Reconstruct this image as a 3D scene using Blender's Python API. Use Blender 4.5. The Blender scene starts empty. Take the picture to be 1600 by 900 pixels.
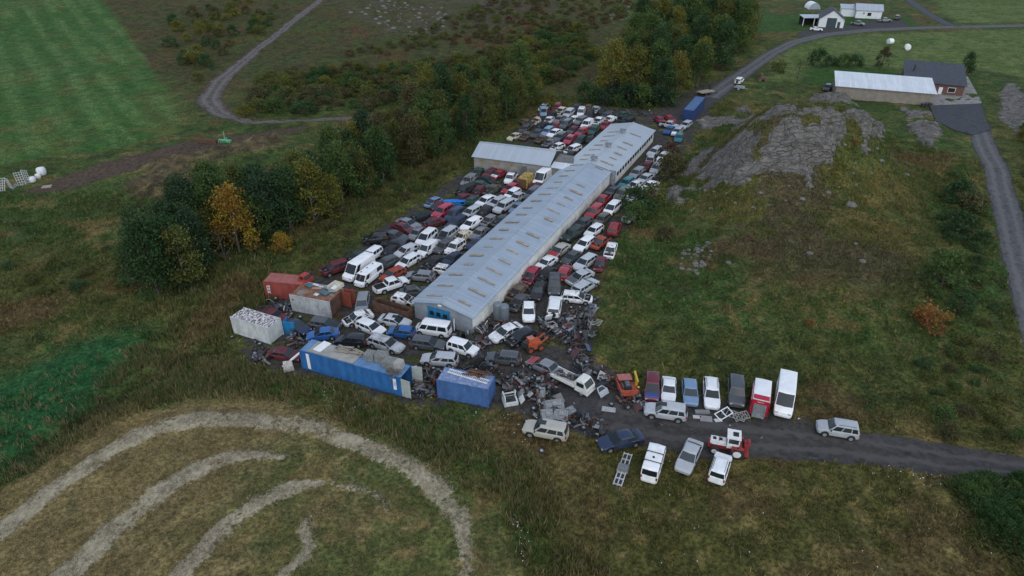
import bpy, bmesh, math, random
import numpy as np
from mathutils import Vector, Matrix
R = math.radians
SC = bpy.context.scene
COL = SC.collection
# ------------------------------------------------------------------ camera, sky, sun, exposure
CAM_H, PITCH, FOC = 51.0, R(31.5), 1067.0          # drone height, downward pitch, focal length in photo pixels
cam = bpy.data.cameras.new('camera')
cam.sensor_width = 36.0; cam.lens = 36.0*FOC/1600.0
cam.clip_start = 0.5; cam.clip_end = 6000
camo = bpy.data.objects.new('camera', cam); COL.objects.link(camo)
camo.location = (0, 0, CAM_H); camo.rotation_euler = (R(90)-PITCH, 0, 0)
SC.camera = camo
SUN_EL, SUN_AZ = R(52), R(170)
w = bpy.data.worlds.new('World'); SC.world = w; w.use_nodes = True
nt = w.node_tree; bg = nt.nodes['Background']
sky = nt.nodes.new('ShaderNodeTexSky'); sky.sky_type = 'NISHITA'; sky.sun_disc = False
sky.sun_elevation = SUN_EL; sky.sun_rotation = SUN_AZ; sky.air_density = 1.3; sky.dust_density = 1.0; sky.altitude = 50
hs = nt.nodes.new('ShaderNodeHueSaturation'); hs.inputs['Saturation'].default_value = 0.78
nt.links.new(sky.outputs['Color'], hs.inputs['Color']); nt.links.new(hs.outputs['Color'], bg.inputs['Color'])
bg.inputs['Strength'].default_value = 0.10
sl = bpy.data.lights.new('sun', 'SUN'); sl.energy = 0.6; sl.angle = R(100); sl.color = (1.0, 0.985, 0.965)
so = bpy.data.objects.new('sun', sl); COL.objects.link(so)
sd = Vector((math.sin(SUN_AZ)*math.cos(SUN_EL), math.cos(SUN_AZ)*math.cos(SUN_EL), math.sin(SUN_EL)))
so.rotation_euler = sd.to_track_quat('Z', 'Y').to_euler()
SC.view_settings.view_transform = 'Standard'; SC.view_settings.look = 'None'
SC.view_settings.exposure = 0.88; SC.view_settings.gamma = 1.0; SC.view_settings.use_curve_mapping = False
try:
    SC.cycles.max_bounces = 5; SC.cycles.transparent_max_bounces = 6
except Exception: pass

# ------------------------------------------------------------------ small numeric helpers
_rs = np.random.RandomState(7)
_tab = _rs.rand(256, 256)
def vnoise(x, y, seed=0):
    x = np.asarray(x, float)+seed*17.31; y = np.asarray(y, float)+seed*9.77
    xi = np.floor(x).astype(int); yi = np.floor(y).astype(int); fx = x-xi; fy = y-yi
    fx = fx*fx*(3-2*fx); fy = fy*fy*(3-2*fy)
    a = _tab[xi & 255, yi & 255]; b = _tab[(xi+1) & 255, yi & 255]
    c = _tab[xi & 255, (yi+1) & 255]; d = _tab[(xi+1) & 255, (yi+1) & 255]
    return (a*(1-fx)+b*fx)*(1-fy)+(c*(1-fx)+d*fx)*fy
def fbm(x, y, sc, o=4, seed=0):
    s = 0; a = .5; t = 0
    for k in range(o):
        s = s+a*vnoise(x*sc, y*sc, seed+k*3); t += a; a *= .5; sc *= 2.03
    return s/t
def sstep(a, b, x):
    t = np.clip((np.asarray(x, float)-a)/(b-a), 0, 1); return t*t*(3-2*t)
# ------------------------------------------------------------------ terrain height
YL = ((12.5, 76.0), (46.0, 152.0))                  # foot of the hill along the shed strip
def hgt(x, y):
    x = np.asarray(x, float); y = np.asarray(y, float)
    (ax, ay), (bx, by) = YL
    dx, dy = bx-ax, by-ay; n = math.hypot(dx, dy)
    D = ((x-ax)*dy-(y-ay)*dx)/n                     # metres to the right of the strip
    K = sstep(-2.0, 14.0, D)*sstep(60, 84, y)*(1-sstep(62, 84, x-0.1*(y-110)))
    c, s = math.cos(R(-22)), math.sin(R(-22))
    u = (x-54)*c-(y-129)*s; v = (x-54)*s+(y-129)*c
    h = K*(10.8*np.exp(-(np.abs(u)/22.0)**3-(np.abs(v)/18.0)**3)+2.6*np.exp(-((x-52)/24)**2-((y-104)/28)**2))
    h = h+6.5*sstep(215, 420, y)*sstep(80, -20, x)   # far heath slope
    h = h+1.2*sstep(-38, -62, x)*sstep(118, 132, y)  # bank of the striped meadow
    h = h+1.0*np.exp(-((x-92)/9)**2-((y-128)/9)**2)  # little knoll before the farm
    return h
def proj_ray(px, py):
    u = (px-800)/FOC; v = (py-450)/FOC
    return np.array([u, math.cos(PITCH)-v*math.sin(PITCH), -math.sin(PITCH)-v*math.cos(PITCH)])
def at(px, py, dz=0.0):
    """world point on the terrain (raised by dz) seen at photo pixel px, py"""
    d = proj_ray(px, py)
    t0 = (12.0-CAM_H)/d[2]; t1 = (-3.0-CAM_H)/d[2]
    ts = np.linspace(t0, t1, 160)
    g = CAM_H+ts*d[2]-(hgt(ts*d[0], ts*d[1])+dz)
    k = int(np.argmax(g < 0)); k = max(k, 1)
    a = ts[k-1]+(ts[k]-ts[k-1])*g[k-1]/(g[k-1]-g[k])
    return Vector((d[0]*a, d[1]*a, CAM_H+a*d[2]))
def at2(px, py, dz=0.0):
    p = at(px, py, dz); return (p.x, p.y)
def H1(x, y): return float(hgt(x, y))
def pixw(px, py): 
    p = at(px, py); d = math.sqrt(p.x**2+p.y**2+(CAM_H-p.z)**2); return d/FOC   # metres per photo pixel

# ------------------------------------------------------------------ material helpers
def mat_new(name):
    m = bpy.data.materials.new(name); m.use_nodes = True
    n = m.node_tree.nodes; return m, n, m.node_tree.links, n['Principled BSDF']
def N(n, t, **kw):
    x = n.new(t)
    for k, v in kw.items(): setattr(x, k, v)
    return x
def noise_fac(n, l, sc, lo, hi, coord='Object', det=4, stretch=None, rough=.6):
    tc = N(n, 'ShaderNodeTexCoord'); src = tc.outputs[coord]
    if stretch:
        mp = N(n, 'ShaderNodeMapping'); mp.inputs['Scale'].default_value = stretch
        l.new(src, mp.inputs['Vector']); src = mp.outputs['Vector']
    nz = N(n, 'ShaderNodeTexNoise'); nz.inputs['Scale'].default_value = sc; nz.inputs['Detail'].default_value = det
    nz.inputs['Roughness'].default_value = rough
    l.new(src, nz.inputs['Vector'])
    mr = N(n, 'ShaderNodeMapRange'); mr.interpolation_type = 'SMOOTHSTEP'
    mr.inputs['From Min'].default_value = lo; mr.inputs['From Max'].default_value = hi
    l.new(nz.outputs['Fac'], mr.inputs['Value']); return mr.outputs['Result']
def mixc(n, l, fac, a, b, mode='MIX'):
    m = N(n, 'ShaderNodeMix', data_type='RGBA', blend_type=mode)
    for sock, val in ((m.inputs['Factor'], fac), (m.inputs['A'], a), (m.inputs['B'], b)):
        if hasattr(val, 'type') and hasattr(val, 'links'): l.new(val, sock)
        elif isinstance(val, (int, float)): sock.default_value = val
        else: sock.default_value = (*val, 1) if len(val) == 3 else val
    return m.outputs['Result']
MATS = {}
def M(name, col, rough=.6, metal=0.0, var=0.25, sc=3.0, dirt=None, dcol=(.05, .045, .04), stretch=None, spec=.5, bump=0.0, bsc=30):
    """plain surface with two scales of worn variation"""
    if name in MATS: return MATS[name]
    m, n, l, b = mat_new(name)
    f = noise_fac(n, l, sc, .3, .72, stretch=stretch)
    lo = tuple(c*(1-var) for c in col); hi = tuple(min(1, c*(1+var*.6)) for c in col)
    c = mixc(n, l, f, lo, hi)
    if dirt:
        f2 = noise_fac(n, l, dirt[0], dirt[1], dirt[2], stretch=stretch, det=6)
        c = mixc(n, l, f2, c, dcol)
    l.new(c, b.inputs['Base Color'])
    b.inputs['Roughness'].default_value = rough; b.inputs['Metallic'].default_value = metal
    b.inputs['Specular IOR Level'].default_value = spec
    if bump:
        nz = N(n, 'ShaderNodeTexNoise'); nz.inputs['Scale'].default_value = bsc; nz.inputs['Detail'].default_value = 5
        tc = N(n, 'ShaderNodeTexCoord'); l.new(tc.outputs['Object'], nz.inputs['Vector'])
        bp = N(n, 'ShaderNodeBump'); bp.inputs['Strength'].default_value = bump; bp.inputs['Distance'].default_value = .05
        l.new(nz.outputs['Fac'], bp.inputs['Height']); l.new(bp.outputs['Normal'], b.inputs['Normal'])
    MATS[name] = m; return m
def paint_mat(name, rust):
    m, n, l, b = mat_new(name)
    oi = N(n, 'ShaderNodeObjectInfo')
    tc = N(n, 'ShaderNodeTexCoord')
    add = N(n, 'ShaderNodeVectorMath', operation='ADD'); sc = N(n, 'ShaderNodeVectorMath', operation='SCALE')
    cmb = N(n, 'ShaderNodeCombineXYZ')
    for k in 'XYZ': l.new(oi.outputs['Random'], cmb.inputs[k])
    sc.inputs['Scale'].default_value = 37.0; l.new(cmb.outputs[0], sc.inputs[0])
    l.new(tc.outputs['Object'], add.inputs[0]); l.new(sc.outputs[0], add.inputs[1])
    def nz(scale, lo, hi, det=5):
        t = N(n, 'ShaderNodeTexNoise'); t.inputs['Scale'].default_value = scale; t.inputs['Detail'].default_value = det
        l.new(add.outputs[0], t.inputs['Vector'])
        mr = N(n, 'ShaderNodeMapRange'); mr.interpolation_type = 'SMOOTHSTEP'
        mr.inputs['From Min'].default_value = lo; mr.inputs['From Max'].default_value = hi
        l.new(t.outputs['Fac'], mr.inputs['Value']); return mr.outputs['Result']
    c = mixc(n, l, nz(1.6, .35, .8), oi.outputs['Color'], (.62, .60, .57) if rust else (.86, .85, .83), 'MULTIPLY')
    mul = N(n, 'ShaderNodeMath', operation='MULTIPLY'); mul.inputs[1].default_value = .55 if rust else .16
    l.new(nz(6, .52, .78), mul.inputs[0])
    c = mixc(n, l, mul.outputs[0], c, (.075, .07, .06))
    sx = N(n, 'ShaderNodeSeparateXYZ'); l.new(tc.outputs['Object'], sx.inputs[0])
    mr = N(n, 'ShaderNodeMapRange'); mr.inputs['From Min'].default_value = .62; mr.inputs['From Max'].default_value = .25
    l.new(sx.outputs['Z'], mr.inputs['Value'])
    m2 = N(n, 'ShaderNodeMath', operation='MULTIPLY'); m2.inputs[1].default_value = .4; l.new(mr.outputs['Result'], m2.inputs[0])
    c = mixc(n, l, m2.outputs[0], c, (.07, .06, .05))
    if rust:
        m3 = N(n, 'ShaderNodeMath', operation='MULTIPLY'); m3.inputs[1].default_value = .8; l.new(nz(2.2, .58, .70, 8), m3.inputs[0])
        c = mixc(n, l, m3.outputs[0], c, (.13, .065, .038))
        c = mixc(n, l, nz(1.1, .45, .75, 6), c, (.62, .60, .56), 'MULTIPLY')
    l.new(c, b.inputs['Base Color'])
    b.inputs['Roughness'].default_value = .5 if rust else .3
    b.inputs['Coat Weight'].default_value = 0.0 if rust else .35
    b.inputs['Coat Roughness'].default_value = .12
    return m
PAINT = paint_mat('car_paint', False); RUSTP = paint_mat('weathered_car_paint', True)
def glass_mat():
    m, n, l, b = mat_new('car_glass')
    oi = N(n, 'ShaderNodeObjectInfo')
    c = mixc(n, l, oi.outputs['Random'], (.012, .016, .018), (.035, .045, .05)); l.new(c, b.inputs['Base Color'])
    b.inputs['Roughness'].default_value = .09; b.inputs['Specular IOR Level'].default_value = .42
    return m
GLASS = glass_mat()
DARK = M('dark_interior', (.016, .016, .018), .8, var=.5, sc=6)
PLAST = M('black_plastic', (.03, .031, .033), .6, var=.35, sc=5)
TYRE = M('tyre_rubber', (.02, .02, .021), .85, var=.3, sc=8)
RIMM = M('rim_metal', (.42, .43, .45), .4, .5, var=.3, sc=8)
LAMP = M('lamp_glass', (.55, .57, .6), .15, .2, var=.2)
TAIL = M('tail_lamp_red', (.32, .02, .02), .25, var=.2)
STEEL = M('bare_steel', (.19, .195, .205), .45, .6, var=.4, sc=5, dirt=(7, .55, .7), dcol=(.09, .05, .03))
GALV = M('galvanised_metal', (.40, .42, .44), .5, .4, var=.25, sc=3)
RUST = M('rusty_iron', (.12, .058, .034), .85, .0, var=.5, sc=5, dirt=(9, .5, .7), dcol=(.05, .03, .022))
ALU = M('grey_aluminium', (.27, .28, .29), .45, .3, var=.3, sc=6)
WHITEP = M('white_plastic', (.74, .75, .75), .5, var=.12, sc=4)
WOODM = M('weathered_timber', (.30, .26, .21), .8, var=.3, sc=4, stretch=(1, 8, 1))

# ------------------------------------------------------------------ mesh builder
class MB:
    def __init__(s): s.v = []; s.f = []; s.m = []
    def add(s, vs, fs, m=0):
        o = len(s.v); s.v += [tuple(p) for p in vs]
        for f in fs: s.f.append(tuple(i+o for i in f)); s.m.append(m)
        return s
    def box(s, c, d, m=0, rz=0.0, rx=0.0, ry=0.0, taper=1.0):
        x, y, z = d[0]/2, d[1]/2, d[2]/2
        vs = [Vector((sx*x*(taper if sz > 0 else 1), sy*y*(taper if sz > 0 else 1), sz*z)) for sz in (-1, 1) for sx, sy in ((-1, -1), (1, -1), (1, 1), (-1, 1))]
        if rz or rx or ry:
            rm = Matrix.Rotation(rz, 3, 'Z') @ Matrix.Rotation(ry, 3, 'Y') @ Matrix.Rotation(rx, 3, 'X')
            vs = [rm @ v for v in vs]
        return s.add([(v.x+c[0], v.y+c[1], v.z+c[2]) for v in vs], [(3, 2, 1, 0), (4, 5, 6, 7), (0, 1, 5, 4), (1, 2, 6, 5), (2, 3, 7, 6), (3, 0, 4, 7)], m)
    def tube(s, a, b, r, m=0, n=8, r2=None, cap=True):
        a = Vector(a); b = Vector(b); d = (b-a).normalized(); r2 = r if r2 is None else r2
        q = d.orthogonal().normalized(); w_ = d.cross(q)
        vs = []
        for p, rr in ((a, r), (b, r2)):
            for k in range(n):
                t = 2*math.pi*k/n; vs.append(p+q*(math.cos(t)*rr)+w_*(math.sin(t)*rr))
        fs = [(k, (k+1) % n, n+(k+1) % n, n+k) for k in range(n)]
        if cap: fs += [tuple(range(n-1, -1, -1)), tuple(range(n, 2*n))]
        return s.add(vs, fs, m)
    def path(s, pts, r, m=0, n=6):
        for a, b in zip(pts[:-1], pts[1:]): s.tube(a, b, r, m, n)
        return s
    def lathe(s, prof, axis='Y', n=16, m=0, c=(0, 0, 0)):
        """prof: (along axis, radius)"""
        vs = []; fs = []
        for (h, r) in prof:
            for k in range(n):
                t = 2*math.pi*k/n; p = (math.cos(t)*r, math.sin(t)*r)
                vs.append((c[0]+p[0], c[1]+h, c[2]+p[1]) if axis == 'Y' else (c[0]+p[0], c[1]+p[1], c[2]+h) if axis == 'Z' else (c[0]+h, c[1]+p[0], c[2]+p[1]))
        for j in range(len(prof)-1):
            for k in range(n): fs.append((j*n+k, j*n+(k+1) % n, (j+1)*n+(k+1) % n, (j+1)*n+k))
        fs.append(tuple(range(n))); fs.append(tuple((len(prof)-1)*n+k for k in range(n)))
        return s.add(vs, fs, m)
    def quad(s, a, b, c, d, m=0): return s.add([a, b, c, d], [(0, 1, 2, 3)], m)
    def slab(s, a, b, c, d, t, m=0):
        """quad a b c d given thickness t along its normal (downwards)"""
        a, b, c, d = map(Vector, (a, b, c, d)); nn = (b-a).cross(d-a).normalized()*t
        return s.add([a, b, c, d, a-nn, b-nn, c-nn, d-nn], [(0, 1, 2, 3), (7, 6, 5, 4), (0, 4, 5, 1), (1, 5, 6, 2), (2, 6, 7, 3), (3, 7, 4, 0)], m)
    def mesh(s, name, mats, smooth=0.0, fix=True):
        me = bpy.data.meshes.new(name); me.from_pydata(s.v, [], s.f)
        for m in (mats if isinstance(mats, (list, tuple)) else [mats]): me.materials.append(m)
        me.polygons.foreach_set('material_index', s.m)
        if fix:
            bm = bmesh.new(); bm.from_mesh(me); bmesh.ops.recalc_face_normals(bm, faces=bm.faces); bm.to_mesh(me); bm.free()
        if smooth:
            me.polygons.foreach_set('use_smooth', [True]*len(me.polygons)); me.set_sharp_from_angle(angle=R(smooth))
        me.update(); return me
def ob(name, me, parent=None, loc=(0, 0, 0), rz=0.0):
    o = bpy.data.objects.new(name, me); COL.objects.link(o)
    o.location = loc; o.rotation_euler = (0, 0, rz)
    if parent is not None: o.parent = parent
    return o
def tag(o, label=None, cat=None, group=None, kind=None):
    for k, v in (('label', label), ('category', cat), ('group', group), ('kind', kind)):
        if v: o[k] = v
    return o
def thing(name, label, cat, loc=(0, 0, 0), rz=0.0, group=None):
    o = bpy.data.objects.new(name, None); o.empty_display_size = .3; COL.objects.link(o)
    o.location = loc; o.rotation_euler = (0, 0, rz)
    return tag(o, label, cat, group)
# ------------------------------------------------------------------ ground regions (photo pixels turned into ground positions)
def W2(pts): return [at2(*p) for p in pts]
def seg_d(px, py, a, b):
    dx, dy = b[0]-a[0], b[1]-a[1]; L2 = dx*dx+dy*dy+1e-9
    t = np.clip(((px-a[0])*dx+(py-a[1])*dy)/L2, 0, 1)
    return np.hypot(px-a[0]-t*dx, py-a[1]-t*dy), t
def sd_poly(px, py, poly):
    """signed distance, positive inside"""
    d = np.full(px.shape, 1e9); ins = np.zeros(px.shape, bool); n = len(poly)
    for i in range(n):
        a, b = poly[i], poly[(i+1) % n]
        d = np.minimum(d, seg_d(px, py, a, b)[0])
        c = ((a[1] > py) != (b[1] > py)) & (px < (b[0]-a[0])*(py-a[1])/(b[1]-a[1]+1e-12)+a[0])
        ins ^= c
    return np.where(ins, d, -d)
def d_line(px, py, line, wid=None):
    """distance to polyline minus half width"""
    d = np.full(px.shape, 1e9)
    for i in range(len(line)-1):
        q, t = seg_d(px, py, line[i], line[i+1])
        if wid is not None: q = q-(wid[i]+(wid[i+1]-wid[i])*t)
        d = np.minimum(d, q)
    return d
P_MEADOW = W2([(-400, 275), (0, 257), (150, 237), (285, 205), (268, 150), (228, 95), (190, 40), (160, 0), (130, -60), (-900, -60)])
P_HAY = W2([(-300, 870), (0, 768), (90, 712), (160, 664), (260, 630), (350, 620), (430, 632), (540, 662), (640, 700), (715, 750), (775, 810), (805, 870), (812, 960), (400, 1100), (-300, 1100)])
P_LUSH = W2([(-200, 770), (0, 728), (100, 655), (150, 600), (190, 560), (215, 525), (150, 535), (60, 575), (0, 600), (-200, 640)])
P_YARD = W2([(372, 560), (362, 500), (420, 470), (500, 425), (560, 385), (620, 340), (680, 306), (735, 262), (800, 208), (850, 170), (940, 166), (1030, 172), (1080, 140), (1120, 125), (1108, 185), (1075, 230), (1030, 300), (965, 370), (935, 440), (915, 500), (925, 555), (965, 590), (1090, 612), (1240, 640), (1262, 668), (1100, 715), (1000, 690), (880, 668), (800, 640), (640, 628), (470, 585), (385, 575)])
L_TRACK = W2([(860, 600), (930, 645), (1050, 672), (1160, 682), (1330, 698), (1460, 716), (1600, 738), (1900, 790)])
L_FARM = W2([(1505, 172), (1530, 205), (1556, 262), (1574, 330), (1590, 400), (1618, 500), (1660, 640)])
L_ROAD = W2([(1062, 186), (1108, 152), (1165, 112), (1205, 84), (1240, 66), (1290, 54), (1360, 47), (1450, 43), (1600, 40), (1900, 36)])
L_LANE = W2([(1380, -40), (1420, 0), (1448, 20), (1480, 38), (1500, 42)])
L_DIRT = W2([(540, -40), (500, 0), (455, 35), (400, 78), (345, 125), (325, 155), (345, 178), (390, 190)])
L_DIRT2 = W2([(330, 172), (390, 192), (480, 188), (560, 182), (640, 178)])
L_FAINT = W2([(830, 152), (880, 138), (950, 112)])
L_BANK = W2([(60, 296), (110, 282), (200, 256), (300, 228), (400, 214), (470, 200)])
P_MOUND = W2([(185, 292), (245, 252), (300, 243), (360, 228), (440, 210), (452, 226), (340, 252), (292, 292), (262, 318), (206, 312)])
P_FORE = W2([(1452, 166), (1531, 163), (1546, 204), (1520, 212), (1490, 204), (1462, 190)])
P_FARMYD = W2([(1243, 56), (1255, 46), (1316, 42), (1378, 30), (1412, 31), (1420, 44), (1330, 53), (1280, 60)])
P_MOWN = W2([(1195, 128), (1225, 82), (1270, 62), (1340, 54), (1600, 46), (1900, 46), (1900, 100), (1600, 120), (1535, 108), (1440, 105), (1330, 108), (1260, 125)])
P_MOWN2 = W2([(1440, -60), (1470, 20), (1500, 36), (1600, 34), (1900, 30), (1900, -60)])
P_LAWN = W2([(1170, 44), (1190, 22), (1260, 22), (1420, 26), (1440, 42), (1330, 46), (1180, 50)])
P_GARD = W2([(1255, 108), (1300, 102), (1400, 108), (1400, 128), (1300, 136), (1250, 130)])
def Z3(pts, x0, y0, k): return W2([(x0+a/k, y0+b/k) for a, b in pts])
P_ROCK = [W2([(1090, 190), (1110, 178), (1130, 172), (1170, 168), (1215, 172), (1258, 166), (1268, 150), (1310, 147), (1335, 162), (1355, 180), (1372, 203), (1379, 212), (1362, 214), (1358, 232), (1345, 248), (1325, 240), (1316, 236), (1300, 250), (1282, 265), (1268, 280), (1252, 294), (1238, 299), (1222, 284), (1222, 264), (1200, 262), (1180, 268), (1165, 290), (1150, 296), (1120, 292), (1095, 295), (1066, 292), (1062, 320), (1048, 324), (1052, 295), (1072, 262), (1085, 245), (1105, 230), (1138, 214), (1132, 206), (1100, 202)])]
P_TURF = [W2(p) for p in ([(1178, 256), (1182, 242), (1196, 230), (1208, 214), (1228, 199), (1205, 199), (1168, 209), (1194, 220), (1184, 236), (1172, 246)], [(1234, 182), (1262, 177), (1272, 188), (1245, 192)], [(1236, 202), (1285, 204), (1292, 213), (1255, 213)], [(1316, 203), (1346, 210), (1352, 226), (1335, 240), (1320, 224)], [(1148, 180), (1168, 177), (1164, 192), (1150, 190)], [(1275, 172), (1312, 168), (1322, 176), (1290, 182)], [(1112, 214), (1140, 200), (1160, 206), (1130, 222)])]
P_ROCK += [Z3([(950, 558), (1060, 560), (1110, 600), (1152, 680), (1140, 782), (1080, 765), (1010, 690), (1000, 620)], 1120, 0, 3.333),
           Z3([(1500, 430), (1560, 440), (1600, 520), (1600, 640), (1560, 700), (1480, 620), (1490, 520)], 1120, 0, 3.333),
           ]
P_SCREE = W2([(500, -50), (530, 10), (590, 52), (680, 62), (760, 50), (860, 20), (900, -50)])
P_LEAFY = W2([(1478, 752), (1530, 738), (1620, 752), (1900, 800), (1900, 1000), (1640, 960), (1590, 880), (1520, 830), (1490, 790)])
L_DITCH = W2([(-60, 765), (60, 700), (140, 650), (230, 592), (290, 560), (340, 545)])
L_HGREEN = W2([(430, 606), (560, 640), (660, 690), (760, 730), (812, 800), (836, 870), (850, 960)])
SWATHS = [  # pixel path, half widths in metres
    ([(-120, 885), (0, 832), (75, 775), (150, 718), (210, 682), (265, 662), (330, 655), (400, 658), (480, 668), (560, 692), (630, 725), (685, 768), (715, 812), (728, 860), (722, 960)], 1.15),
    ([(40, 950), (100, 898), (170, 838), (240, 775), (300, 738), (350, 718), (400, 711), (443, 714)], 1.2),
    ([(240, 950), (290, 890), (340, 835), (395, 786), (440, 765), (485, 756), (540, 758)], .9),
    ([(540, 758), (590, 778), (600, 800)], .35),
    ([(430, 910), (470, 876), (486, 850), (476, 822), (484, 806), (500, 796)], .40)]
SWW = [(W2(p), wd) for p, wd in SWATHS]

# ------------------------------------------------------------------ the ground sheet
def axis(parts):
    out = [parts[0][0]]
    for a, b, st in parts:
        n = max(1, int(round((b-a)/st))); out += list(np.linspace(a, b, n+1)[1:])
    return np.array(out)
GX = axis([(-2500, -400, 300), (-400, -200, 20), (-200, -70, 1.1), (-70, 110, .42), (110, 200, 1.0), (200, 400, 20), (400, 2500, 300)])
GY = axis([(-600, 0, 100), (0, 26, 4), (26, 100, .40), (100, 160, .48), (160, 350, 1.05), (350, 420, 6), (420, 700, 40), (700, 3000, 300)])
X, Y = np.meshgrid(GX, GY)
ZB = hgt(X, Y)
wx = X+(fbm(X, Y, .22, 3, 1)-.5)*3.0+(fbm(X, Y, .9, 2, 11)-.5)*1.0
wy = Y+(fbm(X, Y, .22, 3, 2)-.5)*3.0+(fbm(X, Y, .9, 2, 12)-.5)*1.0
def pm(poly, soft=1.2, off=0.0, hard=False):
    xs, ys = [p[0] for p in poly], [p[1] for p in poly]
    m = np.zeros(X.shape); pad = soft*3+4
    j0, j1 = np.searchsorted(GX, [min(xs)-pad, max(xs)+pad]); i0, i1 = np.searchsorted(GY, [min(ys)-pad, max(ys)+pad])
    s = np.s_[i0:i1, j0:j1]
    sx, sy = (X[s], Y[s]) if hard else (wx[s], wy[s])
    m[s] = sstep(-soft, soft, sd_poly(sx, sy, poly)-off); return m
def lm(line, wid, soft=.6, hard=False, swf=True):
    xs, ys = [p[0] for p in line], [p[1] for p in line]
    m = np.zeros(X.shape); pad = (max(wid) if isinstance(wid, list) else wid)+soft*3+4
    j0, j1 = np.searchsorted(GX, [min(xs)-pad, max(xs)+pad]); i0, i1 = np.searchsorted(GY, [min(ys)-pad, max(ys)+pad])
    s = np.s_[i0:i1, j0:j1]; wd = wid if isinstance(wid, list) else [wid]*len(line)
    sx, sy = (X[s], Y[s]) if hard else (X[s]+.3*(wx[s]-X[s]), Y[s]+.3*(wy[s]-Y[s])) if swf else (wx[s], wy[s])
    m[s] = sstep(soft, -soft, d_line(sx, sy, line, wd)); return m
m_rock = np.zeros(X.shape)
for p in P_ROCK: m_rock = np.maximum(m_rock, pm(p, .9, -.35))
for p in P_TURF: m_rock = m_rock*(1-pm(p, .8, -.3))
m_rock = m_rock*(1-.95*sstep(.60, .66, fbm(X, Y, .16, 3, 31)))
m_mead = pm(P_MEADOW, 1.0); m_hay = pm(P_HAY, .8); m_lush = pm(P_LUSH, 3.2, -1.5); m_yard = pm(P_YARD, 1.2)
m_track = np.maximum.reduce([lm(L_TRACK, [4.2, 4.0, 3.3, 3.0, 2.5, 2.3, 2.2, 2.2], .7), lm(L_FARM, 2.3, .6), lm(L_ROAD, [3.4, 3.2, 2.6, 2.4, 2.4, 2.6, 2.6, 2.4, 2.4, 2.4], .8), lm(L_LANE, 2.0, .8), pm(P_FORE, .6), pm(P_FARMYD, 1.0)])
m_dirt = np.maximum.reduce([lm(L_DIRT, [2.0, 2.0, 1.9, 2.0, 2.6, 3.2, 2.6, 1.6], .8), .8*lm(L_DIRT2, 1.2, .8), .55*lm(L_FAINT, 1.0, .8), lm(L_BANK, [2.2, 3.2, 3.8, 3.6, 3.0, 1.2], 1.4), .42*pm(P_MOUND, 1.5)])
m_swath = np.zeros(X.shape)
for p, wd in SWW: m_swath = np.maximum(m_swath, lm(p, [wd*.95*min(1, .15+.35*(len(p)-1-q)) for q in range(len(p))], .6, swf=True))
m_swath *= .62+.55*sstep(.35, .6, fbm(X, Y, .5, 3, 41))
m_mown = np.maximum(pm(P_MOWN, 2), pm(P_MOWN2, 2)); m_lawn = np.maximum(pm(P_LAWN, 2), pm(P_GARD, 2))
m_scree = pm(P_SCREE, 6); m_leaf = pm(P_LEAFY, 1.2); m_ditch = lm(L_DITCH, 1.2, 1.0); m_hg = lm(L_HGREEN, 1.4, 1.4)
# height detail: rough grass humps, rock ledges, windrows, ditch
rough = 1-np.maximum.reduce([m_mead, m_hay, m_yard, m_track, m_mown, m_lawn])
near = sstep(420, 200, Y)
Z = ZB+near*rough*((fbm(X, Y, .25, 3, 5)-.5)*.8+(fbm(X, Y, 1.1, 2, 6)-.5)*.35)
rid = 1-np.abs(2*fbm(X, Y, .11, 4, 21)-1); rid2 = 1-np.abs(2*fbm(X+.7*Y, Y-.3*X, .3, 3, 24)-1)
lf = fbm(X+.4*Y, Y, .075, 3, 27)*10+.5*fbm(X, Y, .5, 2, 28); led = (np.floor(lf)+sstep(.0, .35, lf-np.floor(lf)))/10
_u = (X-54)*math.cos(R(-22))-(Y-129)*math.sin(R(-22)); _v = (X-54)*math.sin(R(-22))+(Y-129)*math.cos(R(-22)); frt = sstep(6, -10, _v)
m_rh = np.minimum(pm(P_ROCK[0], 3.2, 1.2)+.5*m_rock, 1.0)
Z += m_rh*((led-.5)*4.0+(rid2-.75)*(.7+1.3*frt)+.4+1.3*frt)
Z += m_swath*(.10+.06*fbm(X, Y, 2.2, 2, 8)) - m_ditch*.9 - m_dirt*.12
Z += m_leaf*(.3+.5*fbm(X, Y, .8, 2, 15))
Z += pm(P_MOUND, 2)*(fbm(X, Y, .45, 3, 16)*2.6-.5)
# albedo
def C(*c): return np.array(c)
n1 = fbm(X, Y, .045, 4, 51)[..., None]; n2 = fbm(X, Y, .18, 4, 52)[..., None]; n3 = fbm(X, Y, .7, 3, 53)[..., None]; n4 = fbm(X, Y, .07, 3, 57)[..., None]
def lay(c, m, b): return c*(1-m[..., None])+b*m[..., None]
def mixn(a, b, t, lo, hi): t = sstep(lo, hi, t); return a*(1-t)+b*t
oliv = C(.056, .064, .021); gree = C(.032, .062, .018); stra = C(.115, .092, .042); brow = C(.070, .050, .026); deep = C(.032, .044, .016)
c = mixn(oliv, gree, n1*.6+n2*.4, .40, .62); c = mixn(c, stra, n2*.6+n3*.4, .50, .74); c = mixn(c, brow, n4*.6+n2*.4, .56, .72)
c = mixn(c, deep, 1-(n2*.5+n3*.5), .54, .66)
# far heath: browner, with red patches
far = sstep(165, 205, Y)*sstep(70, 20, X)
hea = mixn(C(.050, .047, .020), C(.064, .046, .023), n1, .40, .60); hea = mixn(hea, C(.044, .056, .018), n2, .45, .62); hea = mixn(hea, C(.030, .036, .016), n3, .52, .64); hea = mixn(hea, C(.072, .032, .016), n3*.5+n4*.5, .60, .70)
c = lay(c, far, hea)
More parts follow.
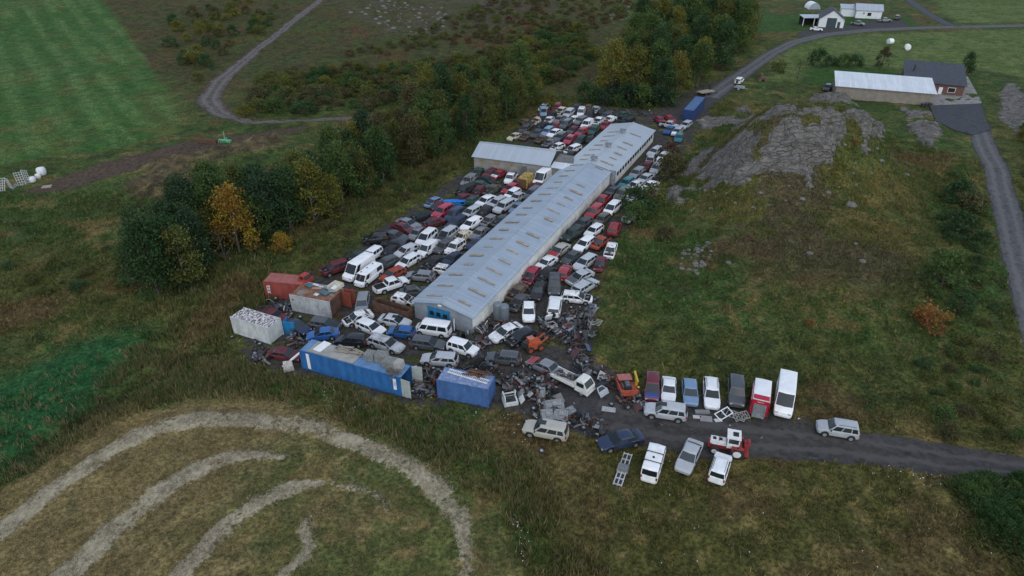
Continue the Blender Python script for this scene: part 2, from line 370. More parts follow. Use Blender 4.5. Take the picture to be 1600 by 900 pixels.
# hill turf: yellow-olive
hill = sstep(.6, 2.2, ZB)*(X > 5)*sstep(200, 175, Y)
tur = mixn(C(.062, .060, .020), C(.045, .058, .018), n2, .42, .62); tur = mixn(tur, C(.098, .078, .030), n3*.4+n1*.6, .52, .70); tur = mixn(tur, C(.062, .050, .034), n4*.7+n3*.3, .48, .62)
c = lay(c, hill*.9, tur)
# lower right pasture: brown-olive
pas = sstep(60, 50, Y)*sstep(2, 8, X)
pc = mixn(C(.058, .058, .020), C(.075, .058, .028), n2, .42, .60); pc = mixn(pc, C(.045, .062, .018), n1, .45, .62); pc = mixn(pc, C(.120, .098, .045), n3, .58, .75)
c = lay(c, pas, pc)
# bank between yard and hay field: straw tussocks
bank = sstep(-2, -8, X)*sstep(70, 60, Y)
bk = mixn(C(.060, .062, .022), C(.115, .095, .045), n2*.5+n3*.5, .42, .62); bk = mixn(bk, C(.040, .058, .020), n1*.5+n2*.5, .48, .58)
c = lay(c, bank*(1-m_hay), bk)
c = lay(c, m_hg*.7, mixn(C(.036, .066, .020), C(.055, .065, .022), n3, .4, .65))
c = lay(c, m_lush, mixn(C(.013, .060, .022), C(.022, .074, .028), n3, .35, .65))
c = lay(c, m_ditch*.7, C(.028, .032, .014))
# striped meadow
dA = np.array(at2(200, 200))-np.array(at2(60, 10)); dA /= np.hypot(*dA)
acr = (X*dA[1]-Y*dA[0]); f1 = sstep(.72, .82, fbm(acr, (X*dA[0]+Y*dA[1])*.04, .55, 2, 66))
st = sstep(.42, .62, .5+.5*np.sin(acr*2*math.pi/7.4+2.2*fbm(X, Y, .03, 2, 61)))*sstep(.25, .6, fbm(X*.5, Y, .09, 3, 62))
mead = mixn(C(.030, .066, .020), C(.062, .068, .028), n2*.5+n1*.5, .45, .62); mead = mead*(1-.5*st[..., None])+C(.080, .118, .062)*.5*st[..., None]
mead = mead*(1-.5*f1[..., None])+C(.10, .13, .075)*.5*f1[..., None]; edge = sstep(.55, .75, fbm(X, Y, .12, 3, 63)); mead = mead*(1-.3*edge[..., None])+C(.050, .095, .050)*.3*edge[..., None]
c = lay(c, m_mead, mead*np.array([.92, 1.12, .80]))
# stubble
along = sum(np.exp(-0*X) for _ in range(1))
stub = mixn(C(.122, .092, .054), C(.062, .068, .028), sstep(-34, -4, X)[..., None]*.5+n2*.6+n1*.35, .52, .86); stub = mixn(stub, C(.120, .092, .050), n3, .55, .75)
dsw = np.minimum(d_line(X, Y, SWW[0][0]), d_line(X, Y, SWW[1][0])*1.0+0); rows = .5+.5*np.sin(dsw*2*math.pi/1.5+2*fbm(X, Y, .3, 2, 81)); stub = stub*(1-.20*(rows*sstep(.35, .6, fbm(X, Y, .15, 2, 82)))[..., None])
c = lay(c, m_hay, stub*np.array([1.30, 1.36, 1.30]))
c = lay(c, m_mown, mixn(C(.056, .088, .026), C(.084, .108, .044), n2*.6+n3*.4, .4, .62))
c = lay(c, m_lawn, C(.026, .062, .015)*(0.8+.4*n2))
c = lay(c, m_leaf, mixn(C(.016, .036, .012), C(.030, .056, .020), n3, .4, .6))
c = lay(c, m_scree*.7, mixn(C(.060, .055, .048), C(.045, .045, .022), n2, .42, .6))
c = lay(c, .8*pm(P_MOUND, 1.5), mixn(C(.060, .048, .034), C(.150, .115, .075), n3, .4, .62))
c = c*np.array([1.16, 1.16, 1.0])
ny, nx = X.shape
idx = np.arange(nx*ny).reshape(ny, nx)
fa = np.stack([idx[:-1, :-1], idx[:-1, 1:], idx[1:, 1:], idx[1:, :-1]], -1).reshape(-1, 4)
gm = bpy.data.meshes.new('ground')
gm.vertices.add(nx*ny); gm.vertices.foreach_set('co', np.stack([X, Y, Z], -1).ravel().astype(np.float32))
gm.loops.add(fa.size); gm.loops.foreach_set('vertex_index', fa.ravel().astype(np.int32))
gm.polygons.add(len(fa)); gm.polygons.foreach_set('loop_start', np.arange(0, fa.size, 4, dtype=np.int32))
gm.polygons.foreach_set('use_smooth', np.ones(len(fa), bool)); gm.update(); gm.validate()
def attr(name, arr):
    a = gm.attributes.new(name, 'FLOAT_COLOR', 'POINT'); a.data.foreach_set('color', arr.reshape(-1, 4).astype(np.float32).ravel())
attr('albedo', np.concatenate([np.clip(c, 0, 1), np.ones(X.shape+(1,))], -1))
attr('surface', np.stack([m_yard, m_rock, np.clip(m_swath, 0, 1), np.clip(np.maximum(m_mead, np.maximum(m_mown, m_lawn)), 0, 1)], -1))
attr('surface_b', np.stack([m_track, m_dirt, m_hay, np.ones(X.shape)], -1))
def zat(x, y):
    """height of the finished ground sheet"""
    j = int(np.clip(np.searchsorted(GX, x)-1, 0, nx-2)); i = int(np.clip(np.searchsorted(GY, y)-1, 0, ny-2))
    tx = (x-GX[j])/(GX[j+1]-GX[j]); ty = (y-GY[i])/(GY[i+1]-GY[i])
    return float((Z[i, j]*(1-tx)+Z[i, j+1]*tx)*(1-ty)+(Z[i+1, j]*(1-tx)+Z[i+1, j+1]*tx)*ty)
def ground_material():
    m, n, l, b = mat_new('ground_cover')
    def at_(nm):
        a = N(n, 'ShaderNodeAttribute'); a.attribute_name = nm; return a
    geo = N(n, 'ShaderNodeNewGeometry')
    def nz(scale, det=4, rough=.6, stretch=None, dist=0.0):
        t = N(n, 'ShaderNodeTexNoise'); t.inputs['Scale'].default_value = scale; t.inputs['Detail'].default_value = det; t.inputs['Roughness'].default_value = rough
        t.inputs['Distortion'].default_value = dist
        src = geo.outputs['Position']
        if stretch:
            mp = N(n, 'ShaderNodeMapping'); mp.inputs['Scale'].default_value = stretch; l.new(src, mp.inputs['Vector']); src = mp.outputs[0]
        l.new(src, t.inputs['Vector']); return t.outputs['Fac']
    def mr(v, a, b_, c_=0.0, d_=1.0):
        t = N(n, 'ShaderNodeMapRange'); t.interpolation_type = 'SMOOTHSTEP'
        for k, val in zip(('From Min', 'From Max', 'To Min', 'To Max'), (a, b_, c_, d_)): t.inputs[k].default_value = val
        l.new(v, t.inputs['Value']); return t.outputs['Result']
    def math_(op, a, b_):
        t = N(n, 'ShaderNodeMath', operation=op)
        for s_, v in zip(t.inputs, (a, b_)):
            if isinstance(v, (int, float)): s_.default_value = v
            else: l.new(v, s_)
        return t.outputs[0]
    A = at_('albedo'); S = at_('surface'); T = at_('surface_b')
    s1 = N(n, 'ShaderNodeSeparateColor'); l.new(S.outputs['Color'], s1.inputs[0])
    s2 = N(n, 'ShaderNodeSeparateColor'); l.new(T.outputs['Color'], s2.inputs[0])
    fine = nz(2.4, 6, .72); fine2 = nz(9, 4, .7); tuft = nz(1.1, 5, .7, (1.0, 1.0, 1.0), 1.2)
    # turf: light and dark tufts, straw flecks
    g = mixc(n, l, mr(fine, .34, .66), (.45, .47, .42), (1.55, 1.5, 1.45))
    col = mixc(n, l, 1.0, A.outputs['Color'], g, 'MULTIPLY')
    g2 = mixc(n, l, mr(nz(.42, 7, .74, (1, 1, 1), .8), .30, .70), (.50, .54, .50), (1.42, 1.36, 1.28)); col = mixc(n, l, 1.0, col, g2, 'MULTIPLY')
    col = mixc(n, l, mr(tuft, .56, .70, 0, .5), col, (.030, .042, .016))
    fl = math_('MULTIPLY', mr(fine2, .62, .74, 0, .55), math_('SUBTRACT', 1.0, S.outputs['Alpha']))
    col = mixc(n, l, fl, col, (.150, .125, .066))
    # stubble rows and pale swaths
    sw = mr(math_('ADD', s1.outputs[2], mr(nz(1.5, 6, .75), .3, .7, -.42, .42)), .34, .66)
    hayc = mixc(n, l, mr(nz(3.2, 6, .7, (1, .5, 1)), .3, .7), (.23, .195, .125), (.41, .355, .25))
    col = mixc(n, l, sw, col, hayc)
    # yard: oily dirt with weeds
    yd = mr(math_('ADD', s1.outputs[0], mr(nz(.35, 5, .65), .40, .60, -.66, .40)), .38, .60)
    dirt = mixc(n, l, mr(nz(1.3, 6, .7), .3, .7), (.026, .024, .022), (.072, .066, .060))
    dirt = mixc(n, l, mr(nz(6, 4, .7), .60, .72, 0, .6), dirt, (.12, .115, .11))
    col = mixc(n, l, yd, col, dirt)
    # tracks and roads
    tr = mr(math_('ADD', s2.outputs[0], mr(fine, .3, .7, -.3, .3)), .40, .60)
    grav = mixc(n, l, mr(nz(1.0, 7, .75), .3, .7), (.036, .035, .036), (.070, .068, .069))
    grav = mixc(n, l, mr(nz(.6, 4, .6, (1, 1, 1), 1.0), .58, .68, 0, .7), grav, (.034, .033, .033))
    col = mixc(n, l, tr, col, grav)
    dr = mr(math_('ADD', s2.outputs[1], mr(fine, .3, .7, -.35, .35)), .40, .66)
    soil = mixc(n, l, mr(nz(1.5, 6, .7), .3, .7), (.046, .031, .022), (.100, .074, .054))
    col = mixc(n, l, dr, col, soil)
    # rock with lichen and cracks
    rk = mr(math_('ADD', s1.outputs[1], mr(nz(.9, 5, .65), .3, .7, -.34, .34)), .36, .50)
    vo = N(n, 'ShaderNodeTexVoronoi', feature='DISTANCE_TO_EDGE'); vo.inputs['Scale'].default_value = .55
    mp = N(n, 'ShaderNodeMapping'); mp.inputs['Rotation'].default_value = (0, 0, .5); mp.inputs['Scale'].default_value = (.55, 1.9, 1.6)
    ad = N(n, 'ShaderNodeVectorMath', operation='ADD'); nv = N(n, 'ShaderNodeTexNoise'); nv.inputs['Scale'].default_value = .45; nv.inputs['Detail'].default_value = 4
    l.new(geo.outputs['Position'], nv.inputs['Vector']); l.new(geo.outputs['Position'], ad.inputs[0]); l.new(nv.outputs['Color'], ad.inputs[1])
    l.new(ad.outputs[0], mp.inputs[0]); l.new(mp.outputs[0], vo.inputs['Vector'])
    crack = mr(vo.outputs['Distance'], .0, .07)
    rc = mixc(n, l, mr(nz(.8, 8, .72), .32, .68), (.108, .099, .086), (.235, .220, .200))
    rc = mixc(n, l, mr(nz(2.6, 5, .7), .58, .72, 0, .4), rc, (.26, .255, .24))
    rc = mixc(n, l, mr(nz(.35, 4, .6), .55, .66, 0, .6), rc, (.085, .078, .058))
    ck = math_('MULTIPLY', math_('SUBTRACT', 1.0, crack), mr(nz(.5, 4, .6), .44, .60, 0, .7)); rc = mixc(n, l, ck, rc, (.055, .052, .042)); rc = mixc(n, l, mr(nz(.9, 6, .75, (1.6, .55, 1.0), 1.5), .55, .62, 0, .7), rc, (.060, .055, .044))
    col = mixc(n, l, rk, col, rc)
    l.new(col, b.inputs['Base Color']); b.inputs['Roughness'].default_value = .95; b.inputs['Specular IOR Level'].default_value = .15
    hgt_ = math_('ADD', math_('MULTIPLY', fine, .5), math_('MULTIPLY', tuft, .5))
    hgt_ = math_('ADD', hgt_, math_('MULTIPLY', rk, math_('MULTIPLY', math_('MULTIPLY', nz(1.6, 6, .7), crack), 2.4)))
    flat = math_('MAXIMUM', S.outputs['Alpha'], math_('MAXIMUM', tr, yd))
    bp = N(n, 'ShaderNodeBump'); bp.inputs['Distance'].default_value = .35
    l.new(mr(flat, 0, 1, .85, .25), bp.inputs['Strength']); l.new(hgt_, bp.inputs['Height']); l.new(bp.outputs[0], b.inputs['Normal'])
    return m
gm.materials.append(ground_material())
tag(ob('ground', gm), kind='structure')
# road surfaces: sheets a few centimetres proud of the ground, with ragged edges
def road_mat(name, lo, hi, dark):
    m, n, l, b = mat_new(name)
    c_ = mixc(n, l, noise_fac(n, l, 1.2, .3, .7, det=7), lo, hi)
    c_ = mixc(n, l, noise_fac(n, l, .5, .56, .68, det=5), c_, dark)
    c_ = mixc(n, l, noise_fac(n, l, 7, .62, .75, det=4), c_, tuple(min(1, k*1.7) for k in hi))
    aa = N(n, 'ShaderNodeAttribute'); aa.attribute_name = 'across'
    ad = N(n, 'ShaderNodeMath', operation='ADD'); l.new(aa.outputs['Fac'], ad.inputs[0])
    nf = N(n, 'ShaderNodeMath', operation='MULTIPLY'); nf.inputs[1].default_value = .25; l.new(noise_fac(n, l, .9, .3, .7, det=3), nf.inputs[0]); l.new(nf.outputs[0], ad.inputs[1])
    def ram(lo_, hi_, a_, b_):
        q = N(n, 'ShaderNodeMapRange'); q.interpolation_type = 'SMOOTHSTEP'
        for k_, v_ in zip(('From Min', 'From Max', 'To Min', 'To Max'), (lo_, hi_, a_, b_)): q.inputs[k_].default_value = v_
        l.new(ad.outputs[0], q.inputs['Value']); return q.outputs['Result']
    pr = N(n, 'ShaderNodeMath', operation='MULTIPLY'); l.new(ram(.30, .52, 0, .75), pr.inputs[0]); l.new(ram(.62, .90, 1, 0), pr.inputs[1])
    c_ = mixc(n, l, pr.outputs[0], c_, tuple(min(1, k*1.28) for k in hi))
    vg = N(n, 'ShaderNodeMath', operation='MULTIPLY'); l.new(ram(.22, .05, 0, .5), vg.inputs[0]); l.new(noise_fac(n, l, .35, .5, .6, det=4), vg.inputs[1])
    c_ = mixc(n, l, vg.outputs[0], c_, (.05, .052, .03))
    l.new(c_, b.inputs['Base Color']); b.inputs['Roughness'].default_value = .9; b.inputs['Specular IOR Level'].default_value = .2
    return m
TRK = road_mat('dark_track_gravel', (.036, .033, .031), (.064, .059, .055), (.025, .023, .022))
GRV = road_mat('pale_road_gravel', (.064, .062, .062), (.100, .098, .098), (.050, .048, .048))
SOIL = road_mat('brown_track_soil', (.060, .052, .046), (.115, .102, .092), (.045, .038, .032))
TAR = road_mat('worn_tarmac', (.040, .044, .051), (.060, .066, .076), (.034, .037, .042))
CONC = road_mat('pale_concrete', (.17, .16, .15), (.26, .25, .24), (.15, .14, .13))
def road(name, line, wid, mt, lift=.035, rag=.13):
    pts = []; ws = []
    wid = wid if isinstance(wid, list) else [wid]*len(line)
    for i in range(len(line)-1):
        a, b = line[i], line[i+1]; k = max(2, int(math.hypot(b[0]-a[0], b[1]-a[1])/.7))
        for q in range(k): t = q/k; pts.append((a[0]+(b[0]-a[0])*t, a[1]+(b[1]-a[1])*t)); ws.append(wid[i]+(wid[i+1]-wid[i])*t)
    pts.append(line[-1]); ws.append(wid[-1])
    P = np.array(pts)
    for _ in range(6): P[1:-1] = (P[:-2]+2*P[1:-1]+P[2:])/4
    tg = np.gradient(P, axis=0); tg /= np.hypot(tg[:, 0], tg[:, 1])[:, None]; nr = np.stack([-tg[:, 1], tg[:, 0]], -1)
    rows = 9; vs = []
    for i in range(len(P)):
        jl = (float(fbm(P[i, 0], P[i, 1], .6, 3, 71))-.5)*2*rag*2; jr = (float(fbm(P[i, 0], P[i, 1], .6, 3, 72))-.5)*2*rag*2
        for k in range(rows):
            t = -1+2*k/(rows-1); o = t*ws[i]+(jl*max(0, -t)+jr*max(0, t))
            x, y = P[i]+nr[i]*o; vs.append((x, y, zat(x, y)+lift*(1-.9*abs(t)**6)))
    fs = [(i*rows+k, i*rows+k+1, (i+1)*rows+k+1, (i+1)*rows+k) for i in range(len(P)-1) for k in range(rows-1)]
    mb = MB().add(vs, fs); me = mb.mesh(name, mt, 60); aa = me.attributes.new('across', 'FLOAT', 'POINT'); aa.data.foreach_set('value', np.tile(np.abs(np.linspace(-1, 1, rows)), len(P)).astype(np.float32)); o = ob(name, me); tag(o, kind='structure'); return o
road('gravel_track', L_TRACK[1:], [3.4, 2.9, 2.7, 2.2, 2.0, 1.95, 1.95], TRK, rag=.4)
road('farm_road', L_FARM, 2.1, GRV)
road('main_road', L_ROAD[1:], [2.4, 2.2, 2.1, 2.1, 2.3, 2.4, 2.2, 2.2, 2.2], GRV)
road('side_lane', L_LANE, 1.7, TAR, .06)
road('dirt_track', L_DIRT, [1.5, 1.5, 1.5, 1.6, 2.2, 2.6, 2.0, 1.0], SOIL, .05, .4)
road('earth_track', L_DIRT2, [.9, 1.1, 1.1, 1.0, .7], SOIL, .05, .3)
def sheet(name, poly, mt, lift):
    cx = sum(p[0] for p in poly)/len(poly); cy = sum(p[1] for p in poly)/len(poly); z = max(zat(*p) for p in poly+[(cx, cy)])+lift
    vs = [(p[0], p[1], z) for p in poly]+[(p[0], p[1], z-1.2) for p in poly]; n_ = len(poly)
    o = ob(name, MB().add(vs, [tuple(range(n_))]+[(i, (i+1) % n_, n_+(i+1) % n_, n_+i) for i in range(n_)]).mesh(name, mt)); tag(o, kind='structure'); return z
sheet('tarmac_forecourt', P_FORE, TAR, .03)
sheet('concrete_path', W2([(1452, 150), (1500, 118), (1512, 120), (1534, 160), (1531, 163), (1452, 166)]), CONC, .06)
# ------------------------------------------------------------------ vehicles
# L, W, H, floor, wheel radius, front/rear overhang, lid profile [(from front, z)], belt z, cowl, screen top, roof rear, rear base (from front), side pillars
VT = {
 'saloon_car':   (4.50, 1.74, 1.42, .22, .31, .85, 1.00, [(0, .60), (.08, .70), (.5, .80), (1.25, .92), (3.9, .98), (4.35, .96), (4.46, .86), (4.5, .70)], 1.15, 2.02, 3.30, 3.92, (.50,)),
 'hatchback':    (3.95, 1.68, 1.44, .22, .30, .78, .68, [(0, .60), (.08, .72), (.4, .82), (1.0, .94), (3.6, 1.0), (3.88, .96), (3.95, .72)], .92, 1.78, 3.35, 3.84, (.48,)),
 'estate_car':   (4.55, 1.73, 1.47, .22, .31, .85, .95, [(0, .60), (.08, .70), (.5, .80), (1.25, .92), (4.2, .98), (4.48, .95), (4.55, .70)], 1.15, 2.0, 4.10, 4.48, (.38, .70)),
 'off_road_car': (4.40, 1.80, 1.75, .36, .37, .80, .85, [(0, .72), (.08, .90), (.4, 1.0), (1.2, 1.08), (4.1, 1.12), (4.34, 1.08), (4.4, .75)], 1.12, 1.78, 4.10, 4.33, (.38, .72)),
 'people_carrier': (4.40, 1.78, 1.70, .24, .32, .85, .80, [(0, .62), (.08, .76), (.35, .88), (.95, 1.0), (4.1, 1.05), (4.34, 1.0), (4.4, .72)], .85, 1.85, 4.0, 4.33, (.38, .72)),
 'van':          (4.70, 1.72, 1.95, .26, .31, .80, .95, [(0, .60), (.06, .84), (.30, .98), (.5, 1.05), (4.5, 1.08), (4.65, 1.04), (4.7, .72)], .42, 1.05, 4.50, 4.64, (.28, .64)),
 'small_van':    (4.10, 1.68, 1.80, .24, .30, .80, .80, [(0, .60), (.08, .76), (.4, .88), (1.0, 1.0), (3.9, 1.04), (4.05, 1.0), (4.1, .72)], .95, 1.65, 3.95, 4.05, (.34,)),
 'panel_van':    (5.60, 1.95, 2.55, .30, .34, .95, 1.10, [(0, .66), (.08, .94), (.4, 1.08), (.8, 1.22), (5.4, 1.28), (5.55, 1.2), (5.6, .8)], .75, 1.62, 5.45, 5.56, (.24,)),
 'pickup_truck': (5.00, 1.76, 1.74, .34, .36, .82, 1.10, [(0, .68), (.08, .86), (.4, .98), (1.25, 1.06), (3.4, 1.08), (4.92, 1.06), (5.0, .75)], 1.15, 1.80, 3.02, 3.30, (.50,)),
}
def vehicle_template(kind):
    L, W, Hh, zb, r, fo, ro, prof, cowl, sct, rre, rba, pill = VT[kind]
    hw = W/2; xf = L/2; big = kind in ('panel_van', 'van')
    F = lambda d: xf-d                                    # distance from the front -> x
    px_ = [xf-d for d, z in prof][::-1]; pz = [z for d, z in prof][::-1]
    top = lambda x: float(np.interp(x, px_, pz))
    e = np.interp
    wid = lambda x: hw*float(e(min(x+xf, xf-x), [0, .06, .2, .5, 1.0], [.80, .88, .945, .985, 1.0]))
    ax = [xf-fo, -xf+ro]; Rr = r+.075
    xs = {xf, xf-.06, xf-.2, xf-.4, -xf, -xf+.06, -xf+.2, F(cowl), F(cowl)+.02, 0.0, -.5, .5}
    for a in ax:
        for k in (-1.0, -.97, -.75, -.4, 0, .4, .75, .97, 1.0): xs.add(a+k*Rr)
    h0, h1 = F(.24), F(cowl)+.06                          # bonnet opening
    xs |= {h0, h0-.02, h1, h1+.02}
    bed = kind == 'pickup_truck'; b0, b1 = -xf+.12, F(rba)-.12
    if bed: xs |= {b0, b0+.02, b1, b1-.02}
    xs = sorted(x for x in xs if -xf-1e-6 <= x <= xf+1e-6)
    xs = [x for i, x in enumerate(xs) if i == 0 or x-xs[i-1] > 1e-4]
    def bot(x):
        for a in ax:
            d = abs(x-a)
            if d < Rr*.99: return max(zb, r+math.sqrt(max(0, Rr*Rr-d*d))*.97)
        return zb+.04*float(e(min(x+xf, xf-x), [0, .5], [1.5, 0]))
    mb = MB(); rings = []
    for x in xs:
        b, t, w_ = bot(x), top(x), wid(x)
        low = h1-1e-4 <= x <= h0-.02+1e-4 and not big
        bd = bed and b0+.02-1e-4 <= x <= b1-.02+1e-4
        dz = -.26 if low else (-.46 if bd else 0)
        half = [(w_*.90, b), (w_*.985, b+.07), (w_, b+(t-b)*.55), (w_*.985, b+(t-b)*.86), (w_*.935, t-.015), (w_*.86, t), (w_*.845, t+dz), (w_*.45, t+.018+dz), (0, t+.024+dz)]
        ring = [(x, y, z) for y, z in half]+[(x, -y, z) for y, z in half[-2::-1]]
        rings.append(ring)
    n = len(rings[0]); vs = [p for rg in rings for p in rg]; fs = []; ms = []
    for i in range(len(xs)-1):
        xm = (xs[i]+xs[i+1])/2
        for k in range(n-1):
            fs.append((i*n+k, (i+1)*n+k, (i+1)*n+k+1, i*n+k+1))
            inner = 5 <= k <= n-7
            dark = (inner and not big and h1 < xm < h0) or k in (0, n-2)
            ms.append(2 if (bed and inner and b0 < xm < b1) else 1 if dark else 0)
    fs += [tuple(range(n)), tuple((len(xs)-1)*n+k for k in range(n))]; ms += [0, 0]
    o = len(mb.v); mb.v += vs; mb.f += [tuple(q+o for q in f) for f in fs]; mb.m += ms
    mb.box((0, 0, zb+.12), (L-.5, W*.70, .2), 1)          # underbody
    if not big: mb.box((F(.72), 0, .66), (.5, .55, .22), 1); mb.box((F(.6), .3, .72), (.25, .3, .14), 3); mb.box((F(.85), -.15, .70), (.4, .25, .12), 3)
    # greenhouse
    zt = lambda x: top(x)-.03
    wb = hw*.925; wr = hw*(.90 if big else .78)
    bx0, bx1, tx0, tx1 = F(cowl), F(rba), F(sct), F(rre)
    def ring8(xf_, xr_, zf, zr, y, bulge):
        xm = (xf_+xr_)/2; zm = (zf+zr)/2
        return [(xf_, y, zf), (xf_+bulge, 0, zf), (xf_, -y, zf), (xm, -y*1.01, zm), (xr_, -y, zr), (xr_-bulge*.6, 0, zr), (xr_, y, zr), (xm, y*1.01, zm)]
    l0 = ring8(bx0, bx1, zt(bx0), zt(bx1), wb, .10); l1 = ring8(tx0, tx1, Hh-.08, Hh-.08, wr, .08)
    l2 = ring8(tx0-.13, tx1+.10, Hh-.015, Hh-.02, wr-.10, .07); l3 = ring8(tx0-.5, tx1+.4, Hh, Hh, wr-.4, .04)
    o = len(mb.v); mb.v += l0+l1+l2+l3
    for j in range(3):
        for k in range(8): mb.f.append((o+j*8+k, o+j*8+(k+1) % 8, o+(j+1)*8+(k+1) % 8, o+(j+1)*8+k)); mb.m.append(0)
    mb.f.append(tuple(o+24+k for k in range(8))); mb.m.append(0)
    def pan(q, u0, u1, v0, v1, off):
        a, b_, c_, d_ = map(Vector, q)                    # bottom a->b, top d->c
        P = lambda u, v: (a*(1-u)+b_*u)*(1-v)+(d_*(1-u)+c_*u)*v
        nn = (b_-a).cross(d_-a).normalized()
        ctr = (a+b_+c_+d_)/4; 
        if nn.dot(ctr-Vector((0, 0, .9))) < 0: nn = -nn
        return [P(u0, v0)+nn*off, P(u1, v0)+nn*off, P(u1, v1)+nn*off, P(u0, v1)+nn*off]
    wins = []
    def win(name, quads, skip_open=False):
        g = MB()
        for q, u0, u1, v0, v1 in quads:
            g.quad(*pan(q, u0, u1, v0, v1, .012))
            mb.quad(*pan(q, u0+.01, u1-.01, v0+.01, v1-.01, .005), m=1)
        wins.append((name, g))
    win('windscreen', [((l0[0], l0[1], l1[1], l1[0]), .07, 1, .05, .93), ((l0[1], l0[2], l1[2], l1[1]), 0, .93, .05, .93)])
    if kind != 'pickup_truck' or True:
        win('rear_window', [((l0[4], l0[5], l1[5], l1[4]), .10, 1, (.22 if kind not in ('saloon_car',) else .06), .92), ((l0[5], l0[6], l1[6], l1[5]), 0, .90, (.22 if kind not in ('saloon_car',) else .06), .92)])
    cuts = [0.0]+list(pill)+[1.0]
    for sgn in (1, -1):
        q = (l0[0], l0[6], l1[6], l1[0]) if sgn > 0 else (l0[2], l0[4], l1[4], l1[2])
        for k in range(len(cuts)-1):
            if kind in ('panel_van',) and k > 0: continue
            if kind == 'small_van' and k > 0: continue
            u0, u1 = cuts[k]+(.055 if k == 0 else .018), cuts[k+1]-(.06 if k == len(cuts)-2 else .018)
            win('side_window', [(q, u0, u1, .12, .88)])
    T = dict(kind=kind, L=L, W=W, H=Hh, r=r, parts=[])
    def part(name, mbuild, mats, role='', loc=(0, 0, 0), parent=None, sm=30):
        me = mbuild if isinstance(mbuild, bpy.types.Mesh) else mbuild.mesh(kind+'_'+name, mats, sm)
        T['parts'].append(dict(name=name, me=me, role=role, loc=loc, parent=parent)); return len(T['parts'])-1
    part('body', mb, [PAINT, DARK, PLAST, STEEL], 'paint')
    if not big:                                           # bonnet: a lid over the engine bay
        bo = MB(); xs2 = [h1-.03, (h0+h1)/2+.2, (h0+h1)/2-.2, h0+.03]; rows = []
        for x in sorted(xs2):
            w_ = wid(x)*.875; t = top(x)+.022; rows.append([(x, w_, t-.03), (x, w_, t), (x, w_*.5, t+.02), (x, 0, t+.026), (x, -w_*.5, t+.02), (x, -w_, t), (x, -w_, t-.03)])
        vv = [p for q in rows for p in q]; bo.add(vv, [(i*7+k, (i+1)*7+k, (i+1)*7+k+1, i*7+k+1) for i in range(3) for k in range(6)]); bo.f.append((6, 5, 4, 3, 2, 1, 0)); bo.m.append(0); bo.f.append(tuple(21+k for k in range(7))); bo.m.append(0)
        part('bonnet', bo, [PAINT], 'bonnet')
    for nm, g in wins:
        me_ = g.mesh(kind+'_'+nm, [GLASS])
        if nm in ('windscreen', 'rear_window'):
            b2 = bmesh.new(); b2.from_mesh(me_); bmesh.ops.remove_doubles(b2, verts=b2.verts, dist=.05); b2.to_mesh(me_); b2.free()
            me_.polygons.foreach_set('use_smooth', [True]*len(me_.polygons))
        part(nm, me_, None, 'glass')
    zl = top(F(.15))-.13
    for s in (1, -1):
        hl = MB().box((F(.13), s*hw*.66, zl), (.24, .34, .13), 0, rz=s*-.22); part('headlight', hl, [LAMP], 'lamp', sm=0)
        tall = kind in ('estate_car', 'off_road_car', 'people_carrier', 'van', 'panel_van', 'hatchback', 'small_van')
        tl = MB().box((-xf+.09, s*hw*.83, top(-xf+.1)-(.12 if tall else .14)), (.14, .15, .34 if tall else .16)); part('tail_lamp', tl, [TAIL], 'lamp', sm=0)
    for s, nm in ((1, 'front'), (-1, 'rear')):
        bu = MB(); zz = zb+.24; y0 = hw*.86
        pts = [(s*(xf-.28), y0+.08), (s*(xf-.02), y0-.06), (s*(xf+.05), y0*.5), (s*(xf+.06), 0), (s*(xf+.05), -y0*.5), (s*(xf-.02), -y0+.06), (s*(xf-.28), -y0-.08)]
        vv = [(x, y, zz+dz) for x, y in pts for dz in (-.12, .02, .10)]; bu.add(vv, [(i*3+k, (i+1)*3+k, (i+1)*3+k+1, i*3+k+1) for i in range(6) for k in range(2)])
        bu.add([(x, y, zz+.10) for x, y in pts]+[(x-s*.12, y, zz+.10) for x, y in pts], [(i, i+1, 8+i, 7+i) for i in range(6)])
        part('bumper', bu, [PAINT], 'bumper')
    pl = MB().box((-xf-.055, 0, zb+.33), (.02, .5, .11)); part('number_plate', pl, [WHITEP], 'small', sm=0)
    for s in (1, -1):
        mi = MB().box((F(cowl)-.18, s*(hw+.08), top(F(cowl))+.08), (.12, .2, .13)); part('wing_mirror', mi, [PLAST], 'small', sm=0)
    wh = MB().lathe([(-.10, r*.62), (-.10, r*.92), (-.07, r), (.07, r), (.10, r*.92), (.10, r*.62)], n=16).mesh(kind+'_wheel', TYRE, 40)
    rm_ = MB(); rm_.lathe([(-.11, r*.60), (-.085, r*.52), (-.085, .03)], n=10); 
    for k in range(10): rm_.m[10+k] = k % 2
    rm_.lathe([(.11, r*.60), (.085, r*.52), (.085, .03)], n=10)
    for k in range(10): rm_.m[-12+k] = k % 2
    rm = rm_.mesh(kind+'_rim', [RIMM, PLAST])
    for a in ax:
        for s in (1, -1):
            wi = part('wheel', wh, None, 'wheel', (a, s*(hw-.13), r)); part('rim', rm, None, 'rim', (0, 0, 0), wi)
    if kind in ('off_road_car', 'estate_car'):
        for s in (1, -1):
            rr = MB().path([(tx0-.25, s*(wr-.1), Hh+.0), (tx0-.4, s*(wr-.1), Hh+.05), (tx1+.4, s*(wr-.1), Hh+.05), (tx1+.25, s*(wr-.1), Hh)], .022, 0, 5); part('roof_rail', rr, [PLAST], 'rail', sm=0)
    return T
TPL = {k: vehicle_template(k) for k in VT}
SUNROOF = MB().box((0, 0, 0), (.75, .62, .03)).mesh('sunroof_panel', GLASS)
SPARE = MB().lathe([(-.10, .2), (-.10, .33), (-.06, .36), (.06, .36), (.10, .33), (.10, .2)], 'X', 14).mesh('spare_tyre', TYRE, 40)
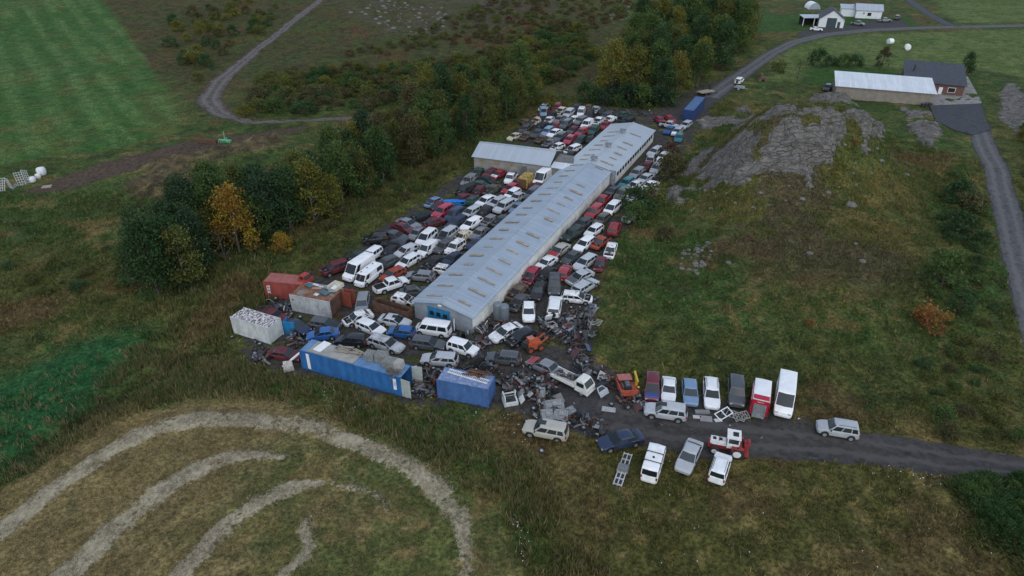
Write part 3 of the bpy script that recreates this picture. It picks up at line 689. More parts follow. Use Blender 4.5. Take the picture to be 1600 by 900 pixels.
ENGINE = MB().box((0, 0, .2), (.5, .42, .4), 0).box((.05, 0, .45), (.42, .3, .14), 1).tube((-.25, .22, .15), (.25, .22, .15), .07, 1).box((-.3, -.1, .15), (.3, .26, .26), 1).tube((0, -.24, .3), (.2, -.36, .2), .06, 0).mesh('engine_lump', [PLAST, STEEL])
COLS = {'white': (.78, .79, .80), 'cream': (.62, .56, .42), 'silver': (.42, .44, .46), 'grey': (.20, .21, .225), 'dark grey': (.075, .08, .088), 'black': (.018, .019, .021),
        'dark blue': (.022, .035, .075), 'blue': (.02, .10, .30), 'bright blue': (.01, .22, .60), 'pale blue': (.16, .25, .38), 'teal': (.01, .15, .19), 'green': (.03, .085, .06), 'dark green': (.022, .045, .036),
        'olive': (.085, .09, .06), 'red': (.33, .022, .028), 'maroon': (.13, .016, .024), 'orange red': (.34, .055, .022), 'beige': (.42, .40, .34), 'brown': (.13, .085, .055), 'yellow': (.50, .33, .06), 'pink red': (.36, .035, .07)}
RNG = random.Random(11)
def spawn(kind, label, cat, p, heading, col, group=None, flags='', sc=1.0, lod=0, dz=0.0, pitch=0.0, roll=0.0, bcol=None):
    T = TPL[kind]; t = thing(kind, label, cat, (p[0], p[1], p[2]+dz), heading, group)
    t.rotation_euler = (roll, pitch, heading); t.scale = (sc, 1+(sc-1)*.4, 1)
    made = {}; col4 = (*col, 1)
    dark_b = 'b' in flags
    for i, q in enumerate(T['parts']):
        ro = q['role']
        if (ro == 'glass' and ('n' in flags or ('h' in flags and RNG.random() < .4))) or (ro == 'bonnet' and 'g' in flags): continue
        if ro in ('wheel', 'rim') and 'w' in flags: continue
        if ro == 'bumper' and 'g' in flags and RNG.random() < .6: continue
        if lod >= 1 and ro in ('rim', 'small', 'rail'): continue
        if lod >= 2 and ro in ('lamp', 'bumper'): continue
        if ro == 'lamp' and 'g' in flags and RNG.random() < .5: continue
        if ro == 'rail' and 'k' not in flags: continue
        o = ob(q['name'], q['me'], made[q['parent']] if q['parent'] is not None else t, q['loc'])
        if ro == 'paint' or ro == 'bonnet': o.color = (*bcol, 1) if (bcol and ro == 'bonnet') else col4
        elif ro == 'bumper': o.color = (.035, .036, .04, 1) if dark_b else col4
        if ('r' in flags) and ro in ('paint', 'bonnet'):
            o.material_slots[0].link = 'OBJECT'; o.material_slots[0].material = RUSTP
        made[i] = o
    if 's' in flags: ob('sunroof', SUNROOF, t, (.15 if kind == 'saloon_car' else .35, 0, T['H']+.005))
    if 'p' in flags: ob('spare_wheel', SPARE, t, (-T['L']/2-.12, 0, .95))
    if 'g' in flags: ob('engine', ENGINE, t, (T['L']/2-.75, RNG.uniform(-.12, .12), .48), RNG.uniform(-.3, .3))
    return t
# ------------------------------------------------------------------ every car in the yard: kind | colour | front px | rear px | flags | label
# flags: g no bonnet, n no glass, h some glass gone, w wheels gone, r weathered, b dark bumpers, k roof rails, s sunroof, p spare wheel, x stays put
KN = {'S': 'saloon_car', 'H': 'hatchback', 'E': 'estate_car', 'O': 'off_road_car', 'M': 'people_carrier', 'V': 'van', 'v': 'small_van', 'P': 'panel_van', 'T': 'pickup_truck'}
KW = {'S': 'saloon', 'H': 'hatchback', 'E': 'estate car', 'O': 'off-road car', 'M': 'people carrier', 'V': 'van', 'v': 'small van', 'P': 'panel van', 'T': 'pickup'}
CARS = '''
O|maroon|506,426|546,412|gr|maroon off-road wreck with its bonnet off, beside the tall grass
S|dark green|545,410|566,398|gnr|dark green wreck stripped to the frame between maroon off-roader and small white off-roader
O|white|571,410|594,394||small boxy white off-road car behind the two parked white vans
P|white|541,436|580,410|x|tall white panel van parked beside a lower white van
V|white|559,446|594,421|hx|white van with three dark vents on its roof, beside the taller panel van
E|dark grey|588,420|618,407||dark grey estate car between the white vans and a long white estate
E|white|628,416|660,398||long white estate car with dark windows, nose beside the red estate
E|silver|616,402|648,387||silver estate car standing behind the long white estate
E|orange red|600,434|631,419|r|faded orange-red estate car between a white estate and a white pickup
H|grey|634,430|679,434||grey-green hatchback turned sideways behind the white double-cab pickup
T|white|637,438|585,455|x|white double-cab pickup with an empty dark load bed
S|dark grey|662,452|632,456|rw|dark grey saloon squeezed between white pickup and end of the long shed
H|white|646,470|616,464|gnrwx|stripped white shell behind the brown open container
E|grey|566,492|571,462|b|grey estate car standing between the rusty container and brown open container
E|white|600,518|562,502|b|white estate car with dark bumper and a white saloon behind it
S|white|542,504|566,496|gr|white saloon with its bonnet up, tucked behind the white estate
S|silver|645,503|598,494|s|silver saloon with sunroof parked against the brown open container
H|blue|606,516|649,520||blue hatchback with white rear corner in front of the silver saloon
V|white|650,512|704,520|x|white minibus van parked across the blue shed doors
E|silver|626,546|574,530||silver estate car with grey lower doors beside the long blue container
E|black|526,530|576,534||black estate car behind the long blue container
S|blue|480,524|525,519||bright blue saloon behind the black estate
E|dark grey|535,508|494,503|h|dark grey estate car behind the bright blue saloon
S|dark blue|477,518|455,508|h|dark blue saloon behind the blue metal box
S|maroon|470,556|420,549|wr|maroon saloon sunk in grass beside the long blue container
S|maroon|440,496|416,488|wr|dull maroon car roof showing behind the peeling white container
E|dark grey|696,541|642,534|b|dark grey estate car behind the silver estate near the container doors
E|silver|658,560|716,564|b|silver-beige estate car behind the short blue container
O|white|744,552|702,540||white compact off-road car with black glass strip between dark estates
S|white|766,532|815,508||white saloon with dark rear window by the shed gable scrap
H|black|792,538|834,516|g|black hatchback without bonnet beside the orange loader
E|dark grey|760,557|814,563|b|dark blue-grey estate car beside the tall tyre
S|grey|826,562|874,584|b|grey saloon behind the white flatbed truck
H|white|826,502|826,474|hx|small white hatchback facing the scrap heap, nose lowered
O|white|869,465|864,496|px|white off-road car with spare wheel and open tailgate
O|dark grey|868,462|869,430|r|dark off-road car with dull bonnet behind the white off-roader with spare wheel
S|black|832,468|844,442|rh|black saloon between wrecks and the dark off-roader
H|pink red|824,440|842,418|gr|crushed pinkish red hatchback against the long shed wall
H|red|886,416|874,438||bright red hatchback with its rear towards the camera
S|white|838,422|864,405||white saloon with dark windscreen right beside the shed wall
S|beige|860,402|886,383||grey-beige saloon beside the shed wall, behind white saloon
S|dark grey|882,411|904,396||dark grey saloon between beige saloon and silver estate
E|silver|899,421|929,401||silver estate car on the hill side of the dark grey saloon
S|silver|888,442|924,425||silver saloon with its nose at the red hatchback
E|silver|933,436|895,460|b|long silver-grey estate car next to the hill turf
S|brown|806,470|828,450|gnr|rusting brown wreck without glass by the shed wall
S|dark grey|800,482|820,462|gnr|dark stripped wreck beside the two grey silos
E|white|900,392|926,372|k|white estate car with roof rails in the middle of the right strip
E|white|918,368|938,355||white estate car behind another white estate, right strip
O|red|964,350|956,368|b|red off-road car standing nearest the dark green bushes
T|orange red|928,388|948,372|gr|orange-red pickup wreck by grey load boxes
E|olive|932,350|948,338||dark olive estate car before the white people carrier
M|white|944,338|969,316||white people carrier in the right strip beside red off-roader
O|red|918,342|938,324||red off-road car at shed wall, in front of another red car
T|red|934,322|950,307|g|red pickup at shed wall behind the red off-roader
S|dark grey|948,305|966,295|r|dark grey saloon at foot of the tall shed corner
O|olive|964,312|980,298||olive-grey off-road car behind the white people carrier
E|dark grey|900,357|922,344|r|dark grey estate car against the shed wall before the red off-roader
O|dark green|882,376|906,360|r|dark green off-road car against the long shed wall
E|teal|972,293|988,281||teal estate car against the tall part of the shed
H|white|982,294|998,286|hr|white wreck beside the teal estate
S|white|1005,296|1026,286||white saloon beside the dark bush, far right strip
S|grey|1010,302|1030,296|gnr|grey wreck half under the dark bush
E|grey|986,278|1004,264||grey estate car against shed windows, behind teal estate
S|silver|996,287|1020,273||silver saloon in the far right strip behind the white saloon
E|silver|1020,270|1031,256||pale estate car beside the brown bush
H|white|1030,252|1043,240||white hatchback beside the brown bush
E|silver|1014,243|1033,232|h|silver-grey estate car close to the shed's far windows
S|grey|1040,238|1048,230|hr|grey saloon behind white hatchback in the far right strip
H|teal|1058,222|1062,209||teal green car at end of far right strip
E|silver|1051,214|1066,199||silver estate car behind the teal green car
S|blue|1040,208|1052,200|r|blue saloon at the shed's far corner
T|silver|1058,198|1035,194||silver pickup sideways behind the shed's far corner
H|red|1052,190|1042,184|h|red hatchback behind the silver pickup
S|pink red|1036,192|1026,186|r|faded red saloon at the back of the shed
E|silver|1064,200|1076,192||silver estate car in front of the far blue container
v|white|905,184|911,170||tall white van in the back row near the trees
O|silver|880,186|897,172||silver off-road car in the back row beside the tall white van
O|black|918,187|924,176|r|black off-road car in back row to the right of the tall white van
S|cream|832,192|846,184|gnrw|cream stripped shell under the yellow-green tree
S|dark grey|812,208|828,196|r|dark saloon nearest the trees behind the side shed
S|black|838,203|856,192|gr|black saloon wreck below the cream shell
S|dark grey|826,214|842,202|r|dark grey saloon behind the side shed
E|pale blue|846,212|862,200||pale blue estate car behind the side shed
S|white|856,214|877,203||white saloon with dark windscreen behind the side shed
S|cream|801,217|818,211|rw|cream car just over the side shed roof
S|brown|816,218|828,208|gnr|brown rusted wreck next to the cream car
E|dark grey|866,221|884,209|h|dark grey estate car in front of the white saloon, behind side shed
H|pink red|882,226|897,212||pinkish red hatchback behind the side shed
S|maroon|887,209|904,199|r|maroon saloon behind the pinkish red hatchback
E|red|900,212|918,202||red estate car beside the maroon saloon
E|dark green|898,227|914,214||dark green estate car beside the pinkish red hatchback
E|green|920,211|936,197||grey-green estate car near the shed eave
S|red|936,203|954,190||red saloon against the shed eave, back rows
v|white|910,201|926,190|h|white small van with rounded roof in the back rows
O|dark grey|874,203|894,189||dark grey off-road car in middle of back rows
S|grey|866,192|882,182|r|grey saloon in the back row below silver off-roader
E|grey|898,194|916,184|r|grey estate car between off-roader and white small van
H|black|858,184|868,176|gr|black wreck by the yellow-green tree
S|cream|868,178|882,170|gr|cream saloon at far end of back row
S|white|928,195|942,184|gr|white wreck behind the red saloon
E|dark grey|938,186|956,178|h|dark grey estate car in the last row by the scrap timber
S|white|944,190|960,184|gn|white shell behind the shed roof
S|green|960,182|984,178|gr|green wreck lying along the back of the shed
S|black|970,190|990,184|gr|black wreck behind the shed's far end
S|brown|838,222|852,214|gnr|brown burnt wreck behind the side shed
S|grey|850,228|866,220|gnr|grey wreck close behind the side shed roof
H|white|862,232|880,226|grw|white bonnetless car by the side shed ridge
E|white|884,238|906,230|g|white estate car between side shed and long shed
H|black|884,252|898,238|gnr|black stripped hatchback at the side shed's brown gable
T|white|793,286|804,273||small white pickup in front of the side shed
P|white|836,290|862,270|x|large white panel van in front of the side shed
S|black|776,284|750,276|r|dark saloon lying across in front of side shed
H|maroon|760,274|778,264|r|maroon hatchback near the side shed wall
H|red|780,266|792,260|r|red car close under side shed wall
H|green|764,294|738,289|r|pale green hatchback near tall grass, before the side shed
O|grey|728,290|744,278|r|grey off-road car at the grass edge before the side shed
O|black|714,304|742,294|gr|black off-road wreck with white arches at the grass edge
H|maroon|738,306|752,294|gnr|maroon wreck behind the olive wreck
S|maroon|714,314|736,306|gr|dark maroon saloon behind the bright blue upturned car
S|olive|760,302|778,292|gnr|olive rusted wreck without a bonnet, middle of left yard
H|red|790,302|810,291||red hatchback in front of the small white pickup
E|white|792,310|812,298||white estate car behind the silver row, left yard
O|dark grey|816,310|836,296||dark grey off-road car beside the shed eave, left yard
S|silver|800,316|818,304|h|pale silver saloon beside dark off-roader near shed eave
S|white|744,322|773,307||white saloon standing just before the olive wreck
E|silver|763,324|790,311||silver estate car between a white saloon and a silver off-roader
O|silver|774,332|801,317||silver off-road car near the shed eave, left yard
S|pale blue|800,332|818,319|r|blue-grey saloon half hidden by shed eave
O|pink red|676,341|704,323||pinkish red off-road car below the bright blue upturned car
O|dark blue|694,348|720,329||dark blue off-road car beside the pinkish red off-roader
E|dark blue|700,356|727,340||dark blue estate car in front of dark blue off-roader
E|silver|723,340|751,325||silver-white estate car in the middle of left yard
H|black|748,338|764,324|gnr|black stripped hatchback behind the silver-white estate
E|white|724,360|752,343|k|white estate car with roof rails, left yard
H|grey|754,352|774,340|gnr|grey wreck by the shed eave beside the white estate
S|dark grey|772,350|790,340|gr|dark grey wreck tight against the shed eave
H|pale blue|668,322|686,313|gr|pale blue wreck at the tall grass by the bright blue car
S|grey|659,355|626,344||grey saloon pointing away from the tall grass
S|maroon|647,363|616,352||maroon saloon beside the grey saloon at tall grass
S|maroon|660,352|690,345|gr|maroon wreck between grey saloon and dark blue estate
S|black|648,342|672,335|gr|black saloon at the tall grass above the grey saloon
S|dark grey|638,376|600,365||dark grey saloon beside the maroon saloon
H|grey|640,372|656,360|r|grey hatchback behind the white people carrier
M|white|652,384|681,361||white people carrier in the middle of the left yard
M|silver|685,378|712,359||silver people carrier beside the white people carrier
O|black|570,380|606,376|g|black off-road wreck with its front torn open
S|black|594,380|628,382|h|black saloon next to the torn black off-road wreck
v|white|655,400|680,383|x|cream-white small van with a square rear window
O|dark grey|684,396|708,381|r|dark grey off-road car behind the cream-white small van
S|cream|716,378|738,366|gnr|pale stripped frame beside the shed eave
S|grey|738,374|758,358|hr|grey saloon wreck beside the shed eave
S|dark blue|726,386|748,372||dark blue saloon beside the shed eave
O|white|704,398|727,382|k|white off-road car with black glass near the shed eave
S|dark blue|690,410|712,396|r|dark blue saloon behind the pile of engine parts
H|black|602,398|622,384|gr|black wreck between silver estate and black saloon
S|black|670,418|690,406|gnr|black stripped wreck heaped with parts by the shed eave
M|maroon|1018,626|1019,588|x|maroon people carrier with a blue bonnet at the grass edge
S|white|1044,626|1045,592|x|white saloon parked behind the silver off-roader on the track
H|pale blue|1080,634|1076,593|x|grey-blue hatchback in the row along the grass edge
E|white|1113,638|1110,592|kx|white estate car between grey-blue hatchback and black off-roader
O|dark grey|1151,638|1149,592|x|dark grey off-road car with white bumper beside red and white van
P|white|1222,655|1229,590|x|big white panel van, last of the row along the grass edge
O|silver|1007,640|1073,650|sx|silver off-road car with sunroof parked along the gravel track
O|silver|1276,667|1341,678|kx|silver off-road car with roof rails alone on the gravel track
V|white|1029,696|1013,750|x|white van with black roof bars and its rear towards camera
S|silver|1065,740|1087,694|x|silver saloon parked on the grass beside the white van
O|white|1131,713|1118,754|kx|white off-road car with roof rails, rear towards camera, by the tractor
S|dark blue|936,697|1003,682|x|dark blue saloon standing on the grass verge of the track
O|beige|818,666|888,680|sx|beige off-road car with sunroof beside the grey scrap shells
'''
class Car: pass
cars = []
for ln in CARS.strip().split('\n'):
    k, cname, f, r_, fl, lab = ln.split('|')
    c_ = Car(); c_.k = k; c_.cn = cname; c_.fl = fl; c_.lab = lab
    T = TPL[KN[k]]
    hz = .55 if k != 'P' else .7
    fp = at(*map(float, f.split(',')), hz); rp = at(*map(float, r_.split(',')), hz)
    d = Vector((fp.x-rp.x, fp.y-rp.y)); Lm = d.length
    c_.h = math.atan2(d.y, d.x); c_.x = (fp.x+rp.x)/2; c_.y = (fp.y+rp.y)/2; c_.L = T['L']; c_.W = T['W']
    c_.sc = min(1.08, max(.90, Lm/T['L'])); cars.append(c_)
# fixed footprints that cars may not enter: (centre, half size, angle)
RECTS = []
def rect_px(a, b, depth, side=1):
    """footprint from a ground edge a-b going back by depth"""
    A, B = Vector(at2(*a)), Vector(at2(*b)); d = (B-A); L_ = d.length; d.normalize(); nn = Vector((-d.y, d.x))*side
    c_ = (A+B)/2+nn*depth/2; return (c_.x, c_.y, L_/2, depth/2, math.atan2(d.y, d.x))
# long shed axis
SA = at(645, 471, 2.7); SB = at(940, 208, 2.7); SD = Vector((SB.x-SA.x, SB.y-SA.y)); 
SH_L = SD.length+7.0; SH_A = math.atan2(SD.y, SD.x); SH_W = 8.7
su = Vector((math.cos(SH_A), math.sin(SH_A))); sv = Vector((su.y, -su.x))      # along, and to the right
SH_O = Vector((SA.x, SA.y))+su*.25                                              # near left eave corner
_c = SH_O+su*SH_L/2+sv*SH_W/2; RECTS.append((_c.x, _c.y, SH_L/2, SH_W/2, SH_A))
AN_A = at(741, 266); AN_B = at(856, 281)                                        # side shed front wall foot
_d = Vector((AN_B.x-AN_A.x, AN_B.y-AN_A.y)); AN_L = _d.length; AN_H = math.atan2(_d.y, _d.x); AN_W = 8.5
_n = Vector((-math.sin(AN_H), math.cos(AN_H))); _c = Vector((AN_A.x+AN_B.x, AN_A.y+AN_B.y))/2+_n*AN_W/2; RECTS.append((_c.x, _c.y, AN_L/2, AN_W/2, AN_H))
CONT = {}
def cont_fp(name, a, L_, W_, ang, side=1):
    """container whose near bottom-left corner is seen at a; long side runs along ang; body lies to the left of that"""
    A = at(*a); u = Vector((math.cos(ang), math.sin(ang))); n_ = Vector((-u.y, u.x))*side
    c_ = Vector((A.x, A.y))+u*L_/2+n_*W_/2; CONT[name] = (c_.x, c_.y, ang, L_, W_); RECTS.append((c_.x, c_.y, L_/2, W_/2, ang))
def ang_px(a, b): A, B = at(*a), at(*b); return math.atan2(B.y-A.y, B.x-A.x)
cont_fp('long_blue', (473, 576), 13.7, 2.44, ang_px((473, 576), (631, 621)))
cont_fp('short_blue', (684, 622), 6.06, 2.44, ang_px((684, 622), (764, 638)))
cont_fp('white', (366, 521), 6.06, 2.44, ang_px((366, 521), (423, 539)))
cont_fp('rusty', (457, 486), 6.06, 3.6, ang_px((457, 486), (517, 498)))
cont_fp('red', (416, 465), 6.06, 2.44, ang_px((416, 465), (470, 470)))
cont_fp('far_blue', (1082, 190), 12.19, 2.44, ang_px((1082, 190), (1107, 160)), 1)
cont_fp('brown', (584, 488), 5.6, 1.2, ang_px((583, 480), (646, 500)))
for it in range(70):
    for i, a in enumerate(cars):
        ca, sa = math.cos(a.h), math.sin(a.h)
        pa = [(a.x+ca*k*a.L*.32, a.y+sa*k*a.L*.32) for k in (-1, 0, 1)]
        for b in cars[i+1:]:
            if abs(a.x-b.x)+abs(a.y-b.y) > 7: continue
            cb, sb = math.cos(b.h), math.sin(b.h)
            for q in (-1, 0, 1):
                bx_, by_ = b.x+cb*q*b.L*.32, b.y+sb*q*b.L*.32
                for (ax_, ay_) in pa:
                    dx, dy = bx_-ax_, by_-ay_; dd = math.hypot(dx, dy)+1e-6; need = (a.W+b.W)/2*.97
                    if dd < need:
                        s_ = (need-dd)/dd*.22; fa_, fb_ = (0 if 'x' in a.fl else 1), (0 if 'x' in b.fl else 1)
                        a.x -= dx*s_*fa_; a.y -= dy*s_*fa_; b.x += dx*s_*fb_; b.y += dy*s_*fb_
        if 'x' in a.fl: continue
        for (rx_, ry_, hx, hy, an) in RECTS:
            c0, s0 = math.cos(-an), math.sin(-an)
            for k in (-1, 0, 1):
                qx, qy = a.x+ca*k*a.L*.33-rx_, a.y+sa*k*a.L*.33-ry_
                lx, ly = qx*c0-qy*s0, qx*s0+qy*c0; ex, ey = hx+a.W*.5-abs(lx), hy+a.W*.5-abs(ly)
                if ex > 0 and ey > 0:
                    if ex < ey: mx, my = math.copysign(ex, lx), 0
                    else: mx, my = 0, math.copysign(ey, ly)
                    a.x += (mx*c0+my*s0)*.4; a.y += (-mx*s0+my*c0)*.4
GRP = lambda c_: 'wrecked cars stored in the yard' if ('g' in c_.fl or 'w' in c_.fl) else 'cars parked in the scrapyard'
# wrecks wedged into the gaps of the rows
rq = random.Random(77)
P_FILL = [W2([(520, 425), (570, 385), (640, 345), (700, 308), (745, 272), (800, 262), (850, 300), (800, 350), (740, 400), (690, 440), (640, 440)]), W2([(800, 215), (850, 172), (935, 168), (960, 186), (915, 232), (880, 232)]), W2([(800, 480), (870, 390), (950, 300), (1000, 260), (1040, 230), (1030, 300), (968, 372), (938, 440), (915, 475), (860, 480)])]
def corners(x, y, h, L_, W_): return [(x+math.cos(h)*a*L_/2-math.sin(h)*b_*W_/2, y+math.sin(h)*a*L_/2+math.cos(h)*b_*W_/2) for a in (-1, -.5, 0, .5, 1) for b_ in (-1, 0, 1)]
def inside(px, py, x, y, h, L_, W_): dx, dy = px-x, py-y; return abs(dx*math.cos(h)+dy*math.sin(h)) < L_/2 and abs(-dx*math.sin(h)+dy*math.cos(h)) < W_/2
named = list(cars); usedl = {c_.lab for c_ in cars}; nf = 0
for P in P_FILL:
    xs, ys = [p[0] for p in P], [p[1] for p in P]
    for _ in range(4200):
        x, y = rq.uniform(min(xs), max(xs)), rq.uniform(min(ys), max(ys))
        if sd_poly(np.array([x]), np.array([y]), P)[0] < 0: continue
        k = rq.choice('SHHE'); T = TPL[KN[k]]; h = SH_A+math.pi+rq.choice([0, 0, 0, math.pi, 1.57])+rq.uniform(-.25, .25); L_, W_ = T['L']*.80, T['W']*.80; C_ = corners(x, y, h, L_, W_)
        if any(inside(a, b_, o.x, o.y, o.h, o.L, o.W) for o in cars if abs(o.x-x)+abs(o.y-y) < 8 for a, b_ in C_): continue
        if any(inside(a, b_, x, y, h, L_, W_) for o in cars if abs(o.x-x)+abs(o.y-y) < 8 for a, b_ in corners(o.x, o.y, o.h, o.L, o.W)): continue
        if any(inside(a, b_, r_[0], r_[1], r_[4], r_[2]*2+.2, r_[3]*2+.2) for r_ in RECTS for a, b_ in C_): continue
        o = Car(); o.k, o.x, o.y, o.h, o.L, o.W, o.sc = k, x, y, h, T['L'], T['W'], .95; o.cn = rq.choice(['grey', 'dark grey', 'black', 'silver', 'dark blue', 'maroon', 'brown', 'green', 'red', 'white']); o.fl = rq.choice(['gr', 'gnr', 'grh', 'rh', 'gr'])
        nb = sorted(named, key=lambda q: (q.x-x)**2+(q.y-y)**2)
        for q in range(1, 6):
            o.lab = f'{o.cn} wrecked {KW[k]} wedged between a {nb[0].cn} {KW[nb[0].k]} and a {nb[q].cn} {KW[nb[q].k]}'
            if o.lab not in usedl: break
        usedl.add(o.lab); cars.append(o); nf += 1
for c_ in cars:
    z = zat(c_.x, c_.y); d_ = math.hypot(c_.x, c_.y)
    lod = 0 if d_ < 95 else 1 if d_ < 125 else 2
    fl = c_.fl
    wreck = 'g' in fl or 'n' in fl
    p_, r_ = (RNG.uniform(-.02, .02), RNG.uniform(-.03, .03)) if not wreck else (RNG.uniform(-.05, .05), RNG.uniform(-.06, .06))
    if 'x' in fl and d_ < 75: p_ = r_ = 0
    j = 1+RNG.uniform(-.1, .08); col = tuple(min(.82, v*j) for v in COLS[c_.cn])
    kind = KN[c_.k]
    if 'x' not in fl and RNG.random() < .16: fl += 'r'
    if 'x' not in fl and RNG.random() < .25: fl += 'h'
    t = spawn(kind, c_.lab, KW[c_.k], (c_.x, c_.y, z), c_.h, col, GRP(c_), fl, c_.sc, lod, (2.05 if 'U' in fl else -.20 if 'w' in fl else 0), p_, r_, (.03, .05, .22) if 'blue bonnet' in c_.lab else tuple(COLS[RNG.choice(['black', 'dark grey', 'white', 'red', 'silver'])]) if ('x' not in fl and RNG.random() < .10) else None)
    c_.o = t
# ------------------------------------------------------------------ the long shed
def roof_mat(name, lo, hi, streak, rust):
    m, n, l, b = mat_new(name)
    c_ = mixc(n, l, noise_fac(n, l, .35, .3, .7, det=4), lo, hi)
    c_ = mixc(n, l, noise_fac(n, l, 1.0, .45, .7, stretch=(2.6, .10, .1), det=5), c_, streak)
    c_ = mixc(n, l, noise_fac(n, l, 1.0, .60, .74, stretch=(1.6, .16, .1), det=6), c_, rust)
    l.new(c_, b.inputs['Base Color']); b.inputs['Roughness'].default_value = .42; b.inputs['Metallic'].default_value = .25
    tc = N(n, 'ShaderNodeTexCoord'); wv = N(n, 'ShaderNodeTexWave'); wv.bands_direction = 'X'; wv.inputs['Scale'].default_value = 1.6
    l.new(tc.outputs['Object'], wv.inputs['Vector']); bp = N(n, 'ShaderNodeBump'); bp.inputs['Strength'].default_value = .35; bp.inputs['Distance'].default_value = .03
    l.new(wv.outputs['Fac'], bp.inputs['Height']); l.new(bp.outputs[0], b.inputs['Normal']); return m
ROOF_A = roof_mat('blue_grey_sheet_roof', (.29, .345, .405), (.335, .39, .45), (.39, .44, .49), (.27, .24, .22))
ROOF_B = roof_mat('pale_sheet_roof', (.38, .42, .46), (.41, .45, .49), (.45, .485, .52), (.39, .40, .41))
ROOF_W = roof_mat('white_sheet_roof', (.58, .60, .62), (.66, .68, .70), (.74, .75, .76), (.52, .53, .54))
SKYL = M('brown_stained_skylight', (.32, .26, .19), .55, var=.35, sc=1.1, dirt=(1.6, .5, .7), dcol=(.28, .29, .30))
WALLW = M('pale_painted_wall', (.72, .71, .66), .8, var=.14, sc=.7, dirt=(1.2, .58, .75), dcol=(.30, .28, .24))
WALLG = M('grey_painted_wall', (.23, .255, .285), .75, var=.22, sc=.8, dirt=(1.4, .58, .74), dcol=(.14, .15, .16))
CONCW = M('stained_concrete_wall', (.27, .255, .235), .85, var=.25, sc=.8, dirt=(.9, .55, .7), dcol=(.16, .15, .13))
DOORB = M('bright_blue_door_paint', (.02, .17, .34), .5, var=.25, sc=2, dirt=(3, .6, .75), dcol=(.02, .09, .16))
WGLASS = M('dark_window_glass', (.02, .024, .028), .1, var=.3)
def loc_of(px, py, dz):
    p = at(px, py, dz); q = Vector((p.x, p.y))-SH_O; return q.dot(su), q.dot(sv)
shed = thing('long_shed', 'long low shed with blue-grey roof and brown skylights, running through the car yard', 'shed', (SH_O.x, SH_O.y, 0), SH_A)
EV, RG = 2.7, 3.65
XT = loc_of(957, 268, 2.7)[0]                              # where the far, wider part begins
WN, WF = SH_W, SH_W+.9
def shed_part(x0, x1, w_, mt, nm):
    mb = MB(); yr = -w_/2
    for (a, b_) in (((.35, EV-.12), (yr, RG)), ((yr, RG), (-w_-.35, EV-.12))):
        nseg = int((x1-x0)/2)+1
        for k in range(nseg):
            xa, xb = x0+(x1-x0)*k/nseg, x0+(x1-x0)*(k+1)/nseg
            mb.slab((xa, a[0], a[1]), (xb, a[0], a[1]), (xb, b_[0], b_[1]), (xa, b_[0], b_[1]), -.08)
    mb.tube((x0, yr, RG+.04), (x1, yr, RG+.04), .10, 0, 8)
    return ob(nm, mb.mesh(nm, mt), shed)
shed_part(-.3, XT, WN, ROOF_A, 'roof'); shed_part(XT+.02, SH_L, WF, ROOF_B, 'roof')
mb = MB().box((XT/2, -WN-.02+.12, 1.35), (XT-.2, .24, 2.62)); 
for k in range(9): mb.box((3+k*XT/9.5, -WN-.04, 1.3), (.25, .16, 2.5))
ob('side_wall', mb.mesh('side_wall_pale', WALLW), shed)
ob('side_wall', MB().box((SH_L/2, -.14, 1.3), (SH_L-.3, .24, 2.55)).mesh('side_wall_grey', CONCW), shed)
ob('side_wall', MB().box(((XT+SH_L)/2, -WF+.14, 1.3), (SH_L-XT-.3, .24, 2.56)).mesh('side_wall_far', WALLW), shed)
ob('wall_end', MB().box((XT+.13, -WF+.62, 1.45), (.26, 1.5, 2.85)).box((XT-.05, -WF+.2, 1.4), (.2, .5, 2.8)).mesh('wall_end', WALLG), shed)
def gable(x, w_, t, nm, mt):
    y0, y1 = -.02, -w_+.02; vs = [(x, y0, 0), (x, y1, 0), (x, y1, EV-.16), (x, -w_/2, RG-.13), (x, y0, EV-.16)]
    ob(nm, MB().add(vs+[(a+t, b_, c_) for a, b_, c_ in vs], [(0, 1, 2, 3, 4), (9, 8, 7, 6, 5)]+[(i, (i+1) % 5, 5+(i+1) % 5, 5+i) for i in range(5)]).mesh(nm, mt), shed)
gable(0, WN, .2, 'front_gable', WALLG); gable(SH_L-.5, WF, .2, 'rear_gable', WALLG)
mb = MB().box((-.05, -3.75, 1.25), (.09, 3.3, 2.5))
for k in range(7): mb.box((-.10, -2.3-.48*k, 1.25), (.02, .05, 2.4))
dr = ob('door', mb.mesh('sliding_door', DOORB), shed)
for k in range(3): ob('door_window', MB().box((-.115, -2.75-k*1.0, 1.62), (.03, .6, .6)).mesh('door_window', WGLASS), dr)
SKY_A = MB().slab((-.30, -.9, 0), (.30, -.9, 0), (.30, .9, 0), (-.30, .9, 0), -.03).mesh('skylight_sheet', SKYL)
def skyl(x, w_, side):
    ang = math.atan2(RG-EV+.12, w_/2+.35); y = -w_/2+side*(w_/4+.05); z = (RG+EV-.12)/2+.10
    o = ob('skylight', SKY_A, shed, (x, y, z)); o.rotation_euler = (-side*ang, 0, 0)
    o.location.y += RNG.uniform(-.3, .3); o.scale = (RNG.uniform(.5, 1.05), RNG.uniform(.8, 1.5), 1)
k = 0
while 1.5+k*3.05 < SH_L-1.5:
    x = 1.5+k*3.05; w_ = WN if x < XT else WF
    if abs(x-XT) > .8:
        if RNG.random() < .93: skyl(x+RNG.uniform(-.2, .2), w_, 1)
        if RNG.random() < .93: skyl(x+.2+RNG.uniform(-.2, .2), w_, -1)
    k += 1
ventm = MB().box((0, 0, .35), (.95, 1.0, .75), 0).box((0, 0, .78), (1.15, 1.2, .10), 1).box((0, 0, .35), (.98, .6, .4), 1).mesh('roof_vent', [GALV, M('vent_grey', (.16, .18, .21), .6)])
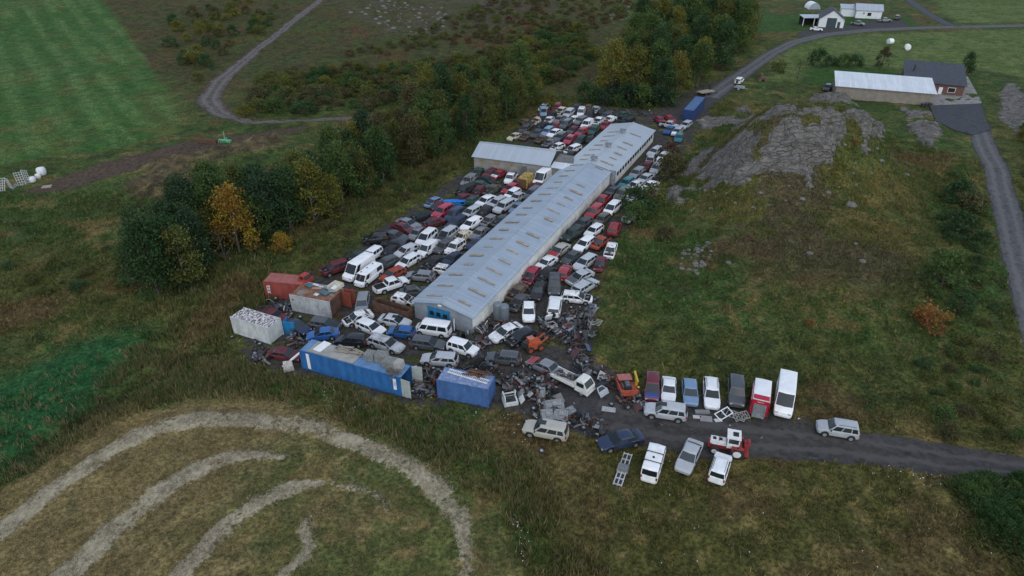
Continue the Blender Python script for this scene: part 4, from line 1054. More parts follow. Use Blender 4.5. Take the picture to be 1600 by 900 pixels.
for px, py in ((937, 250), (960, 229), (982, 207)): ob('roof_vent', ventm, shed, (loc_of(px, py, 3.9)[0], -WF/2, RG-.1))
wm = MB().box((0, 0, 0), (.95, .10, .8)).mesh('shed_window', WGLASS); wfm = MB().box((0, .02, -.43), (1.1, .12, .08)).box((0, .02, .43), (1.1, .12, .08)).mesh('window_frame', GALV)
for k in range(15):
    x = XT+2.0+k*(SH_L-XT-4)/14
    wo = ob('window', wm, shed, (x, -WF-.0, 1.75)); ob('frame', wfm, wo)
ob('ridge_lamp', MB().box((-.34, -4.2, 3.28), (.25, .5, .12)).mesh('ridge_lamp', WHITEP), shed)
# two silos at the right wall
SILO = M('corrugated_silo', (.20, .23, .255), .5, .4, var=.25, sc=3, stretch=(6, 6, .3))
for i, (px, py) in enumerate(((778, 497), (788, 500))):
    p = at(px, py); mb = MB().lathe([(0, .62)]+[(.12*k, .62+.02*(k % 2)) for k in range(1, 19)]+[(2.25, .60), (2.30, .45)], 'Z', 18)
    t = tag(ob('storage_drum', mb.mesh('storage_drum', SILO, 40), None, (p.x, p.y, zat(p.x, p.y))), ('grey ribbed steel drum standing against the shed wall, nearer the gable', 'grey ribbed steel drum standing second from the shed gable')[i], 'drum', 'drums beside the shed')
    ob('lid', MB().lathe([(2.29, .56), (2.36, .50), (2.38, .1)], 'Z', 16).mesh('drum_lid', SILO, 40), t)
# ------------------------------------------------------------------ side shed (annex)
an = thing('side_shed', 'pale-roofed shed with stained concrete wall standing left of the long shed', 'shed', (AN_A.x, AN_A.y, 0), AN_H)
ANE, ANR = 3.0, 4.4
mb = MB(); 
for a, b_ in (((-.3, ANE-.1), (AN_W*.5, ANR)), ((AN_W*.5, ANR), (AN_W+.3, ANE-.1))):
    for k in range(8):
        xa, xb = -.4+(AN_L+.8)*k/8, -.4+(AN_L+.8)*(k+1)/8
        mb.slab((xa, a[0], a[1]), (xb, a[0], a[1]), (xb, b_[0], b_[1]), (xa, b_[0], b_[1]), .08)
mb.box((AN_L/2, AN_W*.5, ANR+.03), (AN_L+.8, .35, .08))
ob('roof', mb.mesh('annex_roof', ROOF_B), an)
ob('front_wall', MB().box((AN_L/2, .12, 1.5), (AN_L, .24, 2.8)).mesh('annex_front', CONCW), an)
ob('rear_wall', MB().box((AN_L/2, AN_W-.12, 1.5), (AN_L, .24, 2.8)).mesh('annex_rear', CONCW), an)
BRN = M('brown_boarding', (.10, .085, .07), .85, var=.3, sc=2, stretch=(1, 1, .2))
for x, mt in ((0.02, CONCW), (AN_L-.22, BRN)):
    vs = [(x, .26, 0), (x, AN_W-.26, 0), (x, AN_W-.26, ANE-.12), (x, AN_W/2, ANR-.15), (x, .26, ANE-.12)]
    ob('gable', MB().add(vs+[(a+.2, b_, c_) for a, b_, c_ in vs], [(0, 1, 2, 3, 4), (9, 8, 7, 6, 5)]+[(i, (i+1) % 5, 5+(i+1) % 5, 5+i) for i in range(5)]).mesh('annex_gable', mt), an)
ob('door', MB().box((AN_L*.68, -.03, 1.1), (1.3, .08, 2.2)).mesh('annex_door', M('dull_grey_door', (.13, .13, .135), .7)), an)
PATCH = M('ochre_wall_patch', (.26, .21, .13), .85, var=.3, sc=2)
for fx in (.12, .31, .50): ob('boarded_window', MB().box((AN_L*fx, -.02, 2.15), (1.4, .06, .75)).mesh('boarded_window', PATCH), an)
ob('lean_to_roof', MB().slab((AN_L+.5, -.2, 2.75), (AN_L+6.2, -.6, 2.65), (AN_L+6.2, 2.2, 2.95), (AN_L+.5, 2.2, 3.0), .1).mesh('lean_to_roof', ROOF_W), an)
ob('lean_to_roof', MB().slab((AN_L+.5, 2.3, 3.0), (AN_L+4.4, 2.3, 2.9), (AN_L+3.4, 6.4, 2.95), (AN_L+.5, 6.6, 3.05), .1).mesh('lean_to_felt', M('grey_felt_roof', (.15, .145, .14), .9, var=.3, sc=1)), an)
ob('lean_to_wall', MB().box((AN_L+3.2, .12, 1.3), (5.8, .2, 2.55)).mesh('lean_to_wall', CONCW), an)
# ------------------------------------------------------------------ shipping containers
def cmat(name, col, patch, amt=.62, top=None): return M(name, col, .55, .0, var=.22, sc=1.4, dirt=(2.6, amt, amt+.07), dcol=patch, stretch=(1, 1, .6))
def container(key, name, label, mt, roofm, Hc=2.59, endm=None, open_end=0, open_top=False, doorm=None, tilt=(0, 0)):
    cx, cy, an_, L_, W_ = CONT[key]; z = min(zat(cx, cy), zat(cx+math.cos(an_)*L_*.4, cy+math.sin(an_)*L_*.4))+.06
    t = thing(name, label, 'container', (cx, cy, z), an_, 'shipping containers'); t.rotation_euler = (tilt[0], tilt[1], an_)
    x0, y0 = L_/2, W_/2
    for s in (-1, 1):                                       # corrugated long sides
        mb = MB(); n_ = int(L_/.28); vs = []; 
        for k in range(n_+1):
            x = -x0+.1+(L_-.2)*k/n_; dpt = [0, .045, .045, 0][k % 4] if True else 0
            vs += [(x, s*(y0-.03-dpt), .16), (x, s*(y0-.03-dpt), Hc-.1)]
        mb.add(vs, [(2*k, 2*k+2, 2*k+3, 2*k+1) for k in range(n_)])
        mb.box((0, s*(y0-.045), .09), (L_-.2, .085, .18)).box((0, s*(y0-.045), Hc-.06), (L_-.2, .085, .12))
        for q in (-1, 1): mb.box((q*(x0-.06), s*(y0-.06), Hc/2), (.15, .15, Hc))
        ob('side_panel', mb.mesh(key+'_side', mt), t)
    ob('floor', MB().box((0, 0, .1), (L_-.25, W_-.25, .14)).mesh(key+'_floor', RUST), t)
    if not open_top:
        rf = MB(); n_ = int(L_/.5)
        rf.box((0, 0, Hc-.05), (L_-.16, W_-.16, .07))
        for k in range(n_): rf.box((-x0+.3+k*(L_-.6)/(n_-1), 0, Hc-.004), (.20, W_-.34, .028))
        ob('roof', rf.mesh(key+'_roof', roofm), t)
    em = endm or mt
    for s in (-1, 1):
        if s == open_end:
            for q in (-1, 1):
                hw_ = W_/2-.02; a_ = R(105 if q > 0 else 95)
                dmesh = MB().box((s*.03, -q*hw_/2, 0), (.07, hw_, Hc-.25)).tube((s*.08, -q*hw_*.3, -Hc/2+.2), (s*.08, -q*hw_*.3, Hc/2-.2), .03).tube((s*.08, -q*hw_*.7, -Hc/2+.2), (s*.08, -q*hw_*.7, Hc/2-.2), .03).mesh(key+'_open_door', doorm or mt)
                o = ob('door', dmesh, t, (s*x0, q*(y0-.03), Hc/2)); o.rotation_euler = (0, 0, s*q*a_)
            continue
        mb = MB().box((s*(x0-.05), 0, Hc/2), (.07, W_-.22, Hc-.22))
        if s == 1:
            for q in (-.75, -.35, .35, .75): mb.tube((s*(x0+.0), q*y0*.9, .2), (s*(x0+.0), q*y0*.9, Hc-.2), .028)
        else:
            for k in range(9): mb.box((s*(x0-.02), -W_/2+.3+k*(W_-.6)/8, Hc/2), (.06, .12, Hc-.3))
        ob('end_panel', mb.mesh(key+'_end', em), t)
    t['h'] = 0; del t['h']; return t, z+Hc
BLU = cmat('container_blue', (.022, .12, .32), (.075, .11, .17), .60); BLU2 = cmat('container_violet_blue', (.055, .125, .30), (.16, .20, .28), .62); BLU3 = cmat('container_navy', (.022, .05, .16), (.03, .05, .12), .7)
ROOFB = cmat('container_roof_blue', (.12, .23, .40), (.20, .22, .24), .60)
REDC = cmat('container_faded_red', (.27, .055, .042), (.16, .07, .05), .62); REDT = cmat('container_roof_pinkred', (.33, .11, .09), (.20, .10, .08), .60)
WHC = cmat('container_chalky_white', (.50, .51, .50), (.20, .12, .09), .66); WHR = M('peeling_white_roof', (.62, .62, .62), .7, var=.15, sc=2, dirt=(3.2, .47, .53), dcol=(.105, .06, .055), stretch=(2.2, .7, 1))
RSW = cmat('container_rust_streaked_white', (.40, .41, .41), (.11, .05, .03), .60); RSR = M('rusted_roof', (.21, .10, .055), .85, var=.5, sc=1.2, dirt=(1.0, .5, .62), dcol=(.20, .185, .17))
BRC = M('brown_rust_panel', (.11, .055, .035), .85, var=.45, sc=1.5, dirt=(3, .55, .7), dcol=(.06, .035, .025))
c1, z1 = container('long_blue', 'shipping_container', 'longest container, bright blue with boards and crates on its roof, by the hay field', BLU, ROOFB, 2.7, open_end=1, doorm=M('pale_green_grey_door', (.36, .40, .37), .6, var=.15))
c2, z2 = container('short_blue', 'shipping_container', 'short violet-blue container with white ladder rails and rusty axles on top', BLU2, cmat('container_roof_pale_violet', (.15, .21, .36), (.27, .30, .38), .52), 2.6)
c3, z3 = container('white', 'shipping_container', 'white container with peeling white paint on its rusty roof, at the yard corner', WHC, WHR, 2.55)
c4, z4 = container('rusty', 'shipping_container', 'rust-streaked white container with open red doors and scrap boards on top', RSW, RSR, 2.6, endm=BRC)
c5, z5 = container('red', 'shipping_container', 'faded red container with white lettering behind the rusty-topped container', REDC, REDT, 2.6)
c6, z6 = container('far_blue', 'shipping_container', 'navy blue container far off at the shed end beside the dirt road', BLU3, cmat('container_roof_navy', (.07, .14, .27), (.1, .16, .26), .6), 2.6)
c7, z7 = container('brown', 'open_container', 'brown rusted open-topped container beside the shed gable', BRC, BRC, 1.7, open_top=True)
for s_, rz_ in ((0, 70), (1, 50)):                           # the red end doors of the rusty container
    o = ob('door', MB().box((.75, 0, 1.2), (1.5, .07, 2.3)).tube((.4, .05, .2), (.4, .05, 2.2), .03).tube((1.1, .05, .2), (1.1, .05, 2.2), .03).mesh('rust_red_door', cmat('rust_red_door', (.24, .055, .035), (.12, .06, .045), .55)), c4, (6.06/2+.05, 1.75-s_*.55, .25)); o.rotation_euler = (0, 0, R(rz_-60))
# pale stripes and lettering on the sides
def stripe(t, key, x, w_, h, zc, mt=WHITEP): ob('pale_stripe', MB().box((x, -CONT[key][4]/2-.012, zc), (w_, .03, h)).mesh('pale_stripe', mt), t)
stripe(c1, 'long_blue', -5.75, .42, 2.2, 1.35); stripe(c1, 'long_blue', 6.0, .40, 1.55, 1.55)
def text(name, s, size, parent, loc, rot, mt, ext=.004, sx=1.0):
    cu = bpy.data.curves.new(name, 'FONT'); cu.body = s; cu.size = size; cu.extrude = ext; cu.align_x = 'CENTER'; cu.align_y = 'CENTER'; cu.materials.append(mt)
    tmp = bpy.data.objects.new(name, cu); COL.objects.link(tmp); dg = bpy.context.evaluated_depsgraph_get(); dg.update()
    me = bpy.data.meshes.new_from_object(tmp.evaluated_get(dg)); me.name = name; bpy.data.objects.remove(tmp); bpy.data.curves.remove(cu)
    o = bpy.data.objects.new(name, me); COL.objects.link(o); o.parent = parent; o.location = loc; o.rotation_euler = rot; o.scale = (sx, 1, 1); return o
text('lettering', 'tex', 1.05, c5, (-2.3, -1.235, 1.35), (R(90), R(90), 0), WHITEP, .01)
text('lettering', 'MSC', .36, c1, (6.0, -1.25, 1.6), (R(90), R(90), 0), BLU, .005)
# things lying on the containers
def on_cont(key, lx, ly, zt):
    cx, cy, an_, L_, W_ = CONT[key]; c_, s_ = math.cos(an_), math.sin(an_); return (cx+c_*lx-s_*ly, cy+s_*lx+c_*ly, zt), an_
p, a = on_cont('long_blue', -2.6, -.05, z1+.02); tag(ob('plywood_sheet', MB().box((0, 0, .05), (6.3, 2.1, .08)).mesh('plywood_sheet', M('worn_grey_ply', (.30, .29, .26), .85, var=.2, sc=1)), None, p, a), 'large grey plywood sheet covering one half of the long blue container roof', 'board')
p, a = on_cont('long_blue', -4.6, .25, z1+.12); tag(ob('white_board', MB().box((0, 0, .04), (1.1, 1.9, .07), rz=-.12).mesh('white_board', WHITEP), None, p, a), 'white board lying on the plywood on the long blue container', 'board')
for i, (lx, lab) in enumerate(((-1.9, 'bundle of weathered planks nearer the white board, on the long blue container'), (.0, 'bundle of weathered planks nearer the grey crates, on the long blue container'))):
    p, a = on_cont('long_blue', lx, .7, z1+.1); mb = MB()
    for k in range(12): mb.box((RNG.uniform(-.3, .3), RNG.uniform(-.5, .5), .06+.05*(k//3)), (RNG.uniform(1.2, 2.0), .16, .045), rz=RNG.uniform(-.35, .35))
    tag(ob('plank_bundle', mb.mesh('plank_bundle', WOODM), None, p, a), lab, 'planks', 'timber on the long container')
CRG = M('grey_wrapped_crate', (.21, .22, .21), .8, var=.3, sc=4, dirt=(5, .55, .7), dcol=(.32, .31, .28))
for i, (lx, ly, s_, lab) in enumerate(((1.9, .55, 1.1, 'low grey crate next to the plank bundle on the long blue container'), (3.3, .75, 1.3, 'tallest grey ribbed crate on the long blue container'), (4.7, .15, 1.25, 'grey crate with a flat lid on the long blue container'), (5.6, .3, 1.15, 'pale grey crate draped with a cloth on the long blue container'))):
    p, a = on_cont('long_blue', lx, ly, z1+.01); mb = MB().box((0, 0, .42*s_), (1.15*s_, 1.1, .80*s_), taper=.93)
    for k in range(5): mb.box((-.5*s_+k*.25*s_, -.56, .4*s_), (.06, .08, .75*s_)); mb.box((-.45*s_+k*.22*s_, 0, .83*s_), (.08, 1.0, .05))
    tag(ob('crate', mb.mesh('crate', CRG if i < 3 else M('pale_crate', (.38, .37, .35), .8, var=.25, sc=4)), None, p, a+RNG.uniform(-.15, .15)), lab, 'crate', 'crates on the long container')
p, a = on_cont('long_blue', 5.55, -.85, z1); mb = MB()
for k in range(14): mb.box((RNG.uniform(-.7, .7), RNG.uniform(-.35, .3), .1+.03*k), (RNG.uniform(.8, 1.5), .11, .05), rz=RNG.uniform(-1.2, 1.2), ry=RNG.uniform(-.3, .3))
tag(ob('broken_pallet', mb.mesh('broken_pallet', M('dark_old_wood', (.14, .11, .085), .9, var=.4, sc=5)), None, p, a), 'broken wooden pallet hanging over the long blue container edge', 'pallet')
p, a = on_cont('short_blue', .2, .25, z2+.02); mb = MB()
for y in (-.28, .28): mb.box((0, y, .07), (5.0, .09, .12))
for k in range(22): mb.box((-2.4+k*.228, 0, .07), (.07, .56, .05))
tag(ob('ladder_rail', mb.mesh('ladder_rail', M('white_metal_rail', (.66, .68, .70), .4)), None, p, a-.14), 'white ladder-like rail lying lengthwise on the short blue container', 'ladder')
p, a = on_cont('short_blue', 1.1, .75, z2+.02); mb = MB()
for k in range(9): mb.tube((RNG.uniform(-1.7, -.6), RNG.uniform(-.4, .4), .1+.05*k), (RNG.uniform(.5, 1.9), RNG.uniform(-.4, .4), .1+.05*k), RNG.uniform(.05, .09))
for k in range(5): mb.box((RNG.uniform(-1.2, 1.2), RNG.uniform(-.3, .3), .25), (.4, .3, .3), rz=RNG.uniform(0, 3))
tag(ob('rusty_axle_stack', mb.mesh('rusty_axle_stack', RUST), None, p, a), 'stack of rusty axles on the back of the short blue container', 'axles')
JUNKC = [M('junk_white', (.6, .61, .6), .6), M('junk_teal', (.06, .13, .16), .4), M('junk_grey', (.25, .25, .24), .8), M('junk_pink', (.36, .2, .16), .7)]
for i, (lx, ly, sx, sy, mi, lab) in enumerate(((-1.7, 1.0, 1.1, .7, 1, 'dark teal panel near the far edge of the rusty container roof'), (-.9, 1.35, .9, .35, 0, 'small white board at the back edge of the rusty container roof'), (.1, 1.15, .8, .3, 0, 'second white board, mid back edge of the rusty container roof'), (-.2, .55, 1.3, .5, 3, 'pinkish board in the middle of the rusty container roof'), (1.3, -.1, 1.5, .9, 1, 'teal window sheet lying on the rusty container roof'), (.6, -.9, .6, .5, 0, 'small cream board near the front edge of the rusty container roof'), (1.2, 1.2, 1.5, .8, 2, 'grey board pile beside the white cab on the rusty container'), (2.1, .6, 1.0, .8, 2, 'grey sheet near the open red doors on the rusty container'))):
    p, a = on_cont('rusty', lx, ly, z4+.03+.02*i); tag(ob('scrap_board', MB().box((0, 0, .05), (sx, sy, .08), rz=.2*(i % 4)-.3).mesh('scrap_board', JUNKC[mi]), None, p, a), lab, 'board', 'boards on the rusty container')
p, a = on_cont('rusty', 2.1, 1.5, z4+.05)
t = tag(ob('truck_bed', MB().box((0, 0, .12), (1.7, 1.5, .1), 0).box((0, .72, .35), (1.7, .08, .5), 0).box((0, -.72, .35), (1.7, .08, .5), 0).box((.82, 0, .35), (.08, 1.5, .5), 0).box((-.2, 0, .2), (.9, .8, .06), 1).mesh('truck_bed', [M('cream_bed', (.56, .53, .44), .6), WHITEP]), None, p, a+R(80)), 'cream truck bed box lying on the rusty container', 'truck bed')
mb = MB().box((0, 0, .45), (1.5, 1.5, .6), 0).box((-.1, 0, 1.0), (1.0, 1.35, .6), 0, taper=.86).box((0, 0, .1), (1.7, 1.3, .25), 2)
mb.box((.45, 0, 1.0), (.1, 1.15, .42), 1, ry=-.35).box((-.1, -.66, 1.0), (.6, .06, .36), 1).box((-.1, .66, 1.0), (.6, .06, .36), 1).box((-.72, 0, .55), (.12, 1.2, .35), 2)
p, a = on_cont('red', 2.6, .2, z5-.5); tag(ob('pickup_cab', mb.mesh('pickup_cab', [M('cab_red', (.36, .04, .035), .45), GLASS, PLAST]), None, p, a-.3), 'cut-off red pickup cab resting at the end of the red container', 'car cab')
p = at(454, 522); tag(ob('blue_panel', MB().box((0, 0, .9), (1.5, .12, 1.8)).box((-.78, .6, .9), (.12, 1.3, 1.8)).box((0, .05, 1.8), (1.62, .2, .05)).mesh('blue_panel', cmat('bright_blue_panel', (.015, .17, .36), (.01, .1, .2), .6)), None, (p.x, p.y, zat(p.x, p.y)), -.15), 'bright blue upright metal box beside the peeling white container', 'metal box')
p = at(645, 594); tag(ob('white_door', MB().box((0, 0, .95), (1.3, .09, 1.9), rx=-.1).box((0, -.08, .6), (1.2, .02, .03), rx=-.1).box((0, -.04, 1.3), (1.2, .02, .03), rx=-.1).mesh('white_door', M('greenish_white_door', (.50, .54, .50), .6)), None, (p.x, p.y, zat(p.x, p.y)), .35), 'greenish-white upright door beside the long blue container\'s open end', 'door')
p = at(459, 570); tag(ob('white_beam', MB().box((0, 0, .9), (2.9, .22, .16), ry=-.35).mesh('white_beam', WHITEP), None, (p.x, p.y, zat(p.x, p.y)), .75), 'white beam leaning against the near corner of the long blue container', 'beam')
p = at(457, 573); tag(ob('cream_tank', MB().box((0, 0, .5), (1.2, 1.0, .9), taper=.85).box((.2, -.45, .6), (.5, .2, .4)).box((-.3, 0, 1.0), (.4, .6, .2)).mesh('cream_tank', M('cream_shell', (.48, .45, .40), .7, var=.25, dirt=(4, .55, .7))), None, (p.x-.3, p.y-.5, zat(p.x, p.y)), .4), 'cream plastic shell at the near end of the long blue container', 'shell')
# ------------------------------------------------------------------ farm buildings in the distance
def house(name, label, cat, a, b_, depth, eave, ridge, wallm, roofm, group=None, mono=False, wins=(), doors=(), gable_front=False, over=.4):
    """front wall foot seen from a (left) to b_ (right); gabled along the front unless gable_front"""
    A, B = at(*a), at(*b_); d = Vector((B.x-A.x, B.y-A.y)); L_ = d.length; an_ = math.atan2(d.y, d.x); z = min(zat(A.x, A.y), zat(B.x, B.y))-.1
    t = thing(name, label, cat, (A.x, A.y, z), an_, group); W_ = depth
    ob('wall', MB().box((L_/2, .1, eave/2), (L_, .2, eave)).box((L_/2, W_-.1, eave/2), (L_, .2, eave)).box((.1, W_/2, eave/2), (.2, W_-.42, eave)).box((L_-.1, W_/2, eave/2), (.2, W_-.42, eave)).mesh('wall', wallm), t)
    rf = MB()
    if mono: rf.slab((-over, -over, eave), (L_+over, -over, eave), (L_+over, W_+over, ridge), (-over, W_+over, ridge), .12)
    elif gable_front:
        rf.slab((-over, -over, eave-.1), (L_/2, -over, ridge), (L_/2, W_+over, ridge), (-over, W_+over, eave-.1), -.12); rf.slab((L_/2, -over, ridge), (L_+over, -over, eave-.1), (L_+over, W_+over, eave-.1), (L_/2, W_+over, ridge), -.12)
        for y in (0.0, W_-.2): 
            vs = [(0.02, y, eave-.02), (L_-.02, y, eave-.02), (L_/2, y, ridge-.15)]; ob('gable', MB().add(vs+[(p_[0], p_[1]+.2, p_[2]) for p_ in vs], [(0, 1, 2), (5, 4, 3), (0, 3, 4, 1), (1, 4, 5, 2), (2, 5, 3, 0)]).mesh('gable', wallm), t)
    else:
        rf.slab((-over, -over, eave-.1), (L_+over, -over, eave-.1), (L_+over, W_/2, ridge), (-over, W_/2, ridge), .12); rf.slab((-over, W_/2, ridge), (L_+over, W_/2, ridge), (L_+over, W_+over, eave-.1), (-over, W_+over, eave-.1), .12)
        for x in (.02, L_-.22):
            vs = [(x, .02, eave-.02), (x, W_-.02, eave-.02), (x, W_/2, ridge-.15)]; ob('gable', MB().add(vs+[(p_[0]+.2, p_[1], p_[2]) for p_ in vs], [(0, 1, 2), (5, 4, 3), (0, 3, 4, 1), (1, 4, 5, 2), (2, 5, 3, 0)]).mesh('gable', wallm), t)
    ob('roof', rf.mesh('roof', roofm), t)
    for fx, zc, w_, h in wins:
        fo_ = ob('window', MB().box((L_*fx, -.02, zc), (w_+.2, .06, h+.2)).mesh('window', WHITEP), t); ob('pane', MB().box((L_*fx, -.045, zc), (w_, .06, h)).mesh('pane', WGLASS), fo_)
    for fx, w_, h, mt in doors: ob('door', MB().box((L_*fx, -.03, h/2), (w_, .08, h)).mesh('house_door', mt), t)
    return t, L_
BRICK = M('red_brown_brick', (.15, .075, .058), .9, var=.3, sc=3); DKROOF = M('dark_slate_roof', (.045, .052, .065), .7, var=.25, sc=1.2); WHW = M('white_house_wall', (.70, .71, .72), .8, var=.08, sc=1)
BEI = M('beige_render_wall', (.25, .215, .175), .9, var=.18, sc=.8); DGRN = M('dark_green_door', (.035, .06, .065), .6)
house('white_roofed_barn', 'long beige barn with a white roof beside the rock hill', 'barn', (1303, 153), (1455, 166), 9.5, 3.3, 4.8, BEI, ROOF_W, mono=True)
hb, Lb = house('brick_house', 'dark-roofed brick house behind the white-roofed barn', 'house', (1410, 142), (1503, 151), 12.5, 2.9, 5.6, BRICK, DKROOF, mono=True, wins=((.80, 1.5, 1.6, 1.1),), doors=((.62, .9, 2.0, WHITEP),))
ob('chimney', MB().box((2.0, 6.0, 5.2), (.5, .5, 1.5)).mesh('chimney', PLAST), hb)
hg, Lg = house('white_garage', 'white garage with a steep dark roof and dark green door', 'garage', (1278, 42), (1317, 44), 9.0, 3.0, 6.3, WHW, DKROOF, gable_front=True, doors=((.50, 3.4, 3.5, DGRN), (.80, 1.0, 2.2, DGRN)))
hc, Lc = house('white_house', 'white bungalow with pale roof and dark window at the top of the fields', 'house', (1336, 28), (1376, 30), 8.5, 3.2, 5.0, WHW, ROOF_B, wins=((.52, 1.7, 1.4, 1.2), (.3, 2.0, .5, .5)))
ob('side_wing', MB().box((-2.7, 5.2, 1.55), (5.2, 5.4, 3.1)).mesh('side_wing', WHW), hc); ob('wing_roof', MB().slab((-5.7, 2.2, 3.15), (.3, 2.2, 3.15), (.3, 8.2, 4.0), (-5.7, 8.2, 4.0), .12).mesh('wing_roof', ROOF_B), hc)
p = at(1262, 40); t = thing('open_lean_to', 'open dark lean-to shed attached left of the white garage', 'shed', (p.x, p.y, zat(p.x, p.y)))
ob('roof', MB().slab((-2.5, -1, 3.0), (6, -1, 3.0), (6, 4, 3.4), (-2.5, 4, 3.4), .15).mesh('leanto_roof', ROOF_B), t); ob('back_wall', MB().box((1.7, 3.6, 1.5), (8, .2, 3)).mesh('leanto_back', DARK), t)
for x in (-2.3, 1.8, 5.6): ob('post', MB().box((x, -.8, 1.5), (.18, .18, 3.0)).mesh('post', WHITEP), t)
p = at(1269, 13); mb = MB(); nn = 10
for k in range(nn):
    a0, a1 = math.pi*k/nn, math.pi*(k+1)/nn
    mb.quad((math.cos(a0)*3.6, -4, math.sin(a0)*3.2), (math.cos(a1)*3.6, -4, math.sin(a1)*3.2), (math.cos(a1)*3.6, 4, math.sin(a1)*3.2), (math.cos(a0)*3.6, 4, math.sin(a0)*3.2))
t = tag(ob('tunnel_shelter', mb.mesh('tunnel_cover', M('white_tarpaulin', (.72, .74, .76), .5, var=.1)), None, (p.x, p.y, zat(p.x, p.y))), 'white rounded tunnel shelter left of the white house', 'shelter'); t.scale = (.68, .7, .8)
ob('end_panel', MB().add([(math.cos(math.pi*k/nn)*3.5, -3.9, math.sin(math.pi*k/nn)*3.1) for k in range(nn+1)], [tuple(range(nn+1))]).mesh('tunnel_end', M('grey_tarpaulin', (.30, .34, .40), .6)), t)
for i, (px, py) in enumerate(((1390, 69), (1417, 78))):
    p = at(px, py); t = tag(ob('hay_bale', MB().lathe([(-.7, .55), (-.66, .72), (-.3, .76), (.3, .76), (.66, .72), (.7, .55)], 'X', 18, c=(0, 0, .74)).mesh('hay_bale', M('white_bale_wrap', (.80, .80, .78), .35, var=.1), 50), None, (p.x, p.y, zat(p.x, p.y)), .3+i), ('white wrapped hay bale nearer the houses in the mown field', 'white wrapped hay bale nearer the dark-roofed house')[i], 'bale', 'hay bales'); t.scale = (1.25, 1.25, 1.25)
# far cars and small vehicles at the farm
for k, cn, f, r_, lab, cat, fl in (('O', 'white', (1161, 122), (1149, 132), 'white off-road car with a dark rear window on the far gravel road', 'off-road car', 'p'), ('T', 'grey', (1348, 38), (1332, 36), 'grey pickup in front of the white house wing', 'pickup', ''),
        ('O', 'dark grey', (1405, 26), (1399, 30), 'dark off-road car parked right of the white house', 'off-road car', ''), ('S', 'white', (1283, 46), (1268, 45), 'white car low beside the garage and lean-to', 'car', ''), ('E', 'black', (1290, 140), (1296, 132), 'black estate car at the left end of the white-roofed barn', 'estate car', ''), ('T', 'grey', (1390, 32), (1374, 32), 'grey flat-bed truck at the white house gable', 'truck', '')):
    a, b_ = at(*f, .6), at(*r_, .6); x, y = (a.x+b_.x)/2, (a.y+b_.y)/2
    spawn(KN[k], lab, cat, (x, y, zat(x, y)), math.atan2(a.y-b_.y, a.x-b_.x), COLS[cn], 'vehicles at the far farm', fl, 1.0, 1)
p = at(1155, 140); tag(ob('car_trailer', MB().box((0, 0, .55), (2.4, 1.5, .08)).box((0, .75, .75), (2.4, .06, .35)).box((0, -.75, .75), (2.4, .06, .35)).box((1.7, 0, .5), (1.3, .1, .1)).lathe([(-.1, .3), (.1, .3)], c=(0, .85, .3)).lathe([(-.1, .3), (.1, .3)], c=(0, -.85, .3)).mesh('car_trailer', GALV), None, (p.x, p.y, zat(p.x, p.y)), -.6), 'small grey trailer behind the white car on the far road', 'trailer')
p = at(1102, 148); tag(ob('flat_trailer', MB().box((0, 0, .9), (4.6, 2.2, .16), 1).box((0, 0, .6), (4.4, .8, .2), 0).lathe([(-.15, .42), (.15, .42)], c=(-.6, 1.0, .42)).lathe([(-.15, .42), (.15, .42)], c=(-.6, -1.0, .42)).lathe([(-.15, .42), (.15, .42)], c=(.6, -1.0, .42)).box((2.0, .6, 1.3), (.5, .5, .8), 0).mesh('flat_trailer', [PLAST, WOODM]), None, (p.x, p.y, zat(p.x, p.y)), .5), 'flat timber trailer behind the navy blue container', 'trailer')
p = at(1191, 126); mb = MB().box((0, 0, .9), (1.6, 1.0, .7), 0).box((-.5, 0, 1.6), (.7, .9, .9), 0)
for x in (-.9, .8):
    for y in (-.7, .7): mb.lathe([(-.15, .55), (.15, .55)], c=(x, y, .55))
tag(ob('small_tractor', mb.mesh('small_tractor', M('brown_machine', (.12, .075, .05), .7)), None, (p.x, p.y, zat(p.x, p.y))), 'small dark brown tractor beside the far road', 'tractor')
for i, px in enumerate((1441, 1446, 1451)):
    p = at(px, 167); tag(ob('wheelie_bin', MB().box((0, 0, .5), (.6, .7, 1.0), 0, taper=1.12).box((0, 0, 1.04), (.66, .76, .08), 1).mesh('wheelie_bin', [PLAST, M('bin_lid', (.08, .1, .1), .6)]), None, (p.x, p.y, zat(p.x, p.y))), ('bin nearest the barn end', 'middle bin of three at the barn corner', 'bin nearest the tarmac of three at the barn')[i]+', black plastic', 'bin', 'bins at the barn')
# ------------------------------------------------------------------ tractor on the verge
def wheel_mesh(r, w_, rimcol, nm): 
    return MB().lathe([(-w_/2, r*.55), (-w_/2, r*.9), (-w_*.35, r), (w_*.35, r), (w_/2, r*.9), (w_/2, r*.55)], n=20).mesh(nm, TYRE, 40), MB().lathe([(-w_/2-.02, r*.56), (-w_*.3, r*.45), (-w_*.3, .05)], n=12).lathe([(w_/2+.02, r*.56), (w_*.3, r*.45), (w_*.3, .05)], n=12).mesh(nm+'_rim', rimcol)
a, b_ = at(1112, 694, .6), at(1160, 703, .6)
t = thing('tractor', 'red and white tractor with a white cab on the verge of the gravel track', 'tractor', ((a.x+b_.x)/2, (a.y+b_.y)/2, zat((a.x+b_.x)/2, (a.y+b_.y)/2)), math.atan2(a.y-b_.y, a.x-b_.x))
RD = M('tractor_red', (.30, .03, .03), .5, var=.3, sc=4, dirt=(5, .6, .75)); TW = M('tractor_white', (.70, .70, .68), .5, var=.15, sc=4, dirt=(5, .62, .75), dcol=(.3, .28, .25))
ob('chassis', MB().box((.3, 0, .75), (3.0, .62, .5)).box((-.9, 0, .95), (1.0, 1.1, .5)).box((1.75, 0, .85), (.3, .8, .6)).mesh('tractor_chassis', RD), t)
